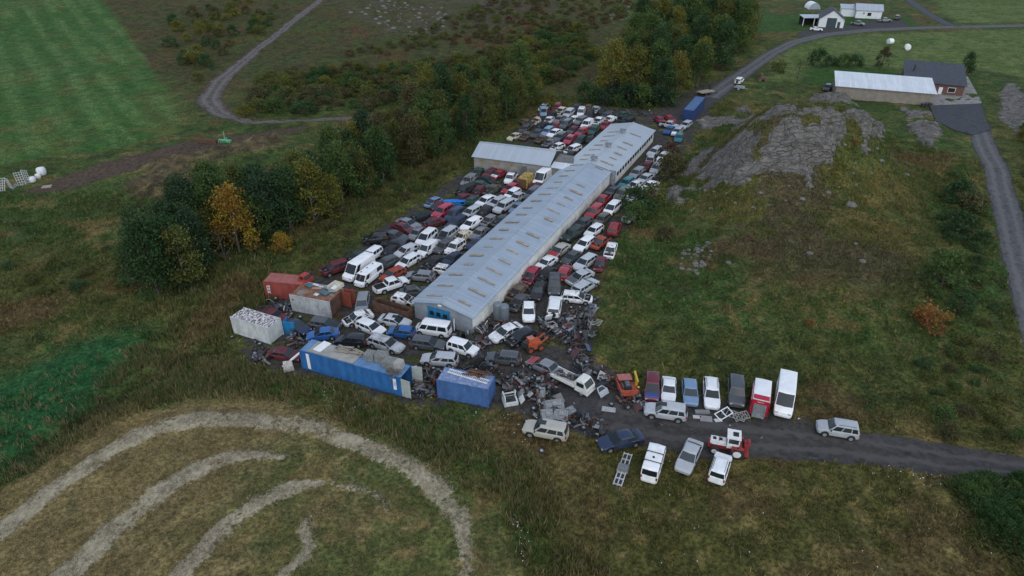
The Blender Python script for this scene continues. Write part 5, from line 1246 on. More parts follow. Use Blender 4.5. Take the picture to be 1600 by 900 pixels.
hd = ob('bonnet', MB().box((.95, 0, 1.28), (1.65, .78, .50), taper=.9).mesh('tractor_bonnet', TW), t)
for x in (.75, 1.35): ob('vent', MB().box((x, 0, 1.54), (.34, .40, .03)).mesh('tractor_vent', DARK), hd)
cb = ob('cab', MB().box((-.45, 0, 1.35), (1.15, 1.25, .6)).box((-.45, 0, 2.42), (1.35, 1.42, .14)).box((-1.0, .6, 1.98), (.10, .10, .8)).box((.08, .6, 1.98), (.10, .10, .8)).box((-1.0, -.6, 1.98), (.10, .10, .8)).box((.08, -.6, 1.98), (.10, .10, .8)).mesh('tractor_cab', TW), t)
ob('cab_window', MB().box((-.46, 0, 1.98), (1.02, 1.14, .70)).mesh('tractor_glass', GLASS), cb); ob('roof_hatch', MB().box((-.6, 0, 2.51), (.55, .6, .05)).mesh('roof_hatch', DARK), cb)
for s in (1, -1): ob('mudguard', MB().box((-.95, s*.86, 1.42), (1.15, .36, .08)).box((-.45, s*.86, 1.22), (.08, .36, .42), ry=.4).mesh('tractor_guard', RD), t)
rw, rwr = wheel_mesh(.74, .40, TW, 'tractor_rear_wheel'); fw, fwr = wheel_mesh(.50, .30, TW, 'tractor_front_wheel')
for x, y, r_, me, rme in ((-.95, .82, .74, rw, rwr), (-.95, -.82, .74, rw, rwr), (1.25, .70, .5, fw, fwr), (1.25, -.70, .5, fw, fwr)): o = ob('wheel', me, t, (x, y, r_)); ob('rim', rme, o)
ob('rear_lift', MB().box((-1.75, .3, .85), (.3, .16, 1.3)).box((-1.75, -.3, .85), (.3, .16, 1.3)).box((-1.75, 0, 1.5), (.35, .9, .3)).box((-1.95, .1, 1.75), (.25, .5, .6)).box((-1.9, 0, .45), (.5, 1.5, .12)).mesh('rear_lift', RD), t)
ob('exhaust', MB().tube((.9, .25, 1.5), (.9, .25, 2.2), .05).mesh('tractor_exhaust', RUST), t)
# ------------------------------------------------------------------ white flatbed truck loaded with scrap
a, b_ = at(922, 609, .8), at(868, 583, .8); an_ = math.atan2(a.y-b_.y, a.x-b_.x); cx, cy = (a.x+b_.x)/2, (a.y+b_.y)/2
t = thing('flatbed_truck', 'small white flatbed truck loaded with engine scrap on the yard entrance', 'truck', (cx, cy, zat(cx, cy)), an_)
TC = M('truck_cream_white', (.66, .65, .60), .45, var=.12, sc=3, dirt=(5, .62, .75), dcol=(.35, .32, .28))
cab = MB(); prof = [(.85, .55), (.85, 1.9), (1.0, 2.02), (1.75, 2.02), (1.95, 1.95), (2.42, 1.25), (2.50, .95), (2.50, .50)]
for y0, y1 in ((.86, -.86),):
    vs = [(x, y0*(.90 if z > 1.8 else 1), z) for x, z in prof]+[(x, y1*(.90 if z > 1.8 else 1), z) for x, z in prof]; n_ = len(prof)
    cab.add(vs, [tuple(range(n_)), tuple(range(2*n_-1, n_-1, -1))]+[(i, (i+1) % n_, n_+(i+1) % n_, n_+i) for i in range(n_)])
co = ob('cab', cab.mesh('truck_cab', TC), t)
ob('windscreen', MB().slab((2.41, .74, 1.29), (2.41, -.74, 1.29), (1.985, -.70, 1.91), (1.985, .70, 1.91), -.02).mesh('truck_screen', GLASS), co)
for s in (1, -1): ob('side_window', MB().box((1.55, s*.845, 1.56), (.95, .05, .48), rx=s*.07).mesh('truck_side_glass', GLASS), co); ob('headlight', MB().box((2.5, s*.6, .78), (.06, .3, .18)).mesh('truck_lamp', LAMP), co)
ob('bumper', MB().box((2.52, 0, .5), (.12, 1.7, .2)).mesh('truck_bumper', TC), t)
ob('flatbed', MB().box((-.95, 0, .88), (3.5, 1.75, .1)).box((-.95, .87, 1.02), (3.5, .07, .34)).box((-.95, -.87, 1.02), (3.5, .07, .34)).box((.78, 0, 1.25), (.07, 1.7, .75)).mesh('truck_bed_sides', TC), t)
ob('chassis', MB().box((-.2, 0, .6), (5.0, .7, .25)).mesh('truck_chassis', PLAST), t)
tw, twr = wheel_mesh(.36, .24, RIMM, 'truck_wheel')
for x in (1.75, -1.7):
    for s in (1, -1): o = ob('wheel', tw, t, (x, s*.72, .36)); ob('rim', twr, o)
LOAD_AT = (cx-math.cos(an_)*.95, cy-math.sin(an_)*.95, zat(cx, cy)+.93)
# orange loader wreck and the red truck chassis with a crane
p = at(833, 546); ORG = M('machine_orange', (.40, .075, .022), .55, var=.3, sc=4, dirt=(5, .58, .7), dcol=(.12, .05, .035))
t = thing('orange_loader', 'orange-red loader wreck beside the black bonnetless hatchback', 'loader', (p.x, p.y, zat(p.x, p.y)), R(25)); t.scale = (.80, .80, .86)
ob('body', MB().box((0, 0, 1.0), (2.4, 1.7, 1.0), taper=.9).box((-.3, .2, 1.7), (1.2, 1.2, .5), taper=.85).box((1.0, 0, .7), (.6, 1.6, .6)).mesh('loader_body', ORG), t)
ob('roof_plate', MB().box((-.3, .3, 2.0), (1.0, .9, .06)).mesh('loader_roof', M('faded_pink_plate', (.45, .16, .13), .7)), t)
ob('boom', MB().box((1.3, -.6, 1.4), (2.2, .16, .2), ry=-.5).box((1.3, .6, 1.4), (2.2, .16, .2), ry=-.5).mesh('loader_boom', ORG), t)
lw, lwr = wheel_mesh(.6, .42, ORG, 'loader_wheel')
for x in (-.9, .9):
    for s in (1, -1): o = ob('wheel', lw, t, (x, s*.85, .6)); ob('rim', lwr, o)
ob('hose_coil', MB().lathe([(-.2, .55), (.2, .6)], 'Z', 14, c=(-1.35, .1, 1.1)).box((-1.3, 0, 1.5), (.7, .9, .4), rz=.4).mesh('hose_coil', PLAST), t)
p = at(978, 614); t = thing('red_truck_chassis', 'red truck chassis with exposed engine and yellow crane arm at the row of cars', 'truck wreck', (p.x, p.y, zat(p.x, p.y)), R(96))
RDC = M('truck_orange_red', (.36, .07, .035), .6, var=.35, sc=4, dirt=(5, .55, .7), dcol=(.09, .05, .04))
ob('cab_floor', MB().box((0, 0, .85), (2.6, 2.0, .35)).box((-1.25, 0, 1.05), (.22, 2.0, .7)).box((1.2, 0, 1.15), (.7, 1.8, .8), taper=.9).box((0, .95, 1.1), (2.4, .12, .5)).mesh('chassis_cab_floor', RDC), t)
ob('roof_panel', MB().box((.9, .1, 1.62), (1.2, 1.5, .08), ry=.1).mesh('chassis_roof', M('faded_red_roof', (.38, .13, .11), .7)), t)
ob('engine', MB().box((-.2, 0, 1.25), (1.1, .8, .5), 0).box((-.2, 0, 1.55), (.8, .5, .16), 1).tube((-.6, .5, 1.3), (.4, .5, 1.3), .1, 1).mesh('chassis_engine', [PLAST, STEEL]), t)
ob('crane_arm', MB().box((.3, -1.15, 1.2), (.35, .3, 1.3)).box((.5, -1.15, 1.9), (1.5, .22, .24), ry=-.25).box((-.3, -1.2, 1.0), (.8, .2, .2), ry=.7).mesh('crane_arm', M('crane_yellow', (.50, .33, .03), .5, dirt=(5, .6, .72))), t)
for x in (-.9, .9):
    for s in (1, -1): ob('wheel', lw, t, (x, s*.85, .5))
# sheet ramps on the grass, loose alloy wheel, parts along the row
p = at(973, 735); q = at(982, 709); an_ = math.atan2(q.y-p.y, q.x-p.x)
t = thing('ramp_trailer', 'folded pale metal loading ramps with a dark box on the grass by the white van', 'ramp', (p.x, p.y, zat(p.x, p.y)), an_)
for s in (1, -1):
    mb = MB().box((s*1.35, .40, .2), (1.9, .10, .14)).box((s*1.35, -.40, .2), (1.9, .10, .14)).box((s*1.35, 0, .2), (1.9, .10, .14))
    for k in range(3): mb.box((s*1.35-.8+k*.8, 0, .2), (.12, .9, .1))
    ob('ramp', mb.mesh('ramp', M('pale_ramp_metal', (.50, .50, .49), .5, .2)), t); ob('ramp_plate', MB().box((s*1.35, 0, .14), (1.9, .85, .03)).mesh('ramp_plate', PLAST), t)
ob('motor_box', MB().box((0, 0, .34), (.9, 1.15, .42), taper=.9).mesh('motor_box', M('grey_box_cover', (.16, .17, .17), .7)), t)
SW, SWR = wheel_mesh(.32, .2, RIMM, 'loose_wheel_tyre')
def loose_wheel(px, py, lab, group='loose wheels', flat=True, dz=0, nm='wheel_scrap', xyz=None):
    p = Vector(xyz) if xyz else at(px, py); t = thing(nm, lab, 'wheel', (p.x, p.y, (p.z if xyz else zat(p.x, p.y))+dz), RNG.uniform(0, 6), group)
    o = ob('tyre', SW, t, (0, 0, .12 if flat else .32)); o.rotation_euler = (R(90)+RNG.uniform(-.2, .2) if flat else RNG.uniform(-.2, .2), 0, 0); ob('rim', SWR, o); return t
loose_wheel(846, 707, 'lone alloy wheel lying flat on the grass in front of the beige off-roader')
loose_wheel(363, 528, 'lone wheel lying in the grass before the peeling white container')
for i, (px, py) in enumerate(((426, 490), (441, 486), (437, 478), (448, 496), (456, 495), (432, 471), (470, 500))): loose_wheel(px, py, 'wheel with pale rim in the dark heap behind the peeling white container', 'wheels behind the white container', dz=.35)
for i, (px, py) in enumerate(((406, 539), (412, 546), (400, 536), (420, 552), (398, 549))): loose_wheel(px, py, 'wheel in the grass below the peeling white container', 'wheels below the white container', RNG.random() < .5)
p = at(744, 574); t = thing('giant_tyre', 'tall black tractor tyre standing beside the white compact off-roader', 'tyre', (p.x, p.y, zat(p.x, p.y)), R(40)); bt, btr = wheel_mesh(.82, .5, DARK, 'giant_tyre_ring'); ob('ring', bt, t, (0, 0, .82))
for px, py, sx, sy, h, col, rz, nm, lab, cat in ((951, 640, 1.5, .8, .05, (.36, .36, .35), -.2, 'grey_sheet', 'grey sheet on the track with a wheel on it, beside the truck', 'sheet'), (1090, 652, 1.0, .5, .06, (.50, .50, .47), -.1, 'white_board', 'white board in front of the parked row beside the silver off-roader', 'board'), (1103, 655, 1.3, .9, .1, (.26, .24, .23), -.15, 'grey_board', 'brown-grey board lying before the white estate', 'board'), (1122, 657, .8, .5, .06, (.55, .55, .53), .2, 'small_board', 'small white board near the leaning frames', 'board'), (1097, 645, 1.6, .5, .25, (.20, .20, .20), .0, 'grey_box', 'dark grey flat box under the bumper of the white estate', 'box')):
    p = at(px, py); tag(ob(nm, MB().box((0, 0, h/2), (sx, sy, h)).box((sx*.2, 0, h+.02), (sx*.3, sy*.5, .04)).mesh(nm, M('col_'+nm, col, .6, var=.2, sc=4)), None, (p.x, p.y, zat(p.x, p.y)), rz), lab, cat)
loose_wheel(955, 634, 'wheel lying on the grey sheet beside the flatbed truck', dz=.06)
p = at(1143, 650)
for i, (dx, rz, ln, lab) in enumerate(((-.9, .5, 1.9, 'white metal frame leaning in front of the black off-roader'), (.2, -.7, 2.6, 'long grey slatted frame lying before the red and white van'), (.9, .2, 1.7, 'timber slatted pallet beside the tail lift of the red and white van'))):
    mb = MB()
    for y in (-.45, .45): mb.box((0, y, .0), (ln, .09, .09))
    for k in range(7 if i else 3): mb.box((-ln/2+.05+k*(ln-.1)/(6 if i else 2), 0, 0), (.10, .9, .06))
    o = tag(ob('slatted_frame', mb.mesh('slatted_frame', [WHITEP, ALU, WOODM][i]), None, (p.x+dx, p.y-.2*i, zat(p.x, p.y)+.35), rz), lab, 'frame', 'frames before the parked row'); o.rotation_euler = (.25, -.15, rz)
# red and white van with a tail lift
a, b_ = at(1190, 600, .7), at(1184, 650, .7)
t = spawn('panel_van', 'red and white van with a grey tail lift, left of the big white panel van', 'van', ((a.x+b_.x)/2, (a.y+b_.y)/2, zat(a.x, a.y)), math.atan2(a.y-b_.y, a.x-b_.x), (.78, .79, .80), 'cars parked in the scrapyard', 'n', .96)
RDV = M('van_signal_red', (.42, .012, .035), .35, var=.12, sc=3)
for s in (1, -1):
    sp = ob('red_side_panel', MB().box((-.95, s*.985, 1.0), (3.6, .03, 1.25)).slab((-2.72, s*.96, 1.60), (.75, s*.96, 1.60), (.2, s*.925, 2.45), (-2.68, s*.925, 2.45), .03 if s < 0 else -.03).mesh('red_side_panel', RDV), t)
    text('side_lettering', 'Pósturinn', .60, sp, (-1.1, s*.965, 2.0), (R(90)-.09, 0, 0) if s < 0 else (R(90)-.09, 0, R(180)), WHITEP, .02)
ob('rear_panel', MB().box((-2.80, 0, 1.4), (.06, 1.78, 2.0)).mesh('van_rear_red', RDV), t); ob('rear_roof_band', MB().box((-2.35, 0, 2.56), (.75, 1.66, .04)).mesh('van_roof_band', RDV), t)
ob('tail_lift', MB().box((-2.90, 0, 1.2), (.10, 1.35, 1.5)).box((-2.95, .55, .8), (.16, .1, 1.3)).box((-2.95, -.55, .8), (.16, .1, 1.3)).box((-3.05, 0, .42), (.4, 1.3, .08)).mesh('tail_lift', ALU), t)
text('rear_lettering', 'Pósturinn', .18, t, (-2.84, 0, 2.22), (R(90), 0, R(-90)), WHITEP, .01)
# bars on the white van roof
for o in list(COL.objects):
    if o.get('label', '').startswith('white van with black roof bars'):
        for x in (1.5, .0, -1.2): ob('roof_bar', MB().box((x, 0, 2.04), (.07, 1.75, .05)).box((x, .75, 1.98), (.07, .05, .12)).box((x, -.75, 1.98), (.07, .05, .12)).mesh('roof_bar', PLAST), o)
        ob('roof_vent', MB().lathe([(1.95, .12), (2.06, .10)], 'Z', 10, c=(-.6, 0, 0)).mesh('van_roof_vent', PLAST), o)
    if o.get('label', '').startswith('white van with three dark vents'):
        for x in (1.0, -.2, -1.4): ob('roof_vent', MB().box((x, -.3, 1.97), (.2, .16, .06)).mesh('van_vent', PLAST), o)
    if o.get('label', '').startswith('white minibus van'): ob('rear_door', MB().box((-2.5, -1.1, 1.1), (.09, .9, 1.3), rz=.3).mesh('open_rear_door', WHITEP), o)
    if o.get('label', '').startswith('white off-road car with spare wheel and open'): ob('tailgate', MB().box((-2.75, .55, .75), (.14, .95, 1.1), rz=.6, ry=-.3).box((-2.82, .55, 1.0), (.08, .7, .35), 1, rz=.6, ry=-.3).mesh('tailgate', [WHITEP, GLASS]), o)
# bright blue upturned car, yellow truck box, pale-blue lifted cab
p = at(710, 320); t = thing('upturned_car', 'bright blue car shell lying upside down by the tall grass', 'car', (p.x, p.y, zat(p.x, p.y)+1.05), R(8), 'wrecked cars stored in the yard'); t.rotation_euler = (R(178), 0, R(8))
for q in TPL['saloon_car']['parts']:
    if q['role'] in ('paint', 'bonnet'): o = ob(q['name'], q['me'], t, q['loc']); o.color = (.008, .20, .62, 1)
ob('floor_pan', MB().box((0, 0, .28), (3.9, 1.45, .10)).box((0, 0, .22), (3.2, .5, .12)).mesh('blue_floor_pan', M('bright_blue_floor', (.008, .20, .62), .5)), t)
p = at(822, 291); mb = MB().box((0, 0, 1.3), (3.6, 2.0, 1.9), 0, taper=.88).box((0, 0, .35), (3.8, 1.6, .3), 1)
for k in range(5): mb.box((-1.5+k*.75, 0, 2.26), (.1, 1.7, .06), 0)
t = tag(ob('yellow_truck_body', mb.mesh('yellow_truck_body', [M('dull_yellow_body', (.42, .29, .07), .7, var=.3, sc=2, dirt=(1.6, .5, .62), dcol=(.12, .07, .04)), RUST]), None, (p.x, p.y, zat(p.x, p.y)), SH_A), 'dull yellow rusted truck body between the white pickup and white panel van', 'truck body')
ob('open_end', MB().box((-1.78, 0, 1.25), (.12, 1.6, 1.5), ry=.12).box((-1.86, .4, 1.1), (.1, .3, 1.0), 0).mesh('open_end', RUST), t)
p = at(848, 190); t = thing('stacked_cab', 'pale blue car standing on end above the back row by the trees', 'car cab', (p.x, p.y, zat(p.x, p.y)), R(-80))
ob('cab', MB().box((0, 0, 2.6), (1.5, 1.6, 1.9), taper=.8).mesh('lifted_cab', M('cab_pale_blue', (.20, .30, .42), .5)), t); ob('windscreen', MB().box((.72, 0, 2.9), (.12, 1.2, .7), ry=-.12).mesh('lifted_screen', GLASS), t); ob('support', MB().box((0, 0, .85), (1.4, 1.5, 1.65)).mesh('lifted_support', PLAST), t)
# grey body shells stacked behind the beige off-roader
SHL = M('grey_shell_metal', (.24, .255, .265), .55, .2, var=.35, sc=5, dirt=(6, .55, .7), dcol=(.10, .10, .10))
for i, (px, py, sx, sy, h, rz, rx, lab) in enumerate(((866, 640, 2.4, 1.6, .45, .2, .5, 'largest grey upturned floor pan behind the beige off-roader'), (855, 655, 1.5, 1.5, .4, .1, .75, 'grey ribbed floor panel leaning just behind the beige off-roader roof'), (876, 655, 1.8, 1.4, .35, -.2, .6, 'grey floor panel at the right of the beige off-roader'), (845, 620, 1.1, 1.3, .25, .1, 1.0, 'upright grey slatted tailgate near the short blue container'), (890, 648, 1.4, 1.0, .3, .6, .3, 'small grey panel at the edge of the gravel track'))):
    p = at(px, py); mb = MB().box((0, 0, 0), (sx, sy, h), taper=.8)
    for k in range(6): mb.box((-sx*.4+k*sx*.16, 0, h/2), (.07, sy*.75, .10)); mb.box((0, -sy*.4+k*sy*.16, h/2-.01), (sx*.7, .05, .08))
    mb.box((sx*.1, sy*.1, h/2+.06), (sx*.4, sy*.3, .14)).tube((-sx*.4, sy*.3, h/2+.08), (sx*.4, sy*.25, h/2+.08), .05)
    o = tag(ob('body_shell', mb.mesh('body_shell', SHL), None, (p.x, p.y, zat(p.x, p.y)+.55), rz), lab, 'car shell', 'scrapped body shells'); o.rotation_euler = (rx, 0, rz)
for i, (px, py, lab) in enumerate(((797, 622, 'white stripped truck cab on its side next to the short blue container'), )):
    p = at(px, py+8); mb = MB().box((0, 0, .35), (1.6, 1.3, .5), 0).box((-.7, 0, .9), (.12, 1.3, .9), 0).box((.7, .5, .9), (.12, .2, .9), 0).box((0, .6, 1.0), (1.5, .1, .12), 0).box((0, 0, .62), (1.2, 1.0, .06), 1).lathe([(-.1, .3), (.1, .3)], 'Z', 12, 1, c=(-.1, 0, .75)).box((1.3, -.2, .5), (.7, 1.0, .1), 0, ry=-.9).box((1.5, .9, .5), (.9, .8, .08), 2, ry=-.7)
    tag(ob('stripped_cab', mb.mesh('stripped_cab', [M('cab_chalk_white', (.56, .58, .56), .6, var=.15, dirt=(5, .6, .7)), PLAST, ALU]), None, (p.x, p.y, zat(p.x, p.y)), .25), lab, 'truck cab')
# green implement and dark scraper on the dirt strip, white racks and bags at the left edge
p = at(352, 222); mb = MB().box((0, 0, .6), (2.8, .25, .25)).box((-.3, .6, .6), (.2, 1.4, .2)).box((0, .1, 1.5), (.16, .2, 1.8)).box((.9, 0, .45), (1.0, .7, .4))
for k in range(6): mb.box((-1.3+k*.5, -.2, .3), (.12, .5, .5))
tag(ob('plough', mb.mesh('plough', M('implement_green', (.13, .42, .20), .5, var=.2)), None, (p.x, p.y, zat(p.x, p.y)), -.2), 'light green farm implement on the bare dirt strip', 'plough')
p = at(324, 223); tag(ob('grader_blade', MB().box((0, 0, .5), (4.0, .3, .9)).box((-1.8, .4, .5), (.2, .9, .6)).box((1.8, .4, .5), (.2, .9, .6)).box((0, .9, .4), (.3, 1.4, .25)).mesh('grader_blade', RUST), None, (p.x, p.y, zat(p.x, p.y)), -.15), 'long dark rusty grader blade beside the green implement', 'blade')
for i, (px, py, lab) in enumerate(((4, 298, 'white trellis rack cut by the picture edge, leftmost of four'), (22, 293, 'white trellis rack second from the leftmost rack'), (34, 288, 'white trellis rack third from the leftmost rack'), (46, 284, 'white trellis rack nearest the white bags'))):
    p = at(px, py); t = thing('trellis_rack', lab, 'rack', (p.x, p.y, zat(p.x, p.y)), R((100, 60, 130, 80)[i]), 'white trellis racks'); t.rotation_euler[1] = (.3, -.5, .1, -.3)[i]
    mb = MB()
    for y in (-.6, -.2, .2, .6): mb.box((0, y, 1.2), (.07, .07, 2.6), ry=.35)
    for k in range(6): mb.box((-.40+k*.16, 0, .15+k*.43), (.06, 1.3, .07))
    ob('lattice', mb.mesh('lattice', M('rack_white', (.42, .45, .46), .5)), t); ob('base_rail', MB().box((.1, 0, .1), (1.8, .1, .12)).box((.1, .6, .1), (1.8, .1, .12)).mesh('base_rail', GALV), t)
for i, (px, py, s_, lab) in enumerate(((52, 284, .8, 'narrow pale bag standing next to the racks'), (66, 272, 1.15, 'largest white bag at the end of the racks'), (60, 277, .7, 'small white bag between the other two bags'))):
    p = at(px, py); tag(ob('white_bag', MB().lathe([(0, .55*s_), (.25*s_, .72*s_), (.9*s_, .74*s_), (1.25*s_, .6*s_), (1.35*s_, .25*s_)], 'Z', 14).mesh('white_bag', M('bag_white', (.66, .66, .66), .7, var=.15, sc=4), 60), None, (p.x, p.y, zat(p.x, p.y))), lab, 'bag', 'white bags by the racks')
p = at(73, 291); tag(ob('pallet', MB().box((0, 0, .12), (1.6, 1.2, .16)).box((0, 0, .05), (1.5, .2, .1)).mesh('pallet', WOODM), None, (p.x, p.y, zat(p.x, p.y)), .3), 'flat grey pallet on the dirt beside the white bags', 'pallet')
p = at(934, 508); mb = MB()
for y in (-.6, .6): mb.box((0, y, .5), (2.4, .06, .06), ry=.3)
for k in range(5): mb.box((-1.15+k*.575, 0, .5-(-1.15+k*.575)*.3), (.06, 1.2, .06))
tag(ob('metal_rack', mb.mesh('metal_rack', M('rack_cream', (.42, .40, .33), .6)), None, (p.x-.2, p.y, zat(p.x, p.y)), R(70)), 'open cream metal rack leaning at the grass edge of the scrap strip', 'rack')
# ------------------------------------------------------------------ scrap heaps
def mesh_axle():
    mb = MB().tube((-.75, 0, 0), (.75, 0, 0), .055, 0).box((0, 0, 0), (.34, .26, .26), 0)
    for s in (-1, 1): mb.lathe([(-.06, .17), (.06, .17)], 'X', 12, 1, c=(s*.75, 0, 0))
    return mb.mesh('loose_axle', [RUST, PLAST])
def mesh_door(col):
    mb = MB(); pr = [(-.5, -.35), (.5, -.35), (.55, .1), (.45, .18), (.15, .55), (-.42, .58), (-.52, .1)]
    vs = [(x, -.04, z) for x, z in pr]+[(x, .04, z) for x, z in pr]; n_ = len(pr)
    mb.add(vs, [tuple(range(n_)), tuple(range(2*n_-1, n_-1, -1))]+[(i, (i+1) % n_, n_+(i+1) % n_, n_+i) for i in range(n_)], 0)
    mb.add([(-.44, -.05, .16), (.36, -.05, .16), (.12, -.05, .50), (-.38, -.05, .52)], [(0, 1, 2, 3)], 1).add([(-.44, .05, .16), (.36, .05, .16), (.12, .05, .50), (-.38, .05, .52)], [(3, 2, 1, 0)], 1)
    return mb.mesh('loose_door', [PAINT, GLASS])
def mesh_bumper():
    mb = MB(); pts = [(-.85, .3), (-.78, .05), (-.4, -.05), (0, -.08), (.4, -.05), (.78, .05), (.85, .3)]
    vs = [(x, y, z) for x, y in pts for z in (-.1, .12)]+[(x, y+.06, z) for x, y in pts for z in (-.1, .12)]
    mb.add(vs, [(2*i, 2*i+2, 2*i+3, 2*i+1) for i in range(6)]+[(14+2*i+1, 14+2*i+3, 14+2*i+2, 14+2*i) for i in range(6)]+[(2*i+1, 2*i+3, 14+2*i+3, 14+2*i+1) for i in range(6)]); return mb.mesh('loose_bumper', PAINT)
def mesh_bonnet():
    vs = [(-.65, -.45, 0), (.65, -.45, 0), (.6, .55, .05), (-.6, .55, .05), (0, -.45, .06), (0, .55, .10)]
    return MB().add(vs+[(a, b_, c_-.04) for a, b_, c_ in vs], [(0, 4, 5, 3), (4, 1, 2, 5), (9, 11, 10, 6), (11, 8, 7, 10), (0, 6, 10, 4), (4, 10, 7, 1), (1, 7, 8, 2), (2, 8, 11, 5), (5, 11, 9, 3), (3, 9, 6, 0)]).mesh('loose_bonnet', PAINT)
def mesh_engine(): return MB().box((0, 0, .25), (.55, .42, .45), 0, taper=.85).box((.05, 0, .52), (.45, .28, .14), 1).tube((-.3, .22, .15), (.3, .22, .15), .08, 1).box((-.4, 0, .2), (.35, .3, .3), 1, taper=.8).tube((.1, -.25, .35), (.3, -.4, .1), .06, 2).lathe([(-.04, .13), (.04, .13)], 'X', 10, 0, c=(.32, .1, .2)).mesh('loose_engine', [PLAST, STEEL, RUST])
def mesh_pipe(): return MB().path([(-1.0, 0, 0), (-.5, .1, .06), (.1, -.05, 0), (.4, -.05, .05)], .04, 0, 6).lathe([(0, .06), (.08, .13), (.5, .13), (.58, .06)], 'X', 10, 0, c=(.4, -.05, .05)).mesh('exhaust_pipe', RUST)
def mesh_seat(): return MB().box((0, 0, .2), (.5, .5, .2), 0, taper=.9).box((-.25, 0, .55), (.16, .48, .65), 0, ry=-.25).box((-.34, 0, .95), (.10, .26, .2), 0).mesh('car_seat', M('seat_cloth', (.06, .062, .07), .9, var=.4))
def mesh_rad(): return MB().box((0, 0, .03), (.7, .42, .05), 0).box((0, .23, .03), (.74, .05, .08), 1).box((0, -.23, .03), (.74, .05, .08), 1).mesh('radiator', [ALU, PLAST])
SCR = {'loose_engine': (mesh_engine(), 'engine', .1), 'loose_axle': (mesh_axle(), 'axle', .2), 'loose_door': (mesh_door(0), 'car door', .3), 'loose_bumper': (mesh_bumper(), 'bumper', .2), 'loose_bonnet': (mesh_bonnet(), 'bonnet', .2), 'exhaust_pipe': (mesh_pipe(), 'exhaust', .15), 'car_seat': (mesh_seat(), 'seat', .1), 'radiator': (mesh_rad(), 'radiator', .15)}
LABS = {'loose_engine': 'dark car engine', 'loose_axle': 'rusty axle', 'loose_door': 'loose car door', 'loose_bumper': 'loose bumper', 'loose_bonnet': 'loose bonnet', 'exhaust_pipe': 'rusty exhaust pipe', 'car_seat': 'dark car seat', 'radiator': 'grey radiator', 'loose_wheel': 'loose wheel'}
HEAPS = [  # photo polygon, pieces, heap height, where
    ([(637, 590), (690, 566), (700, 590), (682, 620), (645, 625), (632, 612)], 46, .9, 'in the heap between the two blue containers'),
    ([(695, 556), (760, 560), (785, 585), (775, 600), (700, 590), (690, 572)], 26, .9, 'in the heap behind the short blue container'),
    ([(780, 585), (850, 585), (880, 620), (870, 650), (835, 632), (790, 612)], 90, 1.0, 'in the big heap before the flatbed truck'),
    ([(835, 625), (905, 650), (910, 672), (880, 668), (830, 650)], 22, .5, 'around the grey shells near the beige off-roader'),
    ([(895, 462), (932, 470), (930, 520), (918, 560), (938, 590), (905, 590), (885, 545), (880, 505)], 105, 1.1, 'in the strip of scrap along the hill foot'),
    ([(700, 500), (760, 500), (800, 505), (795, 530), (770, 545), (735, 548), (690, 525)], 60, .8, 'in the heap at the shed gable'),
    ([(840, 500), (905, 505), (890, 540), (850, 535)], 46, .7, 'in the heap below the two white cars by the silos'),
    ([(396, 552), (430, 560), (425, 572), (395, 566)], 12, .4, 'in the grass by the maroon saloon'),
    ([(422, 472), (455, 480), (455, 505), (430, 500)], 14, .6, 'in the dark heap behind the peeling white container'),
    ([(455, 520), (500, 535), (490, 545), (455, 540)], 12, .4, 'on the ground before the blue metal box'),
    ([(905, 650), (945, 662), (942, 690), (915, 685)], 20, .5, 'in the small heap in front of the dark blue saloon'),
    ([(928, 575), (960, 590), (955, 612), (935, 600)], 16, .6, 'in the pile beside the red truck chassis'),
    ([(970, 622), (1010, 622), (1008, 642), (968, 640)], 14, .5, 'in the crushed wreck heap before the maroon people carrier'),
    ([(685, 405), (705, 402), (700, 420), (680, 425)], 12, .5, 'in the pile by the shed eave'),
    ([(800, 452), (822, 440), (826, 470), (806, 490)], 12, .6, 'against the shed wall by the drums'),
    ([(940, 172), (1030, 172), (1030, 182), (945, 182)], 16, .5, 'in the row of scrap behind the long shed')]
def inpoly(x, y, P):
    r = False; n_ = len(P)
    for i in range(n_):
        a, b_ = P[i], P[(i+1) % n_]
        if (a[1] > y) != (b_[1] > y) and x < (b_[0]-a[0])*(y-a[1])/(b_[1]-a[1]+1e-12)+a[0]: r = not r
    return r
def rand_in(P, rng):
    xs = [p[0] for p in P]; ys = [p[1] for p in P]
    for _ in range(400):
        x, y = rng.uniform(min(xs), max(xs)), rng.uniform(min(ys), max(ys))
        if inpoly(x, y, P): return x, y
    return xs[0], ys[0]
rg = random.Random(5)
NMS = {'loose_door': 'door_scrap', 'loose_bumper': 'bumper_scrap', 'loose_bonnet': 'bonnet_scrap', 'car_seat': 'seat_scrap', 'loose_axle': 'axle_scrap', 'loose_engine': 'engine_scrap', 'radiator': 'radiator_scrap', 'exhaust_pipe': 'exhaust_scrap'}
PCOL = ['silver', 'silver', 'grey', 'grey', 'dark grey', 'dark grey', 'black', 'black', 'dark blue', 'blue', 'maroon', 'red', 'white', 'green', 'black', 'dark grey']
shard_v = []; shard_f = []; shard_m = []
def shard(x, y, z):
    s = rg.uniform(.05, .28); a = [Vector((rg.uniform(-1, 1)*s, rg.uniform(-1, 1)*s, rg.uniform(-.5, .7)*s)) for _ in range(4)]; o = len(shard_v)
    shard_v.extend([(x+v.x, y+v.y, z+v.z) for v in a]); shard_f.extend([(o, o+1, o+2), (o, o+2, o+3), (o, o+3, o+1), (o+1, o+3, o+2)]); shard_m.extend([rg.choice([0]*12+[1, 1, 2, 2, 2, 3])]*4)
EMB = [(c_.x, c_.y, c_.h, c_.L/2, c_.W/2) for c_ in cars]
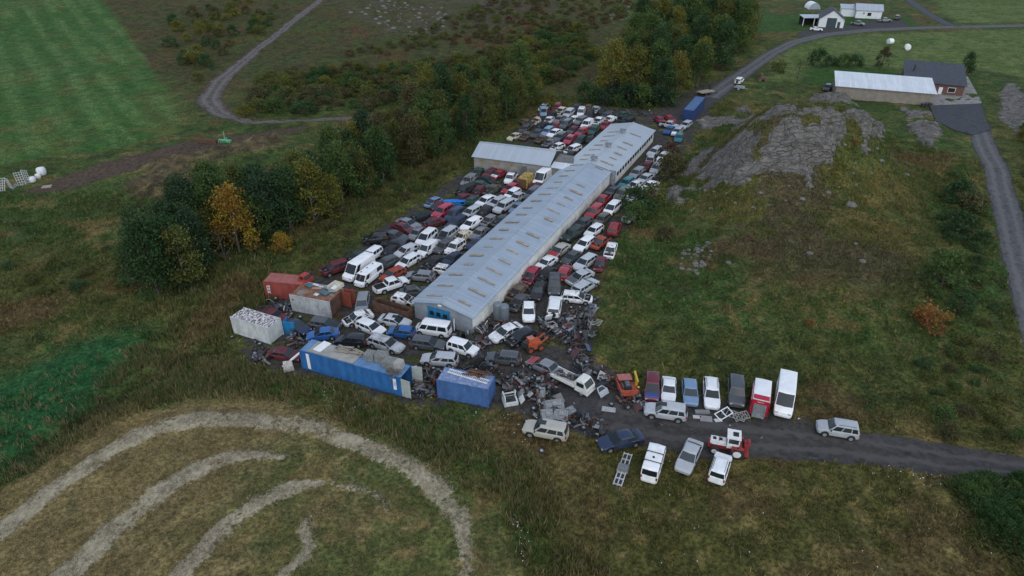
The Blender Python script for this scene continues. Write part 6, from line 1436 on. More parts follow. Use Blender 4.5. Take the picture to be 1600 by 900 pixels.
def free(x, y, pad=.15):
    for cx, cy, h, hl, hw_ in EMB:
        dx, dy = x-cx, y-cy
        if dx*dx+dy*dy < 9 and abs(dx*math.cos(h)+dy*math.sin(h)) < hl+pad and abs(-dx*math.sin(h)+dy*math.cos(h)) < hw_+pad: return False
    for cx, cy, hx, hy, an_ in RECTS:
        dx, dy = x-cx, y-cy
        if abs(dx*math.cos(an_)+dy*math.sin(an_)) < hx+pad and abs(-dx*math.sin(an_)+dy*math.cos(an_)) < hy+pad: return False
    return True
def scrap_piece(nm, x, y, z, where, col=None, sc=1.0):
    if nm == 'loose_wheel':
        t = loose_wheel(0, 0, LABS[nm]+' '+where, 'loose wheels '+where, rg.random() < .6, 0, xyz=(x, y, z)); return
    me, cat, dz = SCR[nm]; cn = rg.choice(PCOL)
    pre = (cn+' ') if nm in ('loose_door', 'loose_bumper', 'loose_bonnet') else ''
    o = ob(NMS.get(nm, nm), me, None, (x, y, z+dz)); o.rotation_euler = (rg.uniform(-.7, .7), rg.uniform(-.7, .7), rg.uniform(0, 6.3)); o.scale = (sc,)*3
    o.color = (*[v*.6 for v in COLS[cn]], 1); lb = (pre+LABS[nm].replace('loose ', 'loose ') if pre else LABS[nm])+' '+where
    tag(o, lb, cat, lb+', all of them')
KINDS_ = ['loose_engine']*4+['loose_axle']*2+['loose_door']*3+['loose_bumper']*3+['loose_bonnet']*2+['exhaust_pipe']*2+['car_seat']+['radiator']*2+['loose_wheel']*4
for P, cnt, hh, where in HEAPS:
    PW = W2(P); cx = sum(p[0] for p in PW)/len(PW); cy = sum(p[1] for p in PW)/len(PW)
    for k in range(cnt):
        for _ in range(12):
            x, y = rand_in(PW, rg)
            if free(x, y, .25): break
        else: continue
        e_ = max(0, 1-math.hypot(x-cx, y-cy)/4.5); z = zat(x, y)+hh*e_*rg.random()
        scrap_piece(rg.choice(KINDS_), x, y, z, where, sc=rg.uniform(.85, 1.15))
    for k in range(cnt*9):
        x, y = rand_in(PW, rg)
        if free(x, y, .1):
            e_ = max(0, 1-math.hypot(x-cx, y-cy)/4.5); shard(x, y, zat(x, y)+.05+hh*e_*rg.random()*.8)
YP = P_YARD
for k in range(4200):
    x, y = rand_in(YP, rg)
    if y < 100 and free(x, y, .05): shard(x, y, zat(x, y)+.03)
for k in range(9):
    x, y, z = LOAD_AT; a = rg.uniform(-1.3, 1.2); b_ = rg.uniform(-.5, .5)
    nm = rg.choice(['loose_engine', 'loose_engine', 'loose_axle', 'radiator']); o = ob(NMS.get(nm, nm), SCR[nm][0], None, (x+math.cos(an_)*0+a*math.cos(2.6), y+a*math.sin(2.6)+b_*.3, z+.05+rg.random()*.35)); o.rotation_euler = (rg.uniform(-.5, .5), rg.uniform(-.5, .5), rg.uniform(0, 6)); lb = LABS[nm]+' loaded on the white flatbed truck'; tag(o, lb, SCR[nm][1], lb+', all of them')
p = at(942, 618); o = ob('door_scrap', SCR['loose_door'][0], None, (p.x, p.y, zat(p.x, p.y)+.55), .6); o.rotation_euler = (-.7, 0, .75); o.scale = (1.35, 1.3, 1.3); o.color = (.60, .66, .70, 1); tag(o, 'large white car door leaning beside the flatbed truck cab', 'car door')
me = bpy.data.meshes.new('scrap_rubble'); me.from_pydata(shard_v, [], shard_f)
for m_ in (PLAST, STEEL, RUST, M('pale_scrap', (.45, .46, .47), .5, var=.3)): me.materials.append(m_)
me.polygons.foreach_set('material_index', shard_m); me.update(); tag(ob('scrap_rubble', me), kind='stuff')
# ------------------------------------------------------------------ trees and shrubs
def leaf_mat():
    m, n, l, b = mat_new('leaves')
    oi = N(n, 'ShaderNodeObjectInfo'); a = N(n, 'ShaderNodeAttribute'); a.attribute_name = 'leaf'
    s_ = N(n, 'ShaderNodeSeparateColor'); l.new(a.outputs['Color'], s_.inputs[0])
    hsv = N(n, 'ShaderNodeHueSaturation'); l.new(oi.outputs['Color'], hsv.inputs['Color']); l.new(s_.outputs[0], hsv.inputs['Value']); l.new(s_.outputs[1], hsv.inputs['Hue'])
    l.new(hsv.outputs[0], b.inputs['Base Color']); b.inputs['Roughness'].default_value = .6; b.inputs['Specular IOR Level'].default_value = .25
    tr = N(n, 'ShaderNodeBsdfTranslucent'); l.new(hsv.outputs[0], tr.inputs['Color']); mx = N(n, 'ShaderNodeMixShader'); mx.inputs[0].default_value = .36
    l.new(b.outputs[0], mx.inputs[1]); l.new(tr.outputs[0], mx.inputs[2]); l.new(mx.outputs[0], n['Material Output'].inputs['Surface']); return m
LEAF = leaf_mat(); BARK = M('grey_brown_bark', (.10, .085, .07), .9, var=.4, sc=6, stretch=(1, 1, .3))
def crown_mesh(name, seed, hgt_, rad, base, nclus, per, lsize, spread, conic=.0):
    """leaf-sized faces in clumps round limb ends"""
    r_ = np.random.RandomState(seed); V = []; Cc = []; limbs = []
    for k in range(nclus):
        t = r_.rand()**.75; z = base+(hgt_-base)*t; env = rad*(math.sin(math.pi*min(1, .18+.82*t)**.8)**.6)*(1-conic*t)
        a = r_.rand()*6.283; rr = env*(.45+.55*r_.rand()**.5); cx, cy = math.cos(a)*rr, math.sin(a)*rr
        limbs.append((cx, cy, z)); n_ = int(per*(.6+.8*r_.rand())); sp = spread*(.7+.6*r_.rand())
        p = r_.randn(n_, 3)*[sp, sp, sp*.75]*.6+[cx, cy, z]; bright = .62+.62*r_.rand(); hue = .5+(r_.rand()-.5)*.05
        d1 = r_.randn(n_, 3); d1 /= np.linalg.norm(d1, axis=1)[:, None]; d2 = np.cross(d1, r_.randn(n_, 3)); d2 /= np.linalg.norm(d2, axis=1)[:, None]
        s_ = (lsize*(.6+.8*r_.rand(n_)))[:, None]
        q = np.stack([p-d1*s_*.5, p+d2*s_*.32, p+d1*s_*.5, p-d2*s_*.32], 1); V.append(q.reshape(-1, 3))
        br = np.clip(bright*(.75+.5*r_.rand(n_)), .3, 1.7); hu = hue+(r_.rand(n_)-.5)*.03
        Cc.append(np.repeat(np.stack([br, hu, br*0, br*0+1], -1), 4, axis=0))
    V = np.concatenate(V); Cc = np.concatenate(Cc); me = bpy.data.meshes.new(name); nq = len(V)//4
    me.vertices.add(len(V)); me.vertices.foreach_set('co', V.astype(np.float32).ravel()); me.loops.add(len(V)); me.loops.foreach_set('vertex_index', np.arange(len(V), dtype=np.int32))
    me.polygons.add(nq); me.polygons.foreach_set('loop_start', np.arange(0, 4*nq, 4, dtype=np.int32)); me.update()
    at_ = me.attributes.new('leaf', 'FLOAT_COLOR', 'POINT'); at_.data.foreach_set('color', Cc.astype(np.float32).ravel()); me.materials.append(LEAF)
    return me, limbs
def tree_kind(name, seed, *a, trunk=.16, sparse=1.0):
    cm, limbs = crown_mesh(name+'_crown', seed, *a); H_ = a[0]; tb = MB().tube((0, 0, -.3), (0, 0, H_*.45), trunk, 0, 8, trunk*.7).tube((0, 0, H_*.45), (.1, 0, H_*.9), trunk*.7, 0, 7, .03)
    for (x, y, z) in limbs[::2]:
        z0 = max(.3, z-math.hypot(x, y)*.7-.4); tb.tube((0, 0, z0), (x, y, z), trunk*.35, 0, 5, .02)
    return tb.mesh(name+'_trunk', BARK), cm
TREES = [tree_kind('poplar', 11, 9.5, 2.3, .9, 46, 105, .29, .85, .15), tree_kind('poplar', 12, 8.5, 2.6, .8, 46, 105, .29, .9, .1), tree_kind('birch', 13, 7.0, 2.5, .7, 42, 100, .27, .8, .1), tree_kind('birch', 14, 7.8, 2.2, .9, 40, 100, .27, .8, .25), tree_kind('spruce', 15, 9.0, 2.0, .4, 50, 100, .27, .65, .65)]
SHRUBS = [tree_kind('shrub', 21, 2.6, 1.7, .1, 26, 46, .26, .55, 0, trunk=.06), tree_kind('shrub', 22, 2.0, 1.5, .05, 22, 46, .24, .5, 0, trunk=.05), tree_kind('shrub', 23, 3.4, 1.8, .1, 30, 46, .28, .6, .1, trunk=.07)]
BARE = tree_kind('bare_shrub', 25, 3.2, 1.7, .2, 34, 9, .18, .5, 0, trunk=.07)
TC_ = {'dark green': (.044, .090, .030), 'mid green': (.072, .120, .030), 'olive green': (.105, .120, .030), 'yellow-green': (.155, .150, .028), 'golden yellow': (.30, .195, .028), 'brown': (.100, .092, .036), 'blue-green': (.030, .062, .028), 'rusty orange': (.25, .12, .035), 'russet': (.120, .070, .036)}
CNT = {}
def tree(px, py, kindset, cname, label, sc=1.0, name='broadleaf_tree', group=None, xyz=None, zs=1.0, cat='tree'):
    p = Vector(xyz) if xyz else at(px, py); tr_, cr = rg.choice(kindset) if isinstance(kindset, list) else kindset
    t = thing(name, label, cat, (p.x, p.y, zat(p.x, p.y)-.05), rg.uniform(0, 6.28), group); s_ = sc*rg.uniform(.92, 1.08)*(1.22 if 'tree' in name else 1.0); t.scale = (s_, s_, s_*zs*(rg.uniform(.85, 1.22) if 'tree' in name else 1))
    ob('trunk', tr_, t); o = ob('crown', cr, t); j = rg.uniform(.85, 1.15); o.color = (*[v*j for v in TC_[cname]], 1); return t
# single trees one can point to
for px, py, ks, cn, lab, sc, nm in (
    (375, 395, TREES[1], 'golden yellow', 'golden yellow autumn tree standing between dark green trees by the grass bank', .95, 'autumn_tree'),
    (352, 408, BARE, 'brown', 'half-bare shrub under the golden yellow tree', 1.5, 'bare_shrub'),
    (442, 393, SHRUBS[2], 'golden yellow', 'small golden yellow tree at the foot of the dark tree near the car yard', .95, 'autumn_shrub'),
    (425, 372, TREES[0], 'blue-green', 'tallest dark blue-green tree right of the golden yellow tree', 1.0, 'broadleaf_tree'),
    (455, 362, TREES[0], 'dark green', 'very dark tree between the golden tree and the yellow-green tree', .95, 'broadleaf_tree'),
    (492, 352, TREES[0], 'yellow-green', 'yellow-green poplar next to the darkest tree', 1.0, 'broadleaf_tree'),
    (520, 340, TREES[3], 'yellow-green', 'second yellow-green poplar, with a narrow crown beside the first', .9, 'broadleaf_tree'),
    (250, 455, TREES[1], 'dark green', 'broad dark green tree nearest the hay field', .95, 'broadleaf_tree'),
    (225, 440, TREES[2], 'dark green', 'dark green tree at the outer end of the tree belt', .9, 'broadleaf_tree'),
    (285, 440, TREES[2], 'dark green', 'dark green tree behind the broad dark tree near the red container', .95, 'broadleaf_tree'),
    (300, 400, TREES[1], 'mid green', 'mid green tree in front of the golden yellow tree', .95, 'broadleaf_tree'),
    (858, 172, TREES[3], 'yellow-green', 'slim yellow-green tree beside the lifted pale blue car', .55, 'broadleaf_tree'),
    (1377, 106, TREES[2], 'brown', 'brown autumn tree behind the dark-roofed brick house', .62, 'autumn_tree'),
    (1508, 117, TREES[1], 'dark green', 'dark green round tree at the gable of the brick house', .66, 'broadleaf_tree'),
    (1276, 104, SHRUBS[2], 'dark green', 'largest of four dark shrubs in the garden behind the barn', 1.4, 'garden_shrub'),
    (1297, 103, SHRUBS[0], 'dark green', 'garden shrub second from the largest behind the barn', 1.1, 'garden_shrub'),
    (1316, 104, SHRUBS[2], 'mid green', 'mid green garden shrub behind the white barn roof', 1.1, 'garden_shrub'),
    (1335, 104, SHRUBS[0], 'dark green', 'dark garden shrub nearest the brown autumn tree', 1.3, 'garden_shrub'),
    (1246, 124, BARE, 'olive green', 'thin half-bare shrub at the garden edge by the far road', 1.6, 'bare_shrub'),
    (1215, 112, SHRUBS[0], 'olive green', 'olive shrub beside the far road bend', 1.2, 'shrub'),
    (1452, 512, SHRUBS[0], 'rusty orange', 'rusty orange round bush on the slope below the farm road', 1.25, 'autumn_shrub'),
    (1264, 508, SHRUBS[1], 'rusty orange', 'tiny orange shrub on the hill pasture', .42, 'autumn_shrub'),
    (1333, 238, SHRUBS[1], 'rusty orange', 'tiny orange-red shrub on the rock outcrop', .40, 'autumn_shrub'),
    (1043, 280, SHRUBS[2], 'brown', 'large brown bush between the right car strip and the rock', 1.5, 'shrub'),
    (1056, 268, SHRUBS[0], 'brown', 'second brown bush right behind the largest brown bush', 1.5, 'shrub'),
    (1047, 244, SHRUBS[1], 'russet', 'russet bush beside the teal green car', 1.4, 'shrub'),
    (990, 330, SHRUBS[2], 'dark green', 'dark green bush beside the white people carrier', 1.3, 'shrub'),
    (992, 352, SHRUBS[2], 'mid green', 'mid green bush beside the red off-roader in the right strip', 1.2, 'shrub'),
    (1008, 338, SHRUBS[0], 'dark green', 'dark green bush on the hill side of the strip bushes', 1.3, 'shrub'),
    (1018, 318, SHRUBS[0], 'olive green', 'olive bush half hiding the grey wreck', 1.3, 'shrub'),
    (1038, 372, SHRUBS[1], 'brown', 'brown shrub on the hill foot near the bushes', 1.1, 'shrub'),
    (920, 140, BARE, 'russet', 'reddish bare shrub above the back row of cars', 1.3, 'bare_shrub'),
    (305, 100, SHRUBS[0], 'yellow-green', 'bright yellow-green bush beside the striped meadow edge', 1.6, 'shrub'),
    (1497, 318, SHRUBS[2], 'dark green', 'large dark green shrub beside the farm road, up the slope', 1.35, 'shrub'), (1494, 372, SHRUBS[2], 'dark green', 'large dark green shrub beside the farm road, mid slope', 1.4, 'shrub'), (1470, 448, SHRUBS[2], 'mid green', 'broad dark shrub right above the rusty orange bush', 1.5, 'shrub'), (1516, 330, SHRUBS[0], 'brown', 'brownish shrub between the farm road and a large dark shrub', 1.3, 'shrub'),
    (385, 182, SHRUBS[1], 'yellow-green', 'low yellow-green shrub at the dirt track fork', 1.3, 'shrub')):
    tree(px, py, ks, cn, lab, sc, nm, cat='shrub' if 'shrub' in nm else 'tree')
def scatter(P, dmin, n_max, seed):
    r_ = random.Random(seed); PW = W2(P); out = []; gx, gy = at2(375, 395)
    for _ in range(n_max*30):
        x, y = rand_in(PW, r_)
        if all((x-a)**2+(y-b_)**2 > dmin*dmin for a, b_ in out) and free(x, y, 1.2) and not (abs(x-gx+(y-gy)*.15) < 4.2 and -13 < y-gy < 4): out.append((x, y))
        if len(out) >= n_max: break
    return out
SCRUB = []
def grove(P, dmin, n_max, seed, ks, pal, where, grp, scr, nm='broadleaf_tree', cat='tree', zs=1.0, keep=999):
    pts = sorted(scatter(P, dmin, n_max, seed), key=lambda q: math.hypot(*q))
    for x, y in pts[keep:]: SCRUB.append((x, y, zat(x, y)-.05, rg.uniform(*scr), zs, TC_[rg.choice(pal)], rg.choice(ks)[1], rg.uniform(0, 6.28)))
    for x, y in pts[:keep]:
        cn = rg.choice(pal); lb = f'{cn} {cat} {where}'
        tree(0, 0, ks, cn, lb, rg.uniform(*scr), nm, f'{cn} {grp}', (x, y, 0), zs, cat)
grove([(270, 410), (330, 405), (400, 380), (470, 350), (540, 322), (610, 285), (580, 262), (500, 285), (430, 320), (350, 335), (290, 372)], 3.8, 34, 1, TREES[:4], ['dark green', 'dark green', 'mid green', 'blue-green', 'mid green', 'olive green'], 'in the dense near half of the tree belt left of the cars', 'trees in the near belt', (.85, 1.1))
grove([(205, 440), (250, 464), (310, 445), (365, 425), (345, 370), (285, 358), (230, 395)], 3.3, 20, 31, TREES[:4], ['dark green', 'mid green', 'dark green', 'blue-green', 'olive green'], 'in the thick clump at the outer end of the tree belt', 'trees in the outer clump', (.72, 1.0))
grove([(560, 312), (640, 268), (700, 240), (735, 225), (790, 200), (835, 165), (820, 130), (720, 150), (650, 190), (590, 230), (545, 275)], 3.9, 75, 2, TREES[:4], ['olive green', 'mid green', 'olive green', 'yellow-green', 'mid green', 'dark green', 'brown'], 'in the far half of the tree belt behind the side shed', 'trees in the far belt', (.70, 1.12))
grove([(950, 160), (1010, 165), (1062, 160), (1100, 130), (1150, 98), (1172, 66), (1150, 32), (1080, 40), (1010, 66), (965, 100), (945, 130)], 4.6, 60, 3, TREES[:4], ['olive green', 'mid green', 'mid green', 'dark green', 'yellow-green'], 'in the wood between the shed end and the far farm', 'trees in the far wood', (1.0, 1.3))
grove([(1085, 30), (1165, 50), (1160, 85), (1120, 70), (1080, 50)], 4.6, 14, 4, TREES, ['dark green', 'blue-green'], 'on the dark side of the wood towards the garage', 'trees on the dark wood edge', (.95, 1.2))
grove([(910, 160), (960, 150), (1030, 158), (1060, 166), (1000, 170), (940, 168)], 2.6, 18, 5, SHRUBS, ['blue-green', 'mid green', 'dark green'], 'in front of the wood behind the shed end', 'shrubs before the far wood', (1.2, 1.7), 'shrub', 'shrub')
grove([(370, 180), (480, 178), (600, 172), (760, 130), (880, 130), (930, 90), (900, 40), (760, 90), (560, 110), (420, 120)], 2.6, 300, 6, SHRUBS, ['olive green', 'olive green', 'brown', 'mid green', 'dark green', 'yellow-green', 'brown'], 'on the heath slope above the dirt track', 'shrubs on the heath', (.6, 1.6), 'shrub', 'shrub', .75, keep=60)
grove([(860, 60), (950, 40), (1000, 10), (940, -20), (820, -20), (600, 70), (520, 90)], 3.4, 220, 7, SHRUBS, ['brown', 'olive green', 'olive green', 'brown', 'russet'], 'on the high heath near the stones', 'shrubs on the high heath', (.5, 1.2), 'shrub', 'shrub', .6, keep=0)
grove([(250, 40), (300, 20), (450, -10), (430, 40), (340, 110), (290, 140)], 4.5, 46, 8, SHRUBS, ['brown', 'olive green', 'dark green', 'yellow-green'], 'between the striped meadow and the dirt track', 'shrubs by the striped meadow', (.8, 1.4), 'shrub', 'shrub', .85, keep=12)
grove([(1460, 300), (1505, 260), (1530, 330), (1545, 420), (1560, 520), (1530, 560), (1480, 560), (1450, 440), (1480, 380)], 3.2, 44, 9, SHRUBS, ['dark green', 'mid green', 'olive green', 'dark green'], 'in the hollow along the farm road', 'shrubs along the farm road', (.5, .95), 'shrub', 'shrub', .8)
grove([(1440, 560), (1540, 560), (1590, 690), (1480, 690), (1430, 640)], 2.4, 40, 10, SHRUBS, ['dark green', 'mid green', 'olive green', 'brown'], 'on the slope above the gravel track', 'shrubs above the gravel track', (.35, .7), 'shrub', 'shrub', .8)
grove([(1585, 200), (1650, 190), (1680, 420), (1640, 380), (1612, 290)], 3.0, 26, 11, SHRUBS, ['olive green', 'dark green', 'yellow-green'], 'on the far side of the farm road', 'shrubs beyond the farm road', (.7, 1.2), 'shrub', 'shrub')
grove([(150, 400), (230, 330), (300, 320), (260, 400), (200, 470), (60, 480), (-20, 420)], 4.0, 26, 12, SHRUBS, ['brown', 'olive green', 'dark green'], 'on the rough slope below the bare dirt strip', 'shrubs on the rough slope', (.4, .85), 'shrub', 'shrub', .75)
grove([(470, 360), (560, 330), (640, 290), (720, 248), (700, 262), (640, 310), (560, 362), (480, 400)], 3.0, 30, 13, SHRUBS, ['olive green', 'mid green', 'brown'], 'between the tree belt and the left car rows', 'shrubs along the left car rows', (.5, .9), 'shrub', 'shrub', .8)
grove([(1492, 765), (1560, 760), (1640, 780), (1700, 900), (1620, 900), (1560, 830)], 1.2, 130, 14, SHRUBS[1:2], ['dark green', 'mid green'], 'in the leafy patch at the corner below the gravel track', 'shrubs in the leafy corner', (.34, .62), 'shrub', 'shrub', .7, keep=0)
# low scrub that reads as one mass: one object
def scrub():
    V = []; Lf = []; Cl = []
    for x, y, z, s_, zs, col, me, a in SCRUB:
        nv = len(me.vertices); v = np.zeros(nv*3, np.float32); me.vertices.foreach_get('co', v); v = v.reshape(-1, 3)*[s_, s_, s_*zs]
        ca, sa = math.cos(a), math.sin(a); V.append(np.stack([v[:, 0]*ca-v[:, 1]*sa+x, v[:, 0]*sa+v[:, 1]*ca+y, v[:, 2]+z], -1))
        q = np.zeros(nv*4, np.float32); me.attributes['leaf'].data.foreach_get('color', q); Lf.append(q.reshape(-1, 4)); Cl.append(np.tile(np.array([*col, 1]), (nv, 1)))
    V = np.concatenate(V); Lf = np.concatenate(Lf); Cl = np.concatenate(Cl)*np.concatenate([Lf[:, :1]]*3+[Lf[:, 3:]], 1); n_ = len(V); me = bpy.data.meshes.new('heath_scrub')
    me.vertices.add(n_); me.vertices.foreach_set('co', V.astype(np.float32).ravel()); me.loops.add(n_); me.loops.foreach_set('vertex_index', np.arange(n_, dtype=np.int32)); me.polygons.add(n_//4); me.polygons.foreach_set('loop_start', np.arange(0, n_, 4, dtype=np.int32)); me.update()
    a_ = me.attributes.new('albedo', 'FLOAT_COLOR', 'POINT'); a_.data.foreach_set('color', Cl.astype(np.float32).ravel()); me.materials.append(blade_mat()); tag(ob('heath_scrub', me), kind='stuff')
# boulders
def boulder_mesh(seed):
    bm = bmesh.new(); bmesh.ops.create_icosphere(bm, subdivisions=3, radius=1.0); r_ = random.Random(seed); o = r_.uniform(0, 90)
    for v in bm.verts:
        k = .7+.6*float(fbm(v.co.x*1.3+o, v.co.y*1.3+v.co.z*2.1, .9, 3)); v.co *= k; v.co.z *= .6
    me = bpy.data.meshes.new('boulder'); bm.to_mesh(me); bm.free(); me.polygons.foreach_set('use_smooth', [True]*len(me.polygons)); me.set_sharp_from_angle(angle=R(28))
    me.materials.append(M('boulder_stone', (.15, .145, .135), .95, var=.35, sc=2.5, dirt=(3, .55, .68), dcol=(.10, .10, .075), bump=.5, bsc=4)); return me
BLD = [boulder_mesh(s) for s in range(5)]
def boulder(px, py, s_, lab, grp=None, xyz=None):
    p = Vector(xyz) if xyz else at(px, py); o = tag(ob('boulder', rg.choice(BLD), None, (p.x, p.y, zat(p.x, p.y)-s_*.12), rg.uniform(0, 6)), lab, 'boulder', grp); o.scale = (s_, s_*rg.uniform(.7, 1), s_*rg.uniform(.7, 1.1))
boulder(1330, 321, 1.1, 'large grey boulder alone on the pasture below the rock outcrop'); boulder(1348, 408, .55, 'pale upright stone on the hill pasture above the leafy patch'); boulder(1337, 380, .38, 'small pale stone between the large boulder and the upright stone'); boulder(1265, 395, .5, 'grey stone on the pasture left of the pale upright stone'); boulder(1138, 412, .55, 'grey stone beside the boulder cluster'); boulder(1415, 272, .7, 'flat grey stone on turf right of the outcrop')
for x, y in scatter([(1058, 400), (1080, 376), (1112, 378), (1116, 405), (1092, 430), (1064, 420)], .55, 34, 21): boulder(0, 0, rg.uniform(.22, .6), 'grey stone in the boulder cluster on the hill pasture', 'stones in the boulder cluster', (x, y, 0))
for x, y in scatter([(540, 20), (600, 0), (690, 10), (700, 30), (690, 52), (640, 52), (600, 40)], 2.2, 60, 22): boulder(0, 0, rg.uniform(.35, 1.1), 'grey stone of the scree on the far heath', 'stones of the scree', (x, y, 0))
for x, y in scatter([(950, 15), (985, 10), (985, 32), (955, 30)], 2.0, 14, 23): boulder(0, 0, rg.uniform(.4, .9), 'grey stone in the small scree above the wood', 'stones of the small scree', (x, y, 0))
for x, y in scatter([(1060, 300), (1230, 270), (1330, 230), (1400, 250), (1340, 300), (1200, 330), (1080, 330)], 2.5, 40, 24): boulder(0, 0, rg.uniform(.2, .55), 'grey stone fallen below the rock outcrop', 'stones below the outcrop', (x, y, 0))
# ------------------------------------------------------------------ grass, weeds and straw: uncountable ground cover
def blades(name, n_, P, hfun, colfun, seed, width=.07, mask=None, dens=None, nb=3, lean=.5):
    r_ = np.random.RandomState(seed); PW = W2(P); xs = [p[0] for p in PW]; ys = [p[1] for p in PW]
    x = r_.uniform(min(xs), max(xs), n_*3); y = r_.uniform(min(ys), max(ys), n_*3)
    k = sd_poly(x, y, PW) > 0; x, y = x[k], y[k]
    j = np.clip(np.searchsorted(GX, x)-1, 0, nx-2); i = np.clip(np.searchsorted(GY, y)-1, 0, ny-2)
    pr = np.ones(len(x))
    if mask is not None: pr = pr*mask[i, j]
    pr = pr*sstep(.28, .62, fbm(x, y, .5, 3, seed+3))
    kk = r_.rand(len(x)) < pr; x, y, i, j = x[kk][:n_], y[kk][:n_], i[kk][:n_], j[kk][:n_]; m_ = len(x)
    tx = (x-GX[j])/(GX[j+1]-GX[j]); ty = (y-GY[i])/(GY[i+1]-GY[i])
    z = (Z[i, j]*(1-tx)+Z[i, j+1]*tx)*(1-ty)+(Z[i+1, j]*(1-tx)+Z[i+1, j+1]*tx)*ty
    base = c[i, j]; V = np.zeros((m_, nb, 3, 3)); h = hfun(r_, m_, x, y)
    for q in range(nb):
        a = r_.rand(m_)*6.283; w_ = width*(.6+.8*r_.rand(m_)); ox, oy = (r_.rand(2, m_)-.5)*.28; hh = h*(.6+.7*r_.rand(m_)); la = r_.rand(m_)*6.283; ll = hh*lean*(.3+r_.rand(m_))
        V[:, q, 0] = np.stack([x+ox+np.cos(a)*w_, y+oy+np.sin(a)*w_, z-.03], -1); V[:, q, 1] = np.stack([x+ox-np.cos(a)*w_, y+oy-np.sin(a)*w_, z-.03], -1); V[:, q, 2] = np.stack([x+ox+np.cos(la)*ll, y+oy+np.sin(la)*ll, z+hh], -1)
    cc = colfun(r_, base, m_); CC = np.repeat(np.concatenate([np.clip(cc, 0, 1), np.ones((m_, 1))], -1)[:, None, :], nb*3, axis=1)
    nv = m_*nb*3; me = bpy.data.meshes.new(name); me.vertices.add(nv); me.vertices.foreach_set('co', V.astype(np.float32).ravel()); me.loops.add(nv); me.loops.foreach_set('vertex_index', np.arange(nv, dtype=np.int32))
    me.polygons.add(nv//3); me.polygons.foreach_set('loop_start', np.arange(0, nv, 3, dtype=np.int32)); me.update()
    a_ = me.attributes.new('albedo', 'FLOAT_COLOR', 'POINT'); a_.data.foreach_set('color', CC.astype(np.float32).ravel()); me.materials.append(BLADE); return tag(ob(name, me), kind='stuff')
def blade_mat():
    m, n, l, b = mat_new('grass_blades'); a = N(n, 'ShaderNodeAttribute'); a.attribute_name = 'albedo'; l.new(a.outputs['Color'], b.inputs['Base Color']); b.inputs['Roughness'].default_value = .8; b.inputs['Specular IOR Level'].default_value = .15
    tr = N(n, 'ShaderNodeBsdfTranslucent'); l.new(a.outputs['Color'], tr.inputs['Color']); mx = N(n, 'ShaderNodeMixShader'); mx.inputs[0].default_value = .3
    l.new(b.outputs[0], mx.inputs[1]); l.new(tr.outputs[0], mx.inputs[2]); l.new(mx.outputs[0], n['Material Output'].inputs['Surface']); return m
BLADE = blade_mat()
mk_rough = np.clip(1-np.maximum.reduce([m_lush*.85, m_hay*1.2, m_yard*1.15, m_track*1.3, m_dirt*1.2, m_mead, m_mown, m_lawn, m_rock*.95]), 0, 1)
def gcol(lo, hi, straw):
    def f(r_, base, m_):
        k = lo+(hi-lo)*r_.rand(m_, 1); s_ = (r_.rand(m_, 1) < straw); return np.where(s_, np.array([[.21, .17, .085]])*(.6+.8*r_.rand(m_, 1)), base*k*1.5)
    return f
ALLP = [(-120, 905), (1720, 905), (1720, 330), (1480, 240), (1350, 190), (1100, 150), (760, 150), (300, 300), (-120, 300)]
blades('rough_grass', 150000, ALLP, lambda r_, m_, x, y: (.16+.30*r_.rand(m_)**2)*(1+.35*sstep(60, 100, y)), gcol(.6, 1.7, .10), 101, .055, mk_rough)
blades('straw_tussocks', 34000, [(-40, 640), (200, 540), (380, 560), (640, 640), (820, 700), (960, 905), (760, 905), (760, 780), (560, 680), (420, 628), (260, 628), (-40, 780)], lambda r_, m_, x, y: .30+.6*r_.rand(m_), gcol(.7, 1.6, .45), 102, .05, mk_rough, nb=4)
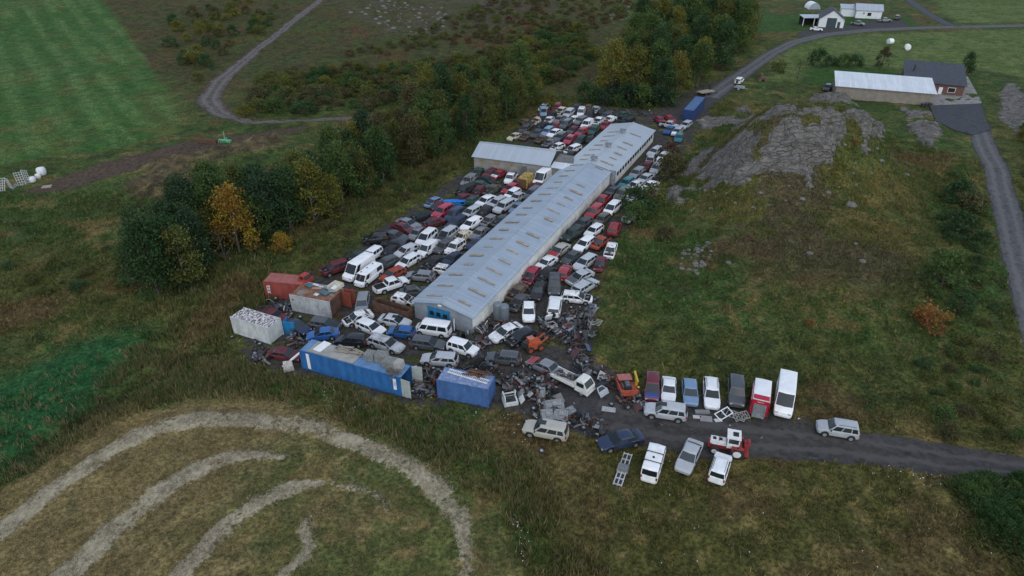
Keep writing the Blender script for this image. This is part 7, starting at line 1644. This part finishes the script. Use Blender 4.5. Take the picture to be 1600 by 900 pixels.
blades('bank_grass', 26000, [(440, 470), (420, 400), (560, 340), (760, 240), (760, 200), (560, 300), (400, 390), (300, 440), (160, 520), (330, 545)], lambda r_, m_, x, y: .4+.5*r_.rand(m_), gcol(.6, 1.6, .22), 103, .07, mk_rough, nb=4)
blades('tussocks', 24000, ALLP, lambda r_, m_, x, y: .25+.45*r_.rand(m_), gcol(.8, 1.9, .35), 108, .06, mk_rough*sstep(.60, .70, fbm(X, Y, .75, 3, 91)), nb=5, lean=.8)
blades('hay_straw', 30000, [(-150, 905), (-150, 600), (300, 600), (760, 680), (760, 905)], lambda r_, m_, x, y: .05+.12*r_.rand(m_), lambda r_, base, m_: np.array([[.29, .255, .19]])*(.55+.75*r_.rand(m_, 1)), 104, .04, np.clip(m_swath, 0, 1), lean=1.6)
blades('stubble', 40000, [(-150, 905), (-150, 600), (300, 600), (830, 680), (830, 905)], lambda r_, m_, x, y: .06+.08*r_.rand(m_), gcol(.7, 1.5, .25), 105, .035, np.clip(m_hay-m_swath, 0, 1), lean=.9)
blades('leafy_weeds', 16000, [(1470, 750), (1640, 745), (1760, 905), (1600, 905), (1520, 840)], lambda r_, m_, x, y: .10+.22*r_.rand(m_), gcol(.6, 1.5, .02), 106, .11, m_leaf, nb=5, lean=1.8)
def flowers():
    r_ = random.Random(3); mb = MB()
    for P, n_ in (([(490, 590), (600, 630), (545, 650), (480, 610)], 26), ([(730, 640), (850, 650), (830, 700), (750, 670)], 34), ([(800, 800), (830, 840), (820, 890), (800, 880)], 26), ([(1340, 722), (1470, 748), (1470, 770), (1340, 745)], 20), ([(880, 700), (1600, 760), (1600, 890), (900, 890)], 30)):
        PW = W2(P)
        for _ in range(n_):
            x, y = rand_in(PW, r_); z = zat(x, y)+r_.uniform(.25, .5); s_ = r_.uniform(.018, .042)
            mb.add([(x-s_, y-s_, z), (x+s_, y-s_, z), (x+s_, y+s_, z+.02), (x-s_, y+s_, z+.02)], [(0, 1, 2, 3)])
    scrub(); tag(ob('wild_flowers', mb.mesh('wild_flowers', M('white_petals', (.55, .62, .58), .8), fix=False)), kind='stuff')
flowers()
